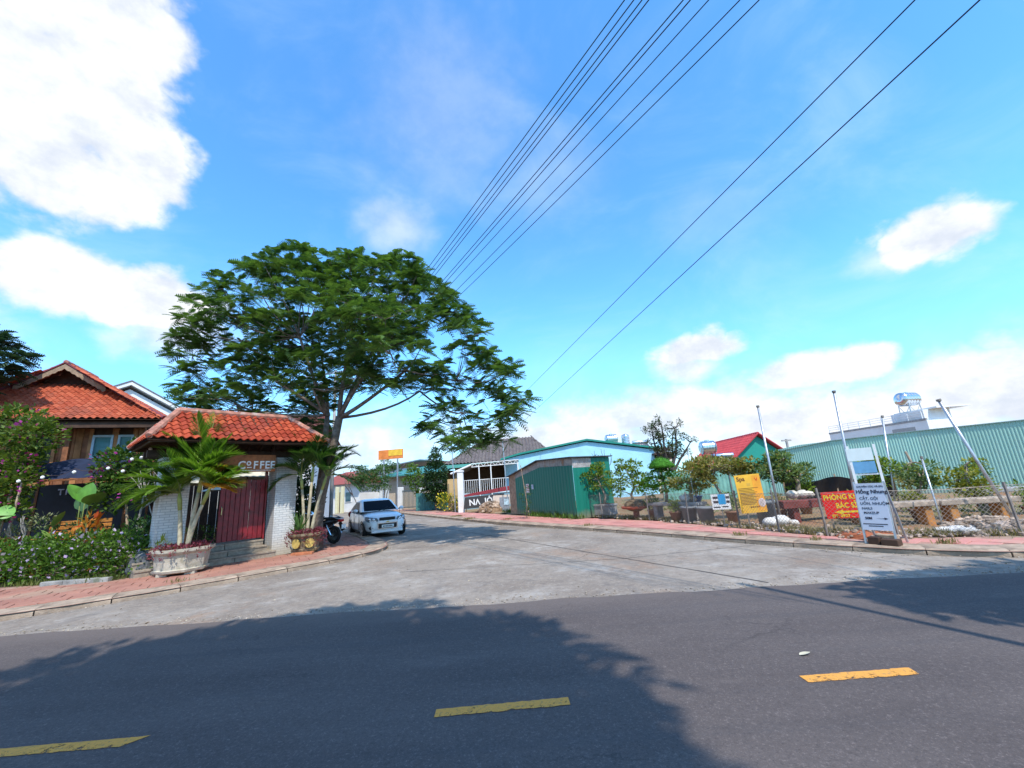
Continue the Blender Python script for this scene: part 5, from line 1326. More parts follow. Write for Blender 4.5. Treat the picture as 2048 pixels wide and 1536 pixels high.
mb = MB(); mb.box(-.15, .2, -.09, .09, .2, .42); mb.build('engine', mat('engine_grey', (.12, .12, .12), .5, .2), mk)
for s in (-1, 1):
    mb = MB(); mb.beam((.38, s * .25, 1.04), (.36, s * .3, 1.2), .015); mb.ball((.36, s * .32, 1.23), .06, 8, 5, .7); mb.build('mirror', BPL, mk)
mb = MB(); mb.beam((-.1, .1, .25), (-.15, .25, 0.0), .025); mb.build('side_stand', STEEL, mk)
for s in (-1, 1): MB().tube([(-.62, s * .11, .29), (-.42, s * .14, .62)], .025, 8).build('shock_absorber', CHR, mk)
# ================================================================== right: bonsai yard behind the chain-link fence
def corrugated(mb, a, b, z0, z1, pitch=.19, amp=.022, tops=None):
    """vertical ribbed sheet from a to b (xy); tops = list of (t, z) for an uneven top edge"""
    a, b = Vector((a[0], a[1], 0)), Vector((b[0], b[1], 0)); L = (b - a).length; d = (b - a).normalized(); nv = Vector((d.y, -d.x, 0))
    n = max(2, int(L / pitch)) * 4; lo, hi = [], []
    for i in range(n + 1):
        t = i / n; k = i % 4; h = amp if k in (1, 2) else 0
        zt = z1 if tops is None else float(np.interp(t, [q[0] for q in tops], [q[1] for q in tops]))
        p = a + d * (L * t) + nv * h; lo.append((p.x, p.y, z0)); hi.append((p.x, p.y, zt))
    mb.add(lo + hi, [(i, i + 1, n + 2 + i, n + 1 + i) for i in range(n)])
    return mb
def sheet_mat(name, col, dirt):
    m = bpy.data.materials.new(name); m.use_nodes = True
    k = NT(m.node_tree); b = k.n['Principled BSDF']; tcn = k.new('ShaderNodeTexCoord').outputs['Object']
    oi = k.new('ShaderNodeObjectInfo').outputs['Random']
    c = k.mix(oi, tuple(x * .86 for x in col), tuple(min(1, x * 1.12) for x in col))
    st = k.noise(k.vmath('MULTIPLY', tcn, (2.2, 2.2, .16)), 1.6, 6, .7)
    c = k.mix(k.math('MULTIPLY', k.smooth(st, .48, .72), .5), c, dirt)
    bl = k.noise(tcn, .7, 6, .65); c = k.mix(k.math('MULTIPLY', k.smooth(bl, .5, .72), .45), c, tuple(x * .7 for x in col))
    sp = k.new('ShaderNodeSeparateXYZ'); k.link(tcn, sp.inputs[0])
    mud = k.smooth(k.math('ADD', sp.outputs[2], k.math('MULTIPLY', k.noise(tcn, 3, 4, .6), .35)), .55, .15)
    c = k.mix(k.math('MULTIPLY', mud, .6), c, (.30, .20, .13))
    k.put(b.inputs['Base Color'], c); b.inputs['Roughness'].default_value = .5; b.inputs['Specular IOR Level'].default_value = .35
    return m
GSHEET = mat('green_sheet', (.26, .47, .405), .5, .10, .8, .35, dirt=(.31, .50, .44), dscale=1.2)
DGREEN = mat('dark_green_sheet', (.006, .165, .115), .5, .14, .9, .35)
GSHEET = sheet_mat('pale_green_sheet', (.30, .51, .43), (.40, .54, .47))
DGREEN = sheet_mat('deep_green_sheet', (.006, .165, .115), (.03, .17, .13))
TIN = mat('weathered_tin', (.38, .35, .33), .55, .25, 5, .4, metal=.3, dirt=(.34, .17, .09), dscale=2.2)
WPLANK = mat('grey_plank', (.36, .26, .18), .85, .3, 6, bump=.3)
# ---- green shed
shed = thing('green_shed', 'dark green sheet-metal shed with tin top strip beside the pavement', 'shed', (2.24, 17.4, PH))
Ao, Bo, Co, Do = (-2.79, 6.1), (0, 0), (1.75, .95), (-1.0, 7.2)
dx, dy = Bo[0] - Ao[0], Bo[1] - Ao[1]
TOPS = [(0, 1.92), (.1, 2.08), (.55, 2.52), (1.0, 2.42)]
topz = lambda t: float(np.interp(t, [q[0] for q in TOPS], [q[1] for q in TOPS]))
for k in range(5):
    t0, t1 = k * .026, (k + 1) * .026 - .003
    mb = MB(); p0 = (Ao[0] + dx * t0, Ao[1] + dy * t0); p1 = (Ao[0] + dx * t1, Ao[1] + dy * t1)
    mb.add([(p0[0], p0[1], 0), (p1[0], p1[1], 0), (p1[0], p1[1], topz(t1)), (p0[0], p0[1], topz(t0)), (p0[0] + .03, p0[1] + .02, 0), (p1[0] + .03, p1[1] + .02, 0), (p1[0] + .03, p1[1] + .02, topz(t1)), (p0[0] + .03, p0[1] + .02, topz(t0))], [(0, 1, 2, 3), (7, 6, 5, 4), (0, 3, 7, 4), (1, 5, 6, 2), (3, 2, 6, 7)])
    mb.build('plank', WPLANK, shed)
for k in range(3):
    t0, t1 = .13 + .29 * k, .13 + .29 * (k + 1)
    a = (Ao[0] + dx * t0, Ao[1] + dy * t0); b = (Ao[0] + dx * t1, Ao[1] + dy * t1)
    corrugated(MB(), a, b, 0, 0, .24, .012, [(0, topz(t0) - .30), (.5, topz((t0 + t1) / 2) - .30), (1, topz(t1) - .30)]).build('wall_sheet', DGREEN, shed)
    o = (-.025, -.012)
    mb = MB(); pa = (a[0] + o[0] * 0 + .01, a[1] + .005); pb2 = (b[0] + .01, b[1] + .005)
    nseg = 22; lo, hi = [], []
    for i in range(nseg + 1):
        t = i / nseg; tt = t0 + (t1 - t0) * t; am = .014 if i % 2 else 0
        x, y = pa[0] + (pb2[0] - pa[0]) * t + am * .9, pa[1] + (pb2[1] - pa[1]) * t + am * .4
        lo.append((x, y, topz(tt) - .34)); hi.append((x, y, topz(tt) - .01))
    mb.add(lo + hi, [(i, i + 1, nseg + 2 + i, nseg + 1 + i) for i in range(nseg)]); mb.build('tin_strip', TIN, shed)
for k in range(2):
    a = (Bo[0] + (Co[0] - Bo[0]) * k / 2 + (.0 if k else .01), Bo[1] + (Co[1] - Bo[1]) * k / 2); b = (Bo[0] + (Co[0] - Bo[0]) * (k + 1) / 2, Bo[1] + (Co[1] - Bo[1]) * (k + 1) / 2)
    corrugated(MB(), a, b, 0, 2.40 if k else 2.02, .22, .012).build('wall_sheet', DGREEN, shed)
mb = MB(); corrugated(mb, (Bo[0] + .02, Bo[1] + .03), (Bo[0] + 1.25, Bo[1] + .70), 2.0, 2.40, .09, .014); mb.build('tin_strip', TIN, shed)
mb = MB(); corrugated(mb, Co, (Co[0] - .6, Co[1] + 5.5), 0, 2.4, .24, .012); corrugated(mb, Do, Ao, 0, 1.95, .24, .012); mb.build('back_wall', DGREEN, shed)
DROOF = mat('dark_roof_sheet', (.06, .075, .08), .6, .2)
mb = MB()
rp = [(Ao[0] - .15, Ao[1] - .05, 1.96), (Ao[0] + dx * .55 - .12, Ao[1] + dy * .55 - .1, 2.57), (Bo[0] - .1, Bo[1] - .22, 2.47), (Co[0] + .15, Co[1] - .1, 2.46), (Co[0] - .5, Co[1] + 5.6, 2.5), (Do[0], Do[1], 2.05)]
mb.add(rp + [(x, y, z - .035) for x, y, z in rp], [(0, 1, 2, 3, 4, 5), (11, 10, 9, 8, 7, 6)] + [(i, i + 6, (i + 1) % 6 + 6, (i + 1) % 6) for i in range(6)]); mb.build('roof', DROOF, shed)
for (t, z, w_, h, lab, colr) in ((.36, 1.28, .34, .44, 'larger white paper notice with red print on the green shed', (.75, .72, .70)), (.44, 1.34, .22, .22, 'small pale blue paper notice on the green shed', (.62, .74, .82))):
    nt = thing('paper_notice', lab, 'notice', (2.24 + Ao[0] + dx * t - .035, 17.4 + Ao[1] + dy * t - .02, PH + z), math.degrees(math.atan2(dy, dx)), group='paper notices on the green shed')
    MB().box(-w_ / 2, w_ / 2, -.004, .0, -h / 2, h / 2).build('sheet', mat('paper' + lab[:5], colr, .8, .05), nt)
    mb = MB()
    for k in range(4): mb.box(-w_ * .38, w_ * .38, -.0065, -.0045, h * .30 - k * h * .18, h * .36 - k * h * .18)
    mb.build('print', mat('red_print', (.5, .12, .1), .8, .1) if w_ > .3 else mat('blue_print', (.15, .25, .5), .8, .1), nt)

# ---- chain-link fence
FP = [(1.95, 19.3), (3.2, 17.1), (4.44, 15.1), (5.1, 13.35), (5.76, 11.6), (6.12, 10.5), (6.48, 9.40), (7.3, 8.62), (9.03, 8.05), (11.2, 7.9), (14, 7.8)]
fen = thing('chain_link_fence', 'low rusty chain-link fence with thin posts around the bonsai yard', 'fence', (6.48, 9.40, PH))
FH = .88
RUSTW = mat('rusty_wire', (.30, .26, .22), .6, .3, 9, .4, metal=.4)
RPOST = mat('grey_post', (.20, .18, .16), .7, .3, 6)
net = MB(); rnd = random.Random(8)
for (x0, y0), (x1, y1) in zip(FP, FP[1:]):
    a = Vector((x0 - 6.48, y0 - 9.40, 0)); b = Vector((x1 - 6.48, y1 - 9.40, 0)); L = (b - a).length; d = (b - a) / L; cell = .085
    sag = lambda s: FH - .05 * math.sin(math.pi * s / L) - .02
    n = int(L / cell)
    for i in range(-int(FH / cell), n + 1):
        for sg in (1, -1):
            s0, s1 = (i * cell, i * cell + FH) if sg > 0 else (i * cell + FH, i * cell)
            za, zb = 0.03, FH
            # clip along s in [0, L]
            t0, t1 = 0.0, 1.0
            if sg > 0:
                if s0 < 0: t0 = -s0 / FH
                if s1 > L: t1 = (L - s0) / FH
            else:
                if s0 > L: t0 = (s0 - L) / FH
                if s1 < 0: t1 = s0 / FH
            if t1 - t0 < .04: continue
            pa = a + d * (s0 + (s1 - s0) * t0); pb2 = a + d * (s0 + (s1 - s0) * t1)
            pa.z = .03 + (FH - .03) * t0; pb2.z = .03 + (FH - .03) * t1
            nn_ = Vector((-d.y, d.x, 0)) * .0028
            u_ = (pb2 - pa).normalized(); sd = u_.cross(nn_).normalized() * .0028
            net.add([pa + nn_, pa - nn_ + sd, pa - nn_ - sd, pb2 + nn_, pb2 - nn_ + sd, pb2 - nn_ - sd], [(0, 1, 4, 3), (1, 2, 5, 4), (2, 0, 3, 5)])
    MB().tube([a + Vector((0, 0, FH)), (a + b) / 2 + Vector((0, 0, FH - .03)), b + Vector((0, 0, FH))], .005, 5).build('top_wire', RUSTW, fen)
o = net.build('wire_mesh', RUSTW, fen); o['kind'] = 'stuff'
for i, (x, y) in enumerate(FP):
    MB().beam((x - 6.48, y - 9.40, -.05), (x - 6.48 + rnd.uniform(-.03, .03), y - 9.40, FH + .06 + rnd.uniform(-.03, .06)), .032).build('post', RPOST, fen)

# ---- leaning steel poles
def steel_pole(label, a, b, r=.03):
    t = thing('steel_pole', label, 'pole', a, group='leaning steel poles in the bonsai yard')
    v = Vector(b) - Vector(a); mb = MB(); mb.tube([(0, 0, -.1), v], r, 8); mb.build('shaft', STEEL, t, True)
    mb = MB(); mb.tube([v, v + v.normalized() * .05], r * 1.5, 8); mb.build('cap', RPOST, t)
steel_pole('leaning steel pole rising behind the yellow spa sign', (6.95, 11.75, PH), (7.19, 12.1, 3.33))
steel_pole('tall steel pole rising behind the red clinic banner', (8.15, 10.6, PH), (8.33, 10.6, 3.36))
steel_pole('thin steel pole against the green wall under the rooftop tank', (9.3, 10.9, PH), (9.74, 11, 2.67), .022)
steel_pole('slim steel pole between the two right-hand benches', (8.75, 9.2, PH), (9.02, 9.5, 1.55), .018)
steel_pole('strongly leaning steel pole at the right edge', (10.2, 9.1, PH), (9.6, 9.3, 2.78), .03)
steel_pole('thin pale stake left of the round steel tank', (5.55, 13.9, PH), (5.78, 14.2, 2.35), .014)

# ---- signs
def board_sign(name, label, loc, rz, tilt=(0, 0)):
    return thing(name, label, 'sign', loc, rz, tilt=tilt)
def flat_text(parent, s, m, size, x, z, y=-.012, bold=.0, align='LEFT', rot=0, sx=1.0, nm='lettering'):
    return place(nm, text_mesh(s, m, size, .0015, align, bold, sx), parent, (x, y, z), (R(90), R(rot), 0))
YEL = mat('yellow_vinyl', (.78, .43, .045), .6, .10, 2.5, .3)
BRN = mat('brown_ink', (.17, .07, .02), .7, 0)
sp_ = board_sign('spa_sign', 'yellow upright spa sign fixed to the fence', (6.10, 11.35, PH + .04), -14, (0, -2)); sp_.scale = (.86, .92, .92)
MB().box(-.355, .355, -.01, .01, .36, 1.42).build('board', YEL, sp_)
MB().box(.12, .352, -.0135, -.0105, .40, 1.38).build('orange_area', mat('orange_vinyl', (.80, .34, .035), .6, .15, 3), sp_)
flat_text(sp_, 'Spa', BRN, .17, -.31, 1.25, -.014, .004)
flat_text(sp_, '𝚼'.replace('𝚼', 'V'), mat('red_ink', (.55, .05, .02), .7, 0), .13, .20, 1.22, -.0155, .003)
mb = MB(); mb.box(-.05, .05, -.0135, -.0105, 1.10, 1.18); mb.build('faded_title', mat('gold_ink', (.62, .36, .06), .7, 0), sp_)
mb = MB()
for k in range(12):
    z = 1.04 - k * .04; mb.box(-.31, .12 + .12 * (k % 3 == 0) - .05 * (k % 2), -.0150, -.0137, z - .007, z + .006)
o = mb.build('text_lines', BRN, sp_); o['kind'] = 'stuff'
mb = MB(); mb.ball((.26, -.012, .62), .1, 10, 6, 1.2); o = mb.build('printed_portrait', mat('pale_print', (.62, .50, .46), .7, .3, 9), sp_); o.scale = (1, .05, 1); o.location = (0, -.0145, 0)
flat_text(sp_, '0', BRN, .001, 0, .5) if False else None
mb = MB()
for k in range(5): mb.box(-.08 + k * .055, -.045 + k * .055, -.0150, -.0137, .50, .535)
mb.build('phone_digits', BRN, sp_)
MB().beam((-.2, .03, -.1), (-.2, .03, 1.4), .035).build('post', RPOST, sp_)
ph = board_sign('photo_sign', 'small white sign with blue band and dark photos on the fence', (5.72, 12.35, PH), -22)
MB().box(-.24, .24, -.012, .0, .42, .84).build('board', WHITE, ph)
MB().box(-.06, .13, -.0155, -.0125, .56, .838).build('blue_band', mat('cyan_print', (.02, .32, .62), .6, .1), ph)
for x, z in ((-.13, .75), (-.13, .63), (.18, .75), (.18, .63)): MB().box(x - .065 if x < 0 else x - .04, x + .065 if x < 0 else x + .05, -.0155, -.0125, z - .035, z + .03).build('photo', mat('dark_print', (.05, .04, .045), .6, .3, 20), ph)
mb = MB(); mb.box(-.2, -.03, -.0155, -.0125, .47, .50); mb.box(0.02, .17, -.0155, -.0125, .48, .51); mb.build('caption', BLACK, ph)
MB().beam((0, .02, -.05), (0, .02, .6), .03).build('post', RPOST, ph)

REDV = mat('red_vinyl', (.80, .014, .010), .55, .08, 2, .3)
YINK = mat('yellow_ink', (.85, .62, .03), .6, 0)
rc = board_sign('clinic_banner', 'red clinic banner with yellow letters behind the white board', (7.25, 9.75, PH), -32, (0, -2))
MB().box(-.36, .66, -.01, .005, .28, .86).build('banner', REDV, rc)
flat_text(rc, 'PHÒNG KHÁM', YINK, .155, -.335, .685, -.0125, .004, sx=.78)
flat_text(rc, 'BÁC SĨ THU', YINK, .155, -.14, .50, -.0125, .004, sx=.80)
mb = MB(); mb.add([(-.20, -.0125, .415), (-.04, -.0125, .465), (-.04, -.0125, .435), (.25, -.0125, .435), (.25, -.0125, .395), (-.04, -.0125, .395), (-.04, -.0125, .365)], [(0, 1, 2, 3, 4, 5, 6)]); mb.build('arrow', YINK, rc)
flat_text(rc, 'ĐT: 0937 ...', YINK, .085, -.26, .305, -.0125, .003)
for x in (-.28, .55): MB().beam((x, .03, -.1), (x, .03, .86), .04).build('post', WPLANK, rc)

# two-post panel sign behind the A-board
ps = board_sign('panel_sign', 'tall two-post sign with white panel above a blue one', (7.30, 9.0, PH), -40)
for x in (-.20, .24): MB().beam((x, 0, 0), (x, 0, 1.82), .045).build('post', WHITE, ps)
MB().box(-.24, .19, -.03, -.01, 1.50, 1.76).build('white_panel', mat('pale_panel', (.72, .80, .78), .4, .04), ps)
MB().box(-.19, .19, -.02, .0, 1.24, 1.48).build('blue_panel', mat('faded_blue_panel', (.15, .36, .56), .5, .15, 4), ps)
MB().box(-.18, .22, -.01, .01, 1.20, 1.23).build('rail', WHITE, ps)
# white A-frame board
ab = board_sign('a_frame_board', 'white lettered A-frame board standing on the pavement corner', (6.52, 8.1, PH), -60)
PALEB = mat('pale_board', (.55, .58, .66), .5, .05, 2)
INK = mat('dark_ink', (.03, .03, .05), .7, 0)
fr2 = MB(); lean = .12
for x in (-.23, .23): fr2.beam((x, -.02, .0), (x, .09, 1.10), .03); fr2.beam((x, .42, 0), (x, .09, 1.10), .03)
fr2.beam((-.23, -.01, .08), (.23, -.01, .08), .025); fr2.beam((-.23, .40, .08), (.23, .40, .08), .025)
fr2.build('frame', STEEL, ab)
bo = MB().box(-.225, .225, -.012, 0, 0, .84).build('board', PALEB, ab); bo.location = (0, -.012, .24); bo.rotation_euler = (-math.atan(.10), 0, 0)
for s, sz, x, z, b_ in (('CHUYÊN TÓC VÀ SPA', .042, -.19, .765, .001), ('Hồng Nhung', .092, -.215, .655, .0025), ('CẮT, GỘI', .068, -.18, .54, .0005), ('UỐN, NHUỘM', .068, -.18, .45, .0005), ('NAILS', .062, -.17, .365, .0005), ('MAKEUP', .062, -.155, .285, .0005), ('50M', .06, -.15, .19, .0025)):
    place('lettering', text_mesh(s, INK, sz, .001, 'LEFT', b_), bo, (x, -.0145, z), (R(90), 0, 0))
mb = MB(); mb.add([(.0, -.0145, .205), (.14, -.0145, .21), (.14, -.0145, .225), (.20, -.0145, .205), (.14, -.0145, .185), (.14, -.0145, .2)], [(0, 1, 2, 3, 4, 5)]); mb.build('arrow', INK, bo)
mb = MB(); mb.box(-.2, .17, -.0145, -.0125, .10, .115); mb.box(-.12, .1, -.0145, -.0125, .065, .08); mb.build('address_line', INK, bo)
wb = thing('timber_block', 'dark timber blocks weighing down the A-frame board', 'timber', (6.52, 8.1, PH), -60)
MB().cbox(-.16, .02, -.12, .02, .0, .13, .01).build('block', DARKWOOD, wb); MB().cbox(.05, .30, -.16, .02, .0, .11, .01).build('block', DARKWOOD, wb)
MB().cbox(-.12, .2, .1, .24, 0, .15, .01).build('block', WPLANK, wb)

# ---- bonsai
LB1 = leafmat('bonsai_green', (.075, .14, .018), (.24, .33, .055), .35)
LB2 = leafmat('bonsai_olive', (.14, .13, .03), (.38, .33, .12), .35)
LB3 = leafmat('bonsai_bright', (.03, .11, .010), (.12, .27, .025), .3)
LB4 = leafmat('bonsai_dark', (.06, .12, .045), (.20, .28, .11), .35)
LB5 = leafmat('bonsai_yellow', (.13, .15, .02), (.34, .33, .06), .35)
def bonsai(label, loc, trunk, pads, m, per=120, size=.075, z0=0, shell=.5, rt_=.06, m2=None, group='bonsai trees in the yard'):
    t = thing('bonsai', label, 'bonsai', loc, group=group)
    tr = MB(); n = len(trunk); tr.tube([Vector(p) for p in trunk], [rt_ * (1 - .6 * i / (n - 1)) for i in range(n)], 7); tr.build('trunk', mat('bonsai_bark', (.30, .24, .18), .9, .3, 9, bump=.4), t, True)
    br = MB()
    for p in pads:
        k = min(range(n), key=lambda i: (Vector(trunk[i]) - Vector(p[:3])).length + (0 if i else 9)); br.tube(curve_pts(trunk[k], p[:3], (0, 0, .05), 4), [rt_ * .4, rt_ * .3, rt_ * .2, rt_ * .1], 5)
    br.build('branches', mat('bonsai_bark', (.3, .24, .18)), t, True)
    foliage('foliage', pads, per * 2.1, size * 1.2, m, t, shell=shell, aspect=.6)
    if m2: foliage('new_shoots', pads, per * .35, size * 1.1, m2, t, shell=.8, aspect=.5, up=.9)
    return t
rp_ = random.Random(12)
def padset(cx_, cz, rx, rz, n, pr=.3, flat=.6, ry=None):
    out = []
    for _ in range(n):
        a = rp_.uniform(0, 6.28); q = math.sqrt(rp_.random()); s = rp_.uniform(.75, 1.2)
        pr_ = pr * 1.2
        out.append((cx_ + 1.15 * rx * q * math.cos(a), (ry or rx) * rp_.uniform(-.8, .8), cz + rz * q * math.sin(a), pr_ * s, pr_ * s, pr_ * flat * s))
    return out
GREYC = mat('grey_planter', (.34, .33, .32), .85, .22, 6, .2, bump=.3, dirt=(.24, .2, .16), dscale=3)
REDC = mat('dark_red_concrete', (.19, .045, .035), .75, .3, 5)
TIMB = mat('weathered_bench', (.38, .30, .23), .85, .3, 6)
def trough(label, loc, w_, d_, h, m=GREYC, rz=0):
    t = thing('bonsai_planter', label, 'planter', loc, rz, 'planters in the bonsai yard')
    mb = MB(); mb.cbox(-w_ / 2, w_ / 2, -d_ / 2, d_ / 2, .06, h, .02); mb.cbox(-w_ / 2 - .03, w_ / 2 + .03, -d_ / 2 - .03, d_ / 2 + .03, h - .07, h + .004, .01); mb.build('trough', m, t)
    MB().box(-w_ / 2 + .05, w_ / 2 - .05, -d_ / 2 + .05, d_ / 2 - .05, h + .006, h + .02).build('soil', SOIL, t)
    mb = MB()
    for x in (-w_ * .35, w_ * .35): mb.box(x - .06, x + .06, -d_ * .4, d_ * .4, 0, .062)
    mb.build('foot', m, t)
def slab_bench(label, loc, w_, d_, h, th, m, legs, rz=0, lm=None):
    t = thing('display_bench', label, 'bench', loc, rz, 'display benches in the bonsai yard')
    MB().cbox(-w_ / 2, w_ / 2, -d_ / 2, d_ / 2, h - th, h, .012).build('slab', m, t)
    for x in legs: MB().cbox(x - .08, x + .08, -d_ * .35, d_ * .35, -.03, h - th - .003, .012).build('leg', lm or m, t)
trough('grey trough planter in front of the green shed', (3.45, 17.75, PH), .85, .55, .48, rz=-50)
bonsai('leafy green bonsai in the grey trough by the shed', (3.45, 17.75, PH + .47), [(0, 0, 0), (.08, 0, .35), (-.05, 0, .7), (-.15, 0, 1.0)], [(-.6, 0, 1.15, .34, .3, .16), (-.2, .1, 1.35, .4, .35, .2), (.2, 0, 1.15, .36, .3, .18), (-.4, 0, .75, .32, .3, .14), (.25, -.1, .8, .3, .28, .14), (-.05, .1, 1.55, .28, .25, .15), (-.9, 0, .95, .2, .2, .12)], LB1, 105, .085, m2=LB5)
mt_ = thing('soil_mound_table', 'red pedestal table carrying a soil mound', 'table', (4.25, 16.0, PH), group='display tables in the bonsai yard')
MB().lathe([(.16, 0), (.15, .06), (.11, .12), (.11, .30), (.5, .36), (.52, .42), (.5, .44)], 14).build('pedestal', mat('brick_red_pot', (.34, .10, .06), .8, .3, 6), mt_)
mb = MB(); mb.ball((0, 0, .46), .42, 12, 8, .5, .08); mb.build('mound', mat('mound_soil', (.20, .14, .085), .95, .3, 8, bump=.5), mt_)
bonsai('spreading yellow-green bonsai on the soil mound', (4.22, 16.05, PH + .55), [(0, 0, 0), (-.06, 0, .3), (.08, 0, .55), (.02, 0, .9)], [(-.5, 0, .7, .36, .32, .2), (-.15, .1, 1.15, .42, .36, .24), (.35, 0, .85, .4, .35, .22), (.15, 0, 1.35, .3, .28, .2), (.65, 0, .6, .32, .3, .18), (-.6, 0, .45, .26, .25, .15), (-.3, .05, 1.45, .2, .2, .14), (.2, -.2, .55, .3, .25, .18)], LB1, 100, .09, m2=LB5)
slab_bench('long grey slab bench under the clipped topiary', (5.3, 14.75, PH), 2.0, .5, .55, .10, GREYC, (-.75, .05, .75), -55)
tp = bonsai('clipped topiary with a smooth green dome on top', (5.15, 15.2, PH + .55), [(0, 0, 0), (.05, 0, .4), (-.03, 0, .8), (0, 0, 1.2)], [(-.35, 0, .72, .42, .38, .16), (.3, .05, .78, .44, .36, .16), (-.05, 0, .98, .5, .4, .14), (.55, 0, .55, .3, .3, .14), (-.62, 0, .45, .36, .3, .15), (.05, -.1, .5, .4, .35, .16)], LB3, 150, .07, shell=.7)
MB().lathe([(.34, 1.17), (.44, 1.20), (.43, 1.26), (.36, 1.37), (.24, 1.47), (.10, 1.535), (.01, 1.54)], 18).build('dome_core', mat('clipped_green', (.045, .15, .015), .8, .35, 14, .1, bump=.8, bscale=40), tp, True)
V, Q = bush_leaves([(0, 0, 1.22, .45, .44, .06), (0, 0, 1.26, .42, .41, .20), (0, 0, 1.31, .31, .30, .24)], 480, .045, shell=.96, aspect=.6)
place('dome', quads_mesh('dome', V, Q, LB3), tp)
bonsai('wide olive-brown bonsai left of the yellow sign', (6.35, 13.85, PH + .5), [(0, 0, 0), (.1, 0, .3), (-.05, 0, .65), (0, 0, 1.0)], padset(0, 1.0, .92, .40, 20, .30, .62, .5), LB2, 85, .08, m2=LB1)
bonsai('small tangled bonsai behind the grey buckets', (5.75, 14.3, PH + .5), [(0, 0, 0), (-.1, 0, .3), (.05, 0, .6)], padset(0, .65, .4, .28, 8, .24, .6), LB2, 85, .075, m2=LB4)
bonsai('tall grey-green bonsai with curved pale trunk behind the red bench', (8.25, 13.0, PH + .55), [(.25, 0, 0), (.15, 0, .25), (.2, 0, .45), (0, 0, .75), (.0, 0, 1.1)], padset(0, .90, .72, .34, 17, .28, .65, .5), LB4, 80, .085, rt_=.085, m2=LB2)
bonsai('green-yellow bonsai right of the two-post sign', (9.35, 11.2, PH + .45), [(0, 0, 0), (.08, 0, .25), (-.05, 0, .5), (.0, 0, .75)], padset(0, .68, .42, .34, 10, .2, .6, .35), LB1, 100, .075, m2=LB5)
bonsai('airy bonsai with crooked bare top twigs by the slim pole', (10.2, 11.0, PH + .4), [(0, 0, 0), (-.1, 0, .25), (.08, 0, .5), (-.05, 0, .95), (-.12, 0, 1.25)], padset(0, .62, .5, .32, 10, .2, .55, .35), LB4, 85, .075, m2=LB5)
bonsai('yellowing bonsai beside the strongly leaning pole', (10.75, 10.3, PH + .35), [(0, 0, 0), (.06, 0, .25), (-.08, 0, .5), (0, 0, .85)], padset(0, .55, .45, .42, 11, .2, .6, .35), LB5, 85, .075, m2=LB1)
slab_bench('dark red concrete bench beneath the tall bonsai', (8.05, 11.95, PH), 1.75, .5, .56, .20, REDC, (-.55, .55), -8)
slab_bench('weathered timber bench right of the A-frame board', (8.75, 10.0, PH), 1.35, .42, .52, .11, TIMB, (-.45, .4), -6, mat('orange_post', (.45, .20, .06), .8, .25))
slab_bench('second weathered timber bench near the right edge', (10.1, 9.75, PH), 1.5, .42, .52, .11, TIMB, (-.5, .45), -10, mat('orange_post', (.45, .2, .06)))
slab_bench('low grey plank shelf behind the bench row', (12.2, 10.6, PH), 2.2, .45, .62, .09, GREYC, (-.8, .8), -8)
GBK = mat('grey_bucket', (.20, .215, .225), .6, .2, 4)
for lab, p, r_, h_ in (('grey bucket left of the pair behind the fence', (5.35, 13.85, PH), .24, .46), ('grey bucket right of the pair behind the fence', (5.62, 13.25, PH), .25, .46), ('tall grey bin right of the yellow spa sign', (6.72, 11.98, PH), .25, .62)):
    t = thing('grey_bucket', lab, 'bucket', p, group='grey buckets behind the fence')
    MB().lathe([(r_ * .82, 0), (r_ * .95, h_ * .85), (r_ * 1.1, h_ * .86), (r_ * 1.12, h_), (r_ * .98, h_), (r_ * .8, h_ * .8)], 16).build('bucket', GBK, t, True)
    MB().lathe([(r_ * .8, h_ * .85), (.01, h_ * .9)], 12).build('soil', SOIL, t)
WBAG = mat('white_sack', (.66, .63, .58), .8, .15, 5, bump=.5, dirt=(.45, .38, .30), dscale=4)
def sack(label, loc, pts, m=WBAG):
    t = thing('white_sack', label, 'sack', loc, group='sacks and wrapped root balls')
    for p in pts: mb = MB(); mb.ball(p[:3], p[3], 10, 7, p[4], .10); mb.build('sack', m, t, True)
sack('crumpled white sacks on the ground by the grey bin', (6.55, 11.25, PH), [(-.18, 0, .12, .19, .65), (.12, .05, .14, .23, .6), (.4, -.02, .07, .13, .6)])
sack('white wrapped root ball on the dark red bench', (7.75, 12.3, PH + .57), [(0, 0, .12, .16, .75), (.28, 0, .12, .17, .7), (.5, .05, .1, .14, .7)], mat('cream_wrap', (.60, .54, .44), .8, .2, 5, bump=.5))
sack('torn white plastic sheet among rubble at the right', (8.75, 8.75, PH), [(0, 0, .05, .3, .25), (.35, .1, .06, .25, .3), (-.3, .1, .04, .2, .3)])
sack('pale plastic bundle beside the blue basin', (5.55, 14.5, PH + .55), [(0, 0, .12, .2, .7), (.25, 0, .08, .13, .7)])
bs = thing('blue_basin', 'blue plastic basin behind the fence near the topiary', 'basin', (6.0, 14.9, PH + .5))
MB().lathe([(.2, 0), (.3, .2), (.32, .2), (.29, .19), (.18, .02)], 16).build('basin', mat('blue_plastic', (.02, .14, .42), .4, .1), bs, True)
MB().box(-.25, .25, -.25, .25, -.5, -.005).build('stand', GREYC, bs)
tarp = thing('black_tarp', 'black plastic tarp hung low in front of the green wall', 'tarp', (9.9, 13.4, PH), -25)
mb = MB(); NT_ = 30; vs = []
for i in range(NT_ + 1):
    t = i / NT_; x = -1.4 + 2.8 * t; zt = 1.12 - .22 * math.sin(math.pi * t * 2) ** 2 * .6 - .1 * t; 
    for j in range(5): vs.append((x, .08 * math.sin(i * 1.1 + j * .8) + .05 * j, zt - (j / 4) * .62))
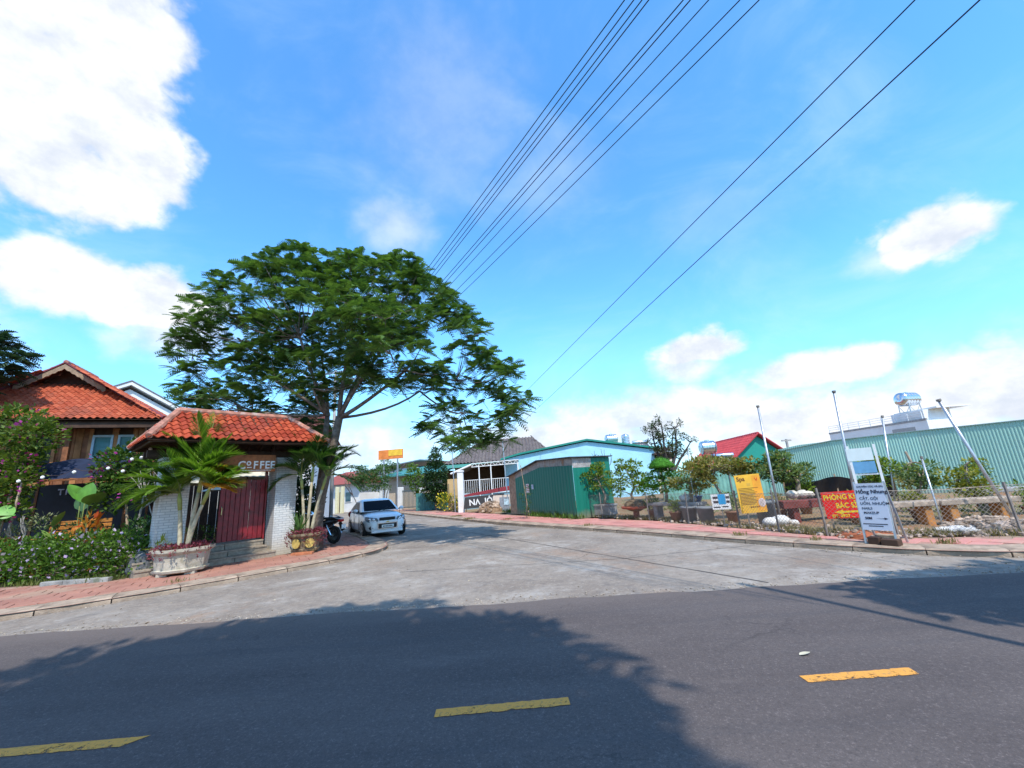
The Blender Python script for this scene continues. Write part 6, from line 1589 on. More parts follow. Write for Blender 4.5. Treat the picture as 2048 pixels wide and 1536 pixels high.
mb.add(vs, [(i * 5 + j, i * 5 + 5 + j, i * 5 + 6 + j, i * 5 + 1 + j) for i in range(NT_) for j in range(4)]); mb.build('sheet', mat('black_plastic_sheet', (.018, .020, .028), .35, .3, 3, .5), tarp, True)
for x in (-1.4, 0, 1.4): MB().beam((x, .1, 0), (x, .1, 1.15), .04).build('stake', WPLANK, tarp)

# low potted plants filling the rows
PPOT = mat('clay_pot', (.30, .16, .10), .8, .3, 6)
for lab, x, y, h_, lm_, r_ in (('small potted shrub in front of the grey slab bench', 5.05, 14.2, .5, LB1, .24), ('dark potted shrub behind the small photo sign', 6.3, 13.0, .55, LB4, .28), ('olive potted shrub between bin and dark red bench', 7.35, 12.4, .55, LB2, .28), ('low potted shrub under the right end of the red bench', 8.75, 11.4, .45, LB4, .26), ('olive potted shrub behind the two-post sign', 8.35, 10.9, .55, LB2, .28), ('bright potted shrub on the ground between the timber benches', 9.45, 10.4, .5, LB5, .26), ('potted shrub at the right end of the second timber bench', 11.1, 9.5, .55, LB1, .3), ('bushy potted shrub beside the soil mound table', 4.75, 15.6, .5, LB3, .3), ('tall potted shrub against the green wall at the right', 12.3, 11.6, .9, LB4, .4), ('leafy potted shrub left of the black tarp', 8.9, 13.6, .8, LB1, .4), ('pale potted shrub right of the black tarp', 11.4, 12.6, .8, LB2, .4)):
    t = thing('potted_shrub', lab, 'potted plant', (x, y, PH), group='potted shrubs in the bonsai yard')
    MB().lathe([(.13, 0), (.19, .26), (.21, .26), (.21, .30), (.17, .30), (.15, .24)], 12).build('pot', PPOT, t, True)
    MB().tube([(0, 0, .2), (.02, 0, h_ * .8)], [.03, .015], 6).build('stem', BARK, t)
    foliage('leaves', [(rp_.uniform(-.5, .5) * r_, rp_.uniform(-.4, .4) * r_, h_ + rp_.uniform(-.4, .6) * r_, r_ * .6, r_ * .6, r_ * .45) for _ in range(7)], 190, .075, lm_, t, shell=.4)
# loose stones, dry grass and rubble (uncountable)
mb = MB(); rs = random.Random(5)
for k in range(900):
    seg = rs.randrange(len(FP) - 1); t = rs.random(); x = FP[seg][0] + (FP[seg + 1][0] - FP[seg][0]) * t; y = FP[seg][1] + (FP[seg + 1][1] - FP[seg][1]) * t
    d = abs(rs.gauss(0, .55)) ; x += d * .6 + rs.uniform(-.1, .1); y += d + rs.uniform(-.12, .05); r = rs.choice((.015, .02, .03, .04, .06))
    mb.ball((x, y, PH + r * .3), r, 5, 3, .7, .3, rs)
o = mb.build('rubble', mat('pale_rubble', (.42, .33, .26), .9, .4, 3), None); o['kind'] = 'stuff'; o['label'] = 'loose stones and rubble along the fence foot'
DRY = leafmat('dry_grass_blade', (.16, .13, .05), (.36, .30, .14), .3)
gp = []
for k in range(60):
    seg = rs.randrange(len(FP) - 1); t = rs.random(); gp.append((FP[seg][0] + (FP[seg + 1][0] - FP[seg][0]) * t + rs.uniform(0, .5), FP[seg][1] + (FP[seg + 1][1] - FP[seg][1]) * t + rs.uniform(0, .6), PH - .03, .35, .3))
grass('dry_grass', 'dry grass and weeds growing along the fence', gp, 170, .15, DRY)
grass('weeds', 'green weeds at the foot of the green shed', [(.6 + .33 * k, 20.6 - .62 * k, PH - .02, .3, .25) for k in range(6)] + [(-.6, 24.4, PH - .02, .4, .3), (1.2, 20.2, PH, .3, .2)], 420, .26, leafmat('weed_leaf', (.05, .12, .02), (.14, .25, .04), .3))
def heap(name, label, loc, r, h, m, n, rz_=.05):
    t = thing(name, label, 'heap', loc); mb = MB(); mb.ball((0, 0, 0), r, 14, 8, h / r, .12); mb.build('mound', m, t)
    mb = MB()
    for _ in range(n):
        a = rs.uniform(0, 6.28); q = math.sqrt(rs.random()); s = rs.uniform(.4, 1) * rz_; mb.ball((r * q * math.cos(a), r * q * math.sin(a), h * math.sqrt(max(0, 1 - q * q)) + s * .2), s, 5, 3, .7, .35, rs)
    o = mb.build('debris', mat('heap_debris', (.40, .30, .22), .9, .45, 2), t); o['kind'] = 'stuff'
heap('soil_heap', 'low reddish soil heap below the red clinic banner', (7.0, 9.0, PH - .05), .55, .16, mat('red_soil', (.32, .10, .045), .95, .25, 5, bump=.5), 40, .06)
heap('rubble_heap', 'pale rubble and plastic heap at the right fence end', (9.3, 8.75, PH - .05), .75, .25, mat('mixed_rubble', (.42, .32, .25), .95, .35, 5, bump=.5), 90, .09)
# ================================================================== background buildings and planting
# ---- long green corrugated wall
gw = thing('green_corrugated_wall', 'long pale green corrugated sheet wall behind the bonsai yard', 'wall', (13.2, 22.6, 0))
GWP = [(13.2, 22.6), (15.2, 20.3), (17.2, 18.0), (19.2, 15.7), (21.2, 13.4), (23.2, 11.1), (25.2, 8.8)]
GT_ = [2.28, 2.62, 2.66, 2.66, 2.64, 2.62, 2.6]
for i in range(len(GWP) - 1):
    a = (GWP[i][0] - 13.2, GWP[i][1] - 22.6); b = (GWP[i + 1][0] - 13.2, GWP[i + 1][1] - 22.6)
    tp_ = [(0, 2.28), (.25, 2.46), (.55, 2.58), (1, GT_[1])] if i == 0 else [(0, GT_[i]), (1, GT_[i + 1])]
    corrugated(MB(), a, b, 0.0, 0, .095, .016, tp_).build('wall_sheet', GSHEET, gw)
    mb = MB(); mb.beam((a[0], a[1] - .02, GT_[i] + .015 if i else 2.3), (b[0], b[1] - .02, GT_[i + 1] + .015), .10, .03); mb.build('top_flashing', mat('flashing', (.30, .42, .40), .5, .1, metal=.3), gw)
mb = MB(); mb.beam((GWP[3][0] - 13.2 - .08, GWP[3][1] - 22.6 - .04, 1.28), (GWP[6][0] - 13.2 - .08, GWP[6][1] - 22.6 - .04, 1.36), .05, .05); mb.build('rail', RPOST, gw)
gn = thing('green_net_fence', 'pale green netting fence behind the topiary and olive bonsai', 'fence', (8.4, 25.2, 0))
for i in range(3):
    a = (1.6 * i, -.85 * i); b = (1.6 * (i + 1), -.85 * (i + 1)); corrugated(MB(), a, b, 0, 1.75, .2, .012).build('net_panel', mat('green_net', (.20, .42, .34), .8, .15, 2), gn)
    MB().beam((a[0], a[1] - .03, 0), (a[0], a[1] - .03, 1.85), .05).build('post', RPOST, gn)
# ---- blue warehouse
SKYB = mat('sky_blue_wall', (.36, .66, .80), .7, .05, .6, .2, dirt=(.33, .58, .70), dscale=.7)
GTRIM = mat('green_trim', (.02, .22, .17), .5, .1)
wa = thing('blue_warehouse', 'light blue gabled warehouse with green roof edge', 'warehouse', (0, 34, 0))
mb = MB(); mb.prism([(-1.1, 0), (11.1, 0), (11.1, 3.62), (5.75, 4.62), (0.2, 3.88), (-1.1, 3.62)], 0, 16); mb.build('wall', SKYB, wa)
mb = MB()
pr = [(-1.35, 3.60), (.2, 3.94), (5.75, 4.70), (11.35, 3.66)]
for (xa, za), (xb, zb) in zip(pr, pr[1:]): mb.add([(xa, -.25, za), (xb, -.25, zb), (xb, 16, zb), (xa, 16, za), (xa, -.25, za + .14), (xb, -.25, zb + .14), (xb, 16, zb + .14), (xa, 16, za + .14)], [(3, 2, 1, 0), (4, 5, 6, 7), (0, 1, 5, 4), (2, 3, 7, 6), (0, 4, 7, 3), (1, 2, 6, 5)])
mb.build('roof', GTRIM, wa)
mb = MB(); mb.box(10.9, 12.6, -.6, 2, 3.15, 3.30); mb.box(11.15, 12.4, -.4, 2, 2.75, 3.1); mb.build('side_canopy', DARKWOOD, wa)
bgw = thing('beige_house', 'plain beige house wall right of the blue warehouse', 'house', (13.2, 40, 0))
MB().box(-1.6, 1.5, 0, 5, 0, 3.9).build('wall', mat('beige_wall', (.60, .56, .44), .8, .08, 1), bgw)
MB().box(-1.8, 1.7, -.3, 5, 3.91, 4.05).build('roof_slab', GREYC, bgw)
MB().box(-.6, .3, -.03, -.005, 1.2, 2.4).build('window', GLASS, bgw)
INOX = mat('stainless_steel', (.62, .64, .66), .22, .05, 3, .5, metal=.95)
def tank_h(label, loc, r, L, legz, rz, lm=STEEL):
    t = thing('water_tank', label, 'tank', loc, rz, 'stainless steel rooftop water tanks')
    prof = [(0, -L / 2 - r * .3), (r * .5, -L / 2 - r * .25), (r * .85, -L / 2 - r * .08), (r, -L / 2 + .04)]
    for k in range(5):
        x = -L / 2 + L * (k + .5) / 5; prof += [(r, x - .05), (r * .955, x), (r, x + .05)]
    prof += [(r, L / 2 - .04), (r * .85, L / 2 + r * .08), (r * .5, L / 2 + r * .25), (0, L / 2 + r * .3)]
    MB().lathe(prof, 20, (0, 0, legz + r), 'X').build('drum', INOX, t, True)
    MB().lathe([(.16, 0), (.16, .08), (0, .1)], 10, (0, 0, legz + 2 * r - .03)).build('lid', INOX, t)
    mb = MB()
    for x in (-L * .38, L * .38):
        for y in (-r * .7, r * .7): mb.beam((x * 1.1, y * 1.15, 0), (x, y, legz + r * .35), .05)
        mb.beam((x, -r * .75, legz + .05), (x, r * .75, legz + .05), .05)
    for y in (-r * .7, r * .7):
        mb.beam((-L * .4, y, legz + .05), (L * .4, y, legz + .05), .05); mb.beam((-L * .4, y * 1.1, .05), (L * .38, y, legz), .03); mb.beam((L * .4, y * 1.1, .05), (-L * .38, y, legz), .03)
    mb.build('stand', lm, t)
    return t
tank_h('horizontal steel tank on the blue warehouse roof', (8.75, 38.2, 4.3), .42, .95, .35, 5)
tv = thing('water_tank', 'upright ribbed steel tank beside the one on the blue roof', 'tank', (10.05, 38.2, 4.1), group='stainless steel rooftop water tanks')
prof = [(.3, .1), (.36, .14)]
for k in range(7): prof += [(.37, .2 + k * .14), (.345, .26 + k * .14), (.37, .32 + k * .14)]
prof += [(.33, 1.24), (.12, 1.34), (0, 1.35)]
MB().lathe(prof, 18).build('drum', INOX, tv, True)
mb = MB(); mb.box(-.35, .35, -.35, .35, 0, .1); mb.build('stand', STEEL, tv)
for lab, loc, rz in (('solar water heater at the right end of the blue roof', (11.3, 37.5, 3.75), 0), ('solar water heater on the red roof beside the round tank', (14.2, 29, 1.75), -15)):
    t = thing('solar_heater', lab, 'solar heater', loc, rz, 'rooftop solar water heaters')
    mb = MB(); mb.add([(-.6, -.5, .15), (.6, -.5, .15), (.6, .45, .75), (-.6, .45, .75), (-.6, -.5, .10), (.6, -.5, .10), (.6, .45, .70), (-.6, .45, .70)], [(0, 1, 2, 3), (7, 6, 5, 4), (0, 4, 5, 1), (1, 5, 6, 2), (2, 6, 7, 3), (3, 7, 4, 0)]); mb.build('collector', mat('solar_collector', (.10, .10, .115), .25, .2, 8, .5), t)
    MB().lathe([(0, -.75), (.14, -.72), (.16, -.68), (.16, .68), (.14, .72), (0, .75)], 12, (0, .5, .85), 'X').build('tank', INOX, t, True)
    mb = MB()
    for x in (-.5, .5): mb.beam((x, .45, -1.3 if rz else -.2), (x, .45, .72), .04); mb.beam((x, -.45, -1.3 if rz else -.2), (x, -.45, .12), .04)
    mb.build('stand', STEEL, t)
tank_h('round steel tank on a red stand left of the red roof', (12.75, 28, 1.35 - 1.3), .44, .85, 2.65, -10, mat('red_steel', (.25, .05, .06), .6, .2))
# ---- grey-roofed house with veranda
gh = thing('grey_roof_house', 'house with grey hipped tile roof and dark veranda', 'house', (-2.5, 37.5, 0))
GRT = tile_mat('grey_brown_tile', (.125, .105, .10), (.185, .155, .14), (.15, .12, .12))
MB().box(-3.3, 5.3, 1.2, 9, 0, 3.7).build('wall', mat('ochre_wall', (.52, .36, .17), .8, .12, 1.2), gh)
e_ = [(-4.0, 0, 3.72), (6.0, 0, 3.72), (6.0, 10, 3.72), (-4.0, 10, 3.72)]; r0_, r1_ = (-.9, 4.6, 6.05), (4.2, 4.6, 6.05)
mb = MB(); mb.poly(e_[0], e_[1], r1_, r0_).poly(e_[1], e_[2], r1_).poly(e_[2], e_[3], r0_, r1_).poly(e_[3], e_[0], r0_).poly(*[(x, y, z - .12) for x, y, z in e_]); rr_ = mb.build('roof', DARKWOOD, gh)
tj = MB(); up3 = lambda p: (p[0], p[1], p[2] + .03)
for a_, b2, c_, d_ in ((e_[0], e_[1], r0_, r1_), (e_[1], e_[2], r1_, r1_), (e_[3], e_[0], r0_, r0_)): tiles_joined(tj, up3(a_), up3(b2), up3(c_), up3(d_), .32, .36)
o = tj.build('roof_tiles', GRT, rr_); o['kind'] = 'stuff'
mb = MB(); mb.tube([(r0_[0], r0_[1], 6.1), (r1_[0], r1_[1], 6.1)], .1, 8); mb.tube([(r1_[0], r1_[1], 6.1), (6, 0, 3.8)], .08, 8); mb.tube([(r0_[0], r0_[1], 6.1), (-4, 0, 3.8)], .08, 8); mb.build('ridge', GRT, rr_)
mb = MB(); mb.box(-4.0, 6.0, -.06, -.002, 3.42, 3.70); mb.build('green_fascia', mat('mint_fascia', (.10, .36, .30), .6, .1), gh)
va = thing('veranda', 'dark veranda with white truss and blue low wall', 'veranda', (-2.4, 32, 0))
mb = MB(); mb.box(-2.3, 2.4, 4.2, 4.3, 0, 3.3); mb.build('back_wall', mat('veranda_brown', (.10, .055, .03), .8, .2), va)
MB().box(1.25, 2.35, 4.1, 4.19, 0, 3.2).build('ochre_panel', mat('ochre_wall', (.52, .36, .17)), va)
for x in (1.45, 1.95):
    w_ = MB().box(x, x + .38, 4.02, 4.09, 1.2, 2.1).build('window', WHITE, va); MB().box(x + .05, x + .33, 4.0, 4.018, 1.25, 2.05).build('pane', GLASS, w_)
mb = MB(); mb.add([(-2.6, -.2, 2.75), (-1.1, -.2, 3.30), (2.5, -.2, 3.42), (2.5, 5.4, 3.42), (-1.1, 5.4, 3.3), (-2.6, 5.4, 2.75)], [(0, 1, 4, 5), (1, 2, 3, 4)]); mb.build('roof_sheet', TIN, va)
mb = MB(); mb.tube([(-2.7, -.25, 2.72), (-1.1, -.25, 3.30)], .07, 8)
for z in (3.12, 3.38): mb.beam((-1.1, -.22, z), (2.5, -.22, z + .06), .05)
for k in range(8):
    x = -1.1 + k * .45; mb.beam((x, -.22, 3.12), (x + .225, -.22, 3.40), .03); mb.beam((x + .225, -.22, 3.40), (x + .45, -.22, 3.14), .03)
mb.build('truss', WHITE, va)
for x in (-.55, .35, 2.4): MB().tube([(x, -.2, 0), (x, -.2, 3.2)], .045, 8).build('post', WHITE, va)
MB().box(-1.9, 2.4, -.1, .02, 0, 1.12).build('low_wall', mat('grey_blue_wall', (.22, .36, .42), .7, .12, 2), va)
MB().box(-1.95, 2.45, -.16, .06, 1.121, 1.20).build('wall_coping', mat('pale_blue_coping', (.55, .72, .78), .7, .08), va)
for k in range(22): MB().beam((-1.85 + k * .155, -.05, 1.2), (-1.85 + k * .155, -.05, 2.15), .025).build('railing_bar', WHITE, va)
mb = MB(); mb.beam((-1.9, -.05, 2.16), (1.7, -.05, 2.16), .04); mb.build('handrail', WHITE, va)
col = thing('gate_column', 'tall white square gate column left of the fallen banner', 'column', (-3.85, 28, PH))
MB().cbox(-.19, .19, -.19, .19, -.05, 2.55, .02).build('shaft', WW, col); MB().cbox(-.23, .23, -.23, .23, 2.553, 2.66, .02).build('cap', WW, col)
ow = thing('ochre_wall', 'short ochre plastered wall behind the white column', 'wall', (-4.7, 30.0, PH))
MB().box(-.35, .35, 0, .25, 0, 2.2).build('wall', mat('ochre_wall', (.52, .36, .17)), ow); MB().box(-.35, .0, -.02, -.003, 0, 1.0).build('stain', mat('stained_plaster', (.40, .30, .2), .9, .3), ow)
rbx = thing('red_board', 'slanted dark red board below the veranda', 'board', (-1.9, 27.8, PH), 4)
mb = MB(); mb.add([(-1.7, 0, .95), (1.95, 0, 1.22), (1.95, 0, 1.55), (-1.7, 0, 1.10), (-1.7, .04, .95), (1.95, .04, 1.22), (1.95, .04, 1.55), (-1.7, .04, 1.10)], [(0, 1, 2, 3), (7, 6, 5, 4), (0, 4, 5, 1), (3, 2, 6, 7)]); mb.build('panel', mat('maroon_board', (.26, .035, .045), .6, .2), rbx)
for x in (-1.6, 0, 1.8): MB().beam((x, .06, 0), (x, .06, 1.0), .04).build('stake', WPLANK, rbx)
bnr = thing('fallen_banner', 'black banner hung upside down with white letters', 'banner', (-2.2, 27.6, PH), 3)
mb = MB(); mb.add([(-1.45, 0, .2), (1.3, 0, .3), (1.2, 0, 1.02), (-1.35, 0, .92)], [(0, 1, 2, 3)]); mb.add([(-1.45, .01, .2), (1.3, .01, .3), (1.2, .01, 1.02), (-1.35, .01, .92)], [(3, 2, 1, 0)]); mb.build('cloth', mat('charcoal_cloth', (.05, .05, .052), .8, .2), bnr)
place('lettering', text_mesh('HỘI  VN', WHITE, .52, .003, 'CENTER', .012), bnr, (-.15, -.02, .80), (R(90), R(177), 0))
cbd = thing('cream_board', 'cream board leaning over the fallen banner', 'board', (-1.15, 27.3, PH), 0)
MB().box(-.55, .5, 0, .03, .35, .92).build('panel', mat('cream_panel', (.68, .56, .46), .8, .08), cbd); MB().beam((0, .05, 0), (0, .05, .5), .05).build('stake', WPLANK, cbd)
mbd = thing('metal_board', 'grey metal sheet propped beside the shed planks', 'board', (-.95, 26.0, PH), -20)
corrugated(MB(), (-.32, 0), (.32, 0), 0, .82, .2, .01).build('sheet', mat('grey_blue_sheet', (.36, .40, .44), .5, .15, metal=.4), mbd)
MB().box(-.02, .28, -.03, -.022, .35, .7).build('sticker', mat('blue_white_sticker', (.50, .66, .74), .5, .35, 12), mbd)
heap('debris_heap', 'brown heap of dead branches and rubble on the pavement edge', (-1.75, 26.6, PH - .05), .85, .62, mat('brown_debris', (.24, .15, .09), .95, .4, 5, bump=.6), 120, .12)
stk = thing('steel_post', 'thin grey steel post in front of the veranda', 'post', (-.75, 26.6, PH)); MB().tube([(0, 0, 0), (-.12, 0, 4.3)], .035, 8).build('shaft', STEEL, stk)
stk = thing('steel_post', 'thin grey steel post left of the white column', 'post', (-4.35, 28.6, PH)); MB().tube([(0, 0, 0), (-.08, 0, 4.0)], .035, 8).build('shaft', STEEL, stk)
sap = thing('staked_sapling', 'dark leafy sapling tied to a stake on the pavement', 'sapling', (.25, 19.4, PH))
foliage('leaves', [(0, 0, .35, .2, .2, .2), (.05, 0, .65, .22, .2, .22), (-.15, 0, .95, .18, .16, .2), (.15, 0, 1.2, .14, .14, .2)], 75, .11, leafmat('sapling_leaf', (.02, .06, .015), (.08, .16, .03), .3), sap, shell=.3)
MB().tube([(0, 0, 0), (.02, 0, .7), (.05, 0, 1.4)], [.025, .018, .01], 6).build('trunk', BARK, sap)
MB().tube([(.12, 0, 0), (-.12, 0, 2.35)], .016, 6).build('stake', WPLANK, sap)
yb = thing('yellow_flower_bush', 'yellow-flowering bush on the pavement before the white column', 'bush', (-5.0, 30.0, PH))
foliage('leaves', [(0, 0, .55, .8, .7, .5), (-.35, 0, .95, .45, .4, .3), (.35, 0, .8, .45, .4, .3), (.75, 0, .45, .4, .4, .35)], 80, .12, leafmat('bush_leaf', (.05, .11, .015), (.16, .24, .03), .3), yb, shell=.5)
foliage('flowers', [(0, -.05, .6, .82, .7, .5), (-.35, 0, .98, .45, .4, .3), (.35, 0, .85, .45, .4, .3), (.75, 0, .5, .4, .4, .35)], 34, .12, leafmat('yellow_petal', (.62, .48, .02), (.85, .72, .10), .3), yb, shell=.9, aspect=.8)
MB().tube([(0, 0, 0), (0, 0, .6)], [.05, .03], 6).build('trunk', BARK, yb)
ct = thing('conical_tree', 'dense dark conical tree beside the yellow bush', 'tree', (-6.6, 33.5, PH))
DKL = leafmat('dark_glossy_leaf', (.012, .040, .014), (.05, .10, .03), .2)
foliage('crown', [(0, 0, 1.3, .95, .9, .7), (0, 0, 2.1, 1.1, 1.0, .8), (.05, 0, 3.0, .92, .85, .75), (0, 0, 3.8, .6, .56, .6), (0, 0, 4.45, .28, .25, .4)], 170, .17, DKL, ct, shell=.6)
MB().tube([(0, 0, 0), (0, 0, 3)], [.09, .03], 7).build('trunk', BARK, ct)
pt_ = thing('papaya_tree', 'light green broad-leaved tree left of the conical tree', 'tree', (-8.6, 35.0, PH))
foliage('crown', [(0, 0, 3.0, .7, .7, .35), (-.5, 0, 2.4, .6, .6, .3), (.6, 0, 2.3, .6, .6, .35), (.2, 0, 1.8, .6, .6, .35), (-.3, 0, 3.5, .4, .4, .3), (.5, 0, 1.2, .4, .4, .3)], 48, .26, leafmat('light_leaf', (.05, .12, .02), (.16, .26, .05), .35), pt_, shell=.3)
MB().tube([(.3, 0, 0), (.1, 0, 1.5), (0, 0, 3.2)], [.08, .06, .03], 7).build('trunk', BARK, pt_)
gp_ = thing('gate_post', 'white gate post with iron gate far down the street', 'gate', (-9.5, 38.5, PH), -25)
for x in (-1.6, .9): MB().cbox(x - .2, x + .2, -.2, .2, 0, 2.0, .02).build('post', WW, gp_)
for k in range(14): MB().beam((-1.3 + k * .15, 0, .1), (-1.3 + k * .15, 0, 1.7), .04).build('bar', mat('dark_iron', (.10, .13, .14), .6, .1), gp_)
mb = MB(); mb.box(-1.4, .7, -.03, .03, 1.6, 1.68); mb.box(-1.4, .7, -.03, .03, .15, .22); mb.build('rail', mat('dark_iron', (.1, .13, .14)), gp_)
gfw = thing('teal_fence', 'teal sheet fence beneath the conical tree', 'fence', (-6.9, 34.2, PH), -8); corrugated(MB(), (-1.5, 0), (1.6, 0), 0, 1.35, .2, .015).build('sheet', mat('teal_sheet', (.06, .20, .19), .6, .15), gfw)
hs2 = thing('green_roof_house', 'house with teal roof edge behind the light green tree', 'house', (-10.5, 41, 0), -20)
MB().box(-2.5, 3.5, 0, 6, 0, 3.4).build('wall', mat('tan_wall', (.50, .42, .32), .8, .1), hs2)
mb = MB(); mb.add([(-3, -.8, 3.3), (4, -.8, 3.3), (4, 6, 4.4), (-3, 6, 4.4), (-3, -.8, 3.15), (4, -.8, 3.15), (4, 6, 4.25), (-3, 6, 4.25)], [(0, 1, 2, 3), (7, 6, 5, 4), (0, 4, 5, 1), (1, 5, 6, 2), (3, 7, 4, 0)]); mb.build('roof', mat('teal_roof', (.06, .24, .23), .6, .15), hs2)
wbl = thing('pale_shed', 'long pale metal shed at the end of the street', 'shed', (-14.5, 47, 0), -20)
mb = MB(); corrugated(mb, (-4, 0), (4, 0), 0, 4.2, .4, .04); mb.build('wall', mat('pale_sheet', (.58, .63, .66), .6, .08), wbl)
mb = MB(); mb.add([(-4.4, -.4, 4.2), (4.4, -.4, 5.0), (4.4, 8, 5.0), (-4.4, 8, 4.2), (-4.4, -.4, 4.1), (4.4, -.4, 4.9), (4.4, 8, 4.9), (-4.4, 8, 4.1)], [(0, 1, 2, 3), (7, 6, 5, 4), (0, 4, 5, 1), (1, 5, 6, 2), (3, 7, 4, 0)]); mb.build('roof', mat('grey_blue_roof', (.28, .33, .38), .5, .1), wbl)
bb = thing('billboard', 'orange and yellow billboard above the street end', 'billboard', (-12.3, 40.5, 0), -8)
MB().box(-1.25, 1.25, 0, .12, 4.85, 5.75).build('panel', mat('orange_panel', (.72, .22, .05), .6, .2, 2), bb)
MB().box(-.2, 1.2, -.02, -.003, 5.15, 5.72).build('yellow_panel', mat('yellow_panel', (.80, .48, .05), .6, .15, 3), bb)
for x in (-.7, .7): MB().beam((x, .06, 0), (x, .06, 4.85), .12).build('post', STEEL, bb)
fh = thing('red_roof_bungalow', 'white bungalow with red roof at the far left of the street', 'house', (-19.6, 46, 0), -24)
MB().box(-3.2, 3.0, 0, 6, 0, 2.9).build('wall', WW, fh)
mb = MB(); e = [(-3.7, -.7, 2.9), (3.5, -.7, 2.9), (3.5, 6.5, 2.9), (-3.7, 6.5, 2.9)]; mb.poly(e[0], e[1], (2, 3, 4.4), (-2.2, 3, 4.4)).poly(e[1], e[2], (2, 3, 4.4)).poly(e[2], e[3], (-2.2, 3, 4.4), (2, 3, 4.4)).poly(e[3], e[0], (-2.2, 3, 4.4)).poly(*e); mb.build('roof', tile_mat('dull_red_tile', (.25, .06, .05), (.33, .09, .07), (.22, .08, .07)), fh)
for x in (-1.8, 1.0): w_ = MB().box(x, x + .9, -.06, -.005, 1.0, 2.1).build('window', WHITE, fh); MB().box(x + .07, x + .83, -.075, -.062, 1.07, 2.03).build('pane', GLASS, w_)
MB().box(-.5, .5, -.05, -.004, 0, 2.1).build('door', DARKWOOD, fh)
for x in (2.2, 2.9): MB().cbox(x, x + .3, -2.5, -2.2, 0, 2.6, .02).build('gate_pillar', mat('cream_pillar', (.72, .68, .45), .7, .05), fh)
MB().box(-3.5, 2.1, -2.4, -2.25, 0, 1.3).build('front_wall', WW, fh)
orr = thing('orange_planter', 'orange flower planter at the far left of the street', 'planter', (-15.6, 42.5, PH)); MB().lathe([(.4, 0), (.55, .3), (.5, .3)], 12).build('bowl', mat('terracotta', (.45, .15, .04)), orr); foliage('flowers', [(0, 0, .4, .5, .5, .18)], 120, .12, leafmat('orange_petal', (.6, .12, .03), (.8, .3, .08), .3), orr, shell=.3)
for i, (lab, x, y, h, s) in enumerate((('airy small tree beside the white bungalow', -15.2, 40, 3.9, .55), ('thin feathery tree behind the white car', -12.2, 37, 3.6, .5), ('tall thin tree at the end of the street', -13.6, 43.5, 4.6, .6))):
    t = thing('street_sapling', lab, 'tree', (x, y, PH), group='thin trees at the end of the street'); rq = random.Random(i)
    foliage('crown', [(rq.uniform(-.9, .9), rq.uniform(-.5, .5), h * rq.uniform(.55, 1.05), s, s, .25) for _ in range(16)], 60, .17, leafmat('thin_leaf', (.04, .10, .03), (.12, .20, .07), .35), t, shell=.2)
    mb = MB(); crooked(mb, (0, 0, 0), (0, 0, 1), .05, 2, rq, .6, h * .14); mb.build('trunk', BARK, t)
# hedge-like far trees closing the street end
for i, (x, y, r) in enumerate(((-24, 66, 3), (-31, 60, 3.5), (-18, 72, 3))):
    broad_tree('far_tree', ['rounded far tree closing the street end', 'far tree behind the bungalow roof', 'far tree behind the pale shed'][i], (x, y, 0), [(random.uniform(-r, r) * .7, random.uniform(-r, r) * .5, 2.6 + random.uniform(-.6, 1.2), r * .45, r * .45, r * .35) for _ in range(10)], 2.6, DKL, 8, .35, 'trees at the far street end', .15)

# ---- red roofed house with green gable, second red roof
REDR = tile_mat('crimson_tile', (.40, .045, .055), (.52, .075, .08), (.38, .06, .07))
rh = thing('red_roof_house', 'house with crimson tiled roof and green gable', 'house', (19.0, 33, 0), -3)
mb = MB(); mb.prism([(-2.45, 0), (2.45, 0), (2.45, 2.0), (0, 4.05), (-2.45, 2.0)], 0, 9.0); mb.build('gable_wall', mat('emerald_wall', (.02, .27, .21), .7, .06, 1), rh)
mb = MB(); tiles_joined(mb, (-2.9, 9.4, 1.72), (-2.9, -.3, 1.72), (0, 9.4, 4.2), (0, -.3, 4.2), .30, .33); mb.poly((-2.9, 9.4, 1.7), (-2.9, -.3, 1.7), (0, -.3, 4.17), (0, 9.4, 4.17)).poly((2.9, 9.4, 1.7), (2.9, -.3, 1.7), (0, -.3, 4.17), (0, 9.4, 4.17)); rr_ = mb.build('roof', REDR, rh)
mb = MB(); mb.tube([(0, -.35, 4.24), (0, 9.4, 4.24)], .1, 8); mb.tube([(0, -.33, 4.24), (-2.95, -.33, 1.74)], .07, 6); mb.tube([(0, -.33, 4.24), (2.95, -.33, 1.74)], .07, 6); mb.build('verge', REDR, rr_)
MB().box(.55, .63, -.06, -.01, 2.0, 2.6).build('pipe', WHITE, rh)
r2 = thing('distant_red_roof', 'second crimson roof behind the green gable', 'house', (22.8, 40, 0), -10)
MB().box(-2.8, 2.8, 0, 6, 0, 2.4).build('wall', WW, r2)
mb = MB(); mb.poly((-3.2, -.5, 2.4), (3.2, -.5, 2.4), (2.2, 3, 4.15), (-2.2, 3, 4.15)).poly((-2.2, 3, 4.15), (2.2, 3, 4.15), (3.2, 6.5, 2.4), (-3.2, 6.5, 2.4)).poly((3.2, -.5, 2.4), (3.2, 6.5, 2.4), (2.2, 3, 4.15)).poly((-3.2, 6.5, 2.4), (-3.2, -.5, 2.4), (-2.2, 3, 4.15)); mb.build('roof', REDR, r2)
utp = thing('utility_pole', 'small distant pole at the left end of the green wall', 'pole', (20.3, 31.5, 0), group='concrete utility poles'); MB().tube([(0, 0, 0), (0, 0, 3.55)], .09, 8).build('shaft', PCON, utp); MB().box(-.35, .35, -.05, .05, 3.4, 3.5).build('crossarm', PCON, utp)
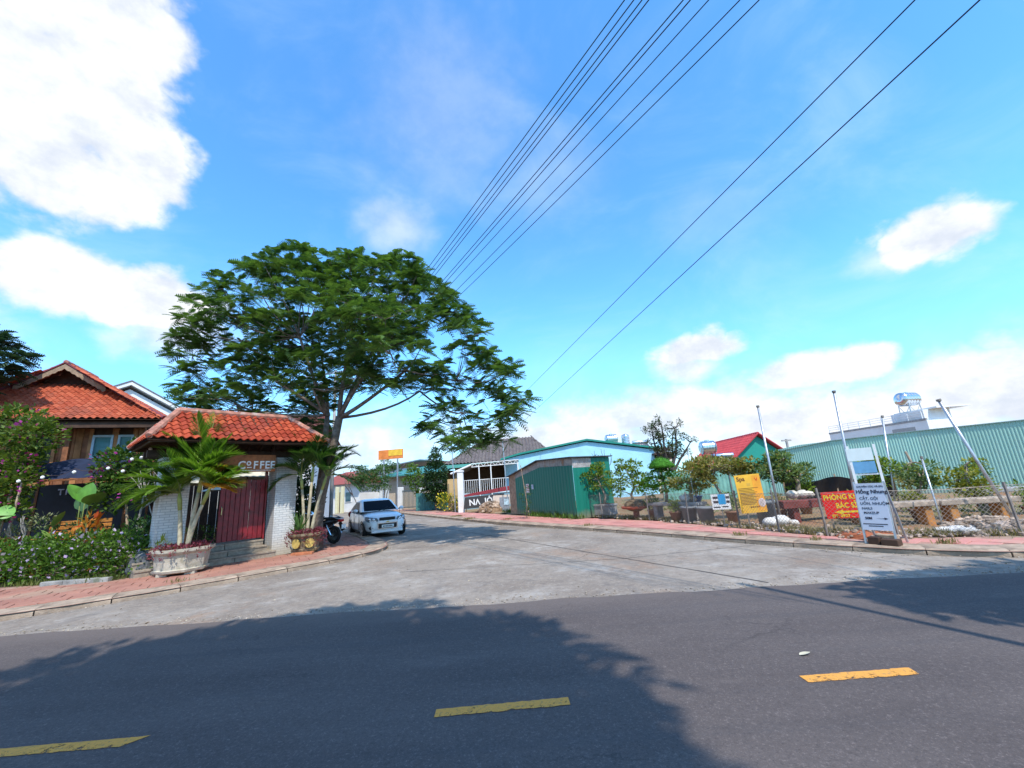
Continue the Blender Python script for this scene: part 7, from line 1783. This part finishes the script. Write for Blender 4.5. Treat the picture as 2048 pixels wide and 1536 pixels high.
# ---- white flat-roofed building with rooftop tank
wt_ = thing('white_rooftop_building', 'white flat-roofed building behind the green wall', 'building', (33.6, 34, 0), 0)
mb = MB(); mb.add([(0, 0, 0), (-1.0, 9.5, 0), (5, 9.5, 0), (4, 0, 0), (0, 0, 4.45), (-1.0, 9.5, 4.45), (5, 9.5, 4.45), (4, 0, 4.45)], [(3, 2, 1, 0), (4, 5, 6, 7), (0, 1, 5, 4), (1, 2, 6, 5), (2, 3, 7, 6), (3, 0, 4, 7)]); mb.build('wall', WW, wt_)
MB().box(.1, 2.3, .2, 3.2, 4.453, 5.35).build('stair_block', WW, wt_)
MB().box(.6, 3.4, -.5, 3.4, 5.353, 5.47).build('roof_slab', WW, wt_)
mb = MB(); mb.add([(-.03, .3, 3.6), (-.32, 3.0, 3.6), (-.32, 3.0, 4.05), (-.03, .3, 4.05)], [(0, 1, 2, 3)]); mb.build('recess', mat('grey_recess', (.36, .36, .34), .8, .1), wt_)
mb = MB(); mb.add([(-.05, 0, 4.46), (-1.05, 9.5, 4.46), (-.9, 9.5, 4.46), (.1, 0, 4.46), (-.05, 0, 4.62), (-1.05, 9.5, 4.62), (-.9, 9.5, 4.62), (.1, 0, 4.62)], [(4, 5, 6, 7), (0, 1, 5, 4), (2, 3, 7, 6), (3, 0, 4, 7), (1, 2, 6, 5)]); mb.build('parapet', GREYC, wt_)
mb = MB()
for z in (4.85, 5.05, 5.25): mb.beam((0, .3, z), (-.97, 9.4, z), .035)
mb.build('handrail', WHITE, wt_)
for k in range(9): MB().beam((-.12 * k, .3 + 1.14 * k, 4.6), (-.12 * k, .3 + 1.14 * k, 5.27), .05).build('baluster', WHITE, wt_)
tank_h('large steel tank on a tall stand atop the white building', (34.45, 36, 4.5), .58, 1.55, 1.45, 12)
# ---- pruned tree behind the warehouse corner
bt2 = thing('pruned_tree', 'dark pruned tree with sparse leaf tufts against the sky', 'tree', (9.35, 26, PH))
mb = MB(); rq = random.Random(14); tipsz = []
for d_, L_ in (((-.5, 0, 1), .95), ((-.2, .2, 1), 1.0), ((-.05, -.1, 1), 1.05), ((.25, 0, 1), 1.0), ((.55, .1, 1), .95), ((.85, .1, 1), .8)):
    p = Vector((0, 0, 1.3)); d = Vector(d_).normalized(); pts = [p]
    for k in range(4): d = (d + Vector((rq.uniform(-.25, .25), rq.uniform(-.2, .2), rq.uniform(-.02, .3)))).normalized(); p = p + d * .78 * L_; pts.append(p)
    mb.tube(pts, [.10, .085, .07, .055, .03], 6)
    for k in (2, 3, 4):
        for _ in range(4):
            e = pts[k] + Vector((rq.uniform(-.5, .5), rq.uniform(-.4, .4), rq.uniform(.0, .5))); mb.tube([pts[k], e], [.03, .012], 5); tipsz.append(e)
mb.tube([(0, 0, -.1), (.05, 0, .7), (0, 0, 1.35)], [.17, .14, .12], 8); mb.build('trunk', mat('dark_bark', (.07, .055, .05), .9, .3, 9), bt2)
foliage('leaf_tufts', [(p.x, p.y, p.z, .2, .2, .17) for p in tipsz if p.x < 1.2 or p.z > 3.4], 120, .11, leafmat('tuft_leaf', (.03, .055, .02), (.10, .13, .05), .25), bt2, shell=.3)
# small shrub silhouettes before the blue wall
bs2 = thing('spindly_shrub', 'spindly shrub in front of the blue warehouse wall', 'shrub', (5.6, 31.5, PH)); mb = MB(); crooked(mb, (0, 0, 0), (0, 0, 1), .06, 3, random.Random(2), .55, .48); mb.build('trunk', mat('dark_bark', (.07, .055, .05)), bs2)
foliage('leaves', [(random.uniform(-.8, .8), 0, 2.9 + random.uniform(-.6, .5), .3, .25, .2) for _ in range(9)], 40, .13, DKL, bs2, shell=.2)
# dark tree at the left edge
lt_ = [(-19.0, 14, 7.8, .8, .35), (-18.3, 14, 7.2, .6, .22), (-19.0, 14, 8.25, .7, .3), (-17.9, 14, 7.35, .5, .15), (-19.2, 14.2, 7.0, .9, .35), (-18.9, 13.6, 6.6, .7, .3), (-19.5, 14, 8.2, 1.0, .5), (-19.8, 14, 7.2, 1.0, .5), (-19.0, 14, 6.1, .5, .25)]
pinnate_tree('dark feathery tree at the left edge before the tiled roof', (-19.8, 14.0, PH), lt_, [(((-19.8, 14, 0), (-19.7, 14, 3), (-19.5, 14, 5.6)), [.16, .13, .1])], [((-19.5, 14, 5.6), (-18.9, 14, 7.0), .06), ((-19.5, 14, 5.6), (-19.4, 14, 7.6), .06)], leafmat('blue_green_leaf', (.015, .045, .03), (.05, .10, .05), .2), 26, .45, name='dark_feathery_tree')
# leaf litter on the asphalt
lf = thing('fallen_leaf', 'single pale fallen leaf lying on the asphalt', 'leaf', (2.35, 4.03, .02)); mb = MB(); big_leaf(mb, (-.05, 0, 0), (.05, .01, .012), .05, 0); mb.build('leaf', mat('pale_dry_leaf', (.55, .50, .36), .8, .2), lf)
rs2 = random.Random(77); P_ = []
for _ in range(420):
    x = rs2.uniform(-9, 8); y = rs2.uniform(6.5, 14)
    P_.append((x, y, .004) if inside((x, y), LK + RK + [(70, 6.5), (-70, 6.5)]) else (x, 6.6, .004))
V, Q = leaves(np.array(P_), RNG.normal(0, 1, (420, 3)) * (1, 1, .12), RNG.uniform(.02, .055, 420), RNG.uniform(.012, .03, 420))
o = place('leaf_litter', quads_mesh('leaf_litter', V, Q, leafmat('litter_leaf', (.16, .10, .05), (.46, .40, .30), .1))); o['kind'] = 'stuff'; o['label'] = 'small dry leaves and grit scattered on the concrete'

# grit along the seam between asphalt and concrete and in the gutters
mb = MB(); rg = random.Random(31)
KL, KR = smooth_line(LK), smooth_line(RK)
GK = resample([p for p in KL if -12 < p[0] < -3 and p[1] < 20], .25) + resample([p for p in KR if p[1] < 22 and p[0] < 11], .25)
for k in range(1500):
    if k % 2:
        x = rg.uniform(-9, 8); y = float(np.interp(x, [-7.5, -3.9, -.2, 3.3, 6.64], [6.40, 6.40, 6.31, 6.22, 6.05])) + .04 + abs(rg.gauss(0, .16)); z = .002
    else:
        q = rg.choice(GK); cxx = 0.5; d = math.hypot(q[0] - cxx, q[1] - 9) or 1; t = abs(rg.gauss(0, .14)) + .02
        x, y, z = q[0] - (q[0] - cxx) / d * t, q[1] - (q[1] - 9) / d * t * .5, .002
    r = rg.choice((.005, .006, .008, .011, .016)); mb.ball((x, y, z + r * .4), r, 4, 3, .7, .3, rg)
o = mb.build('grit', mat('grit_stone', (.34, .28, .22), .9, .5, 1.5)); o['kind'] = 'stuff'; o['label'] = 'loose grit gathered along the asphalt edge and gutters'
grass('kerb_weeds', 'small weeds growing in the kerb joints', [(5.05, 10.3, PH - .01, .16, .12), (5.9, 8.95, PH - .01, .14, .1), (2.2, 14.6, PH - .01, .2, .12), (-2.6, 21.6, PH - .01, .3, .2), (-3.6, 24.2, PH - .01, .35, .25), (-7.3, 9.3, PH - .01, .12, .1), (7.35, 7.75, PH - .01, .2, .1), (-.6, 19.6, PH - .01, .25, .15)], 900, .10, DRY)

ds = thing('dark_shrub', 'dark leafy shrub between the right gate pillar and the tree trunk', 'shrub', (-8.7, 16.9, PH))
foliage('leaves', [(-.9, .2, .9, .7, .5, .7), (0, 0, .8, .7, .5, .7), (.5, -.2, 1.5, .5, .45, .5), (-.5, .1, 1.9, .7, .5, .5), (-.1, 0, 2.4, .55, .45, .4), (-1.4, .3, 1.7, .6, .5, .6), (.4, 0, .6, .5, .4, .5)], 330, .13, DKL, ds, shell=.45)
for q in (-.8, -.1, .4): MB().tube([(q * .3, 0, 0), (q, .05, 1.6)], [.05, .02], 6).build('stem', BARK, ds)

# weedy ground cover between the bench rows
rw_ = random.Random(9); wb_ = []
for k in range(120):
    x = rw_.uniform(5, 17); y = rw_.uniform(10.2, 23)
    if inside((x, y), NP) and y > 26 - 2.0 * x + 3 and x < 30 - y: wb_.append((x, y, PH + .08, rw_.uniform(.3, .7), rw_.uniform(.3, .6), rw_.uniform(.12, .3)))
V, Q = bush_leaves(wb_, 42, .12, shell=.2, up=.8, aspect=.3)
o = place('weedy_ground_cover', quads_mesh('weedy_ground_cover', V, Q, leafmat('weed_cover_leaf', (.07, .11, .025), (.27, .28, .09), .3))); o['kind'] = 'stuff'; o['label'] = 'weedy green ground cover between the bonsai benches'
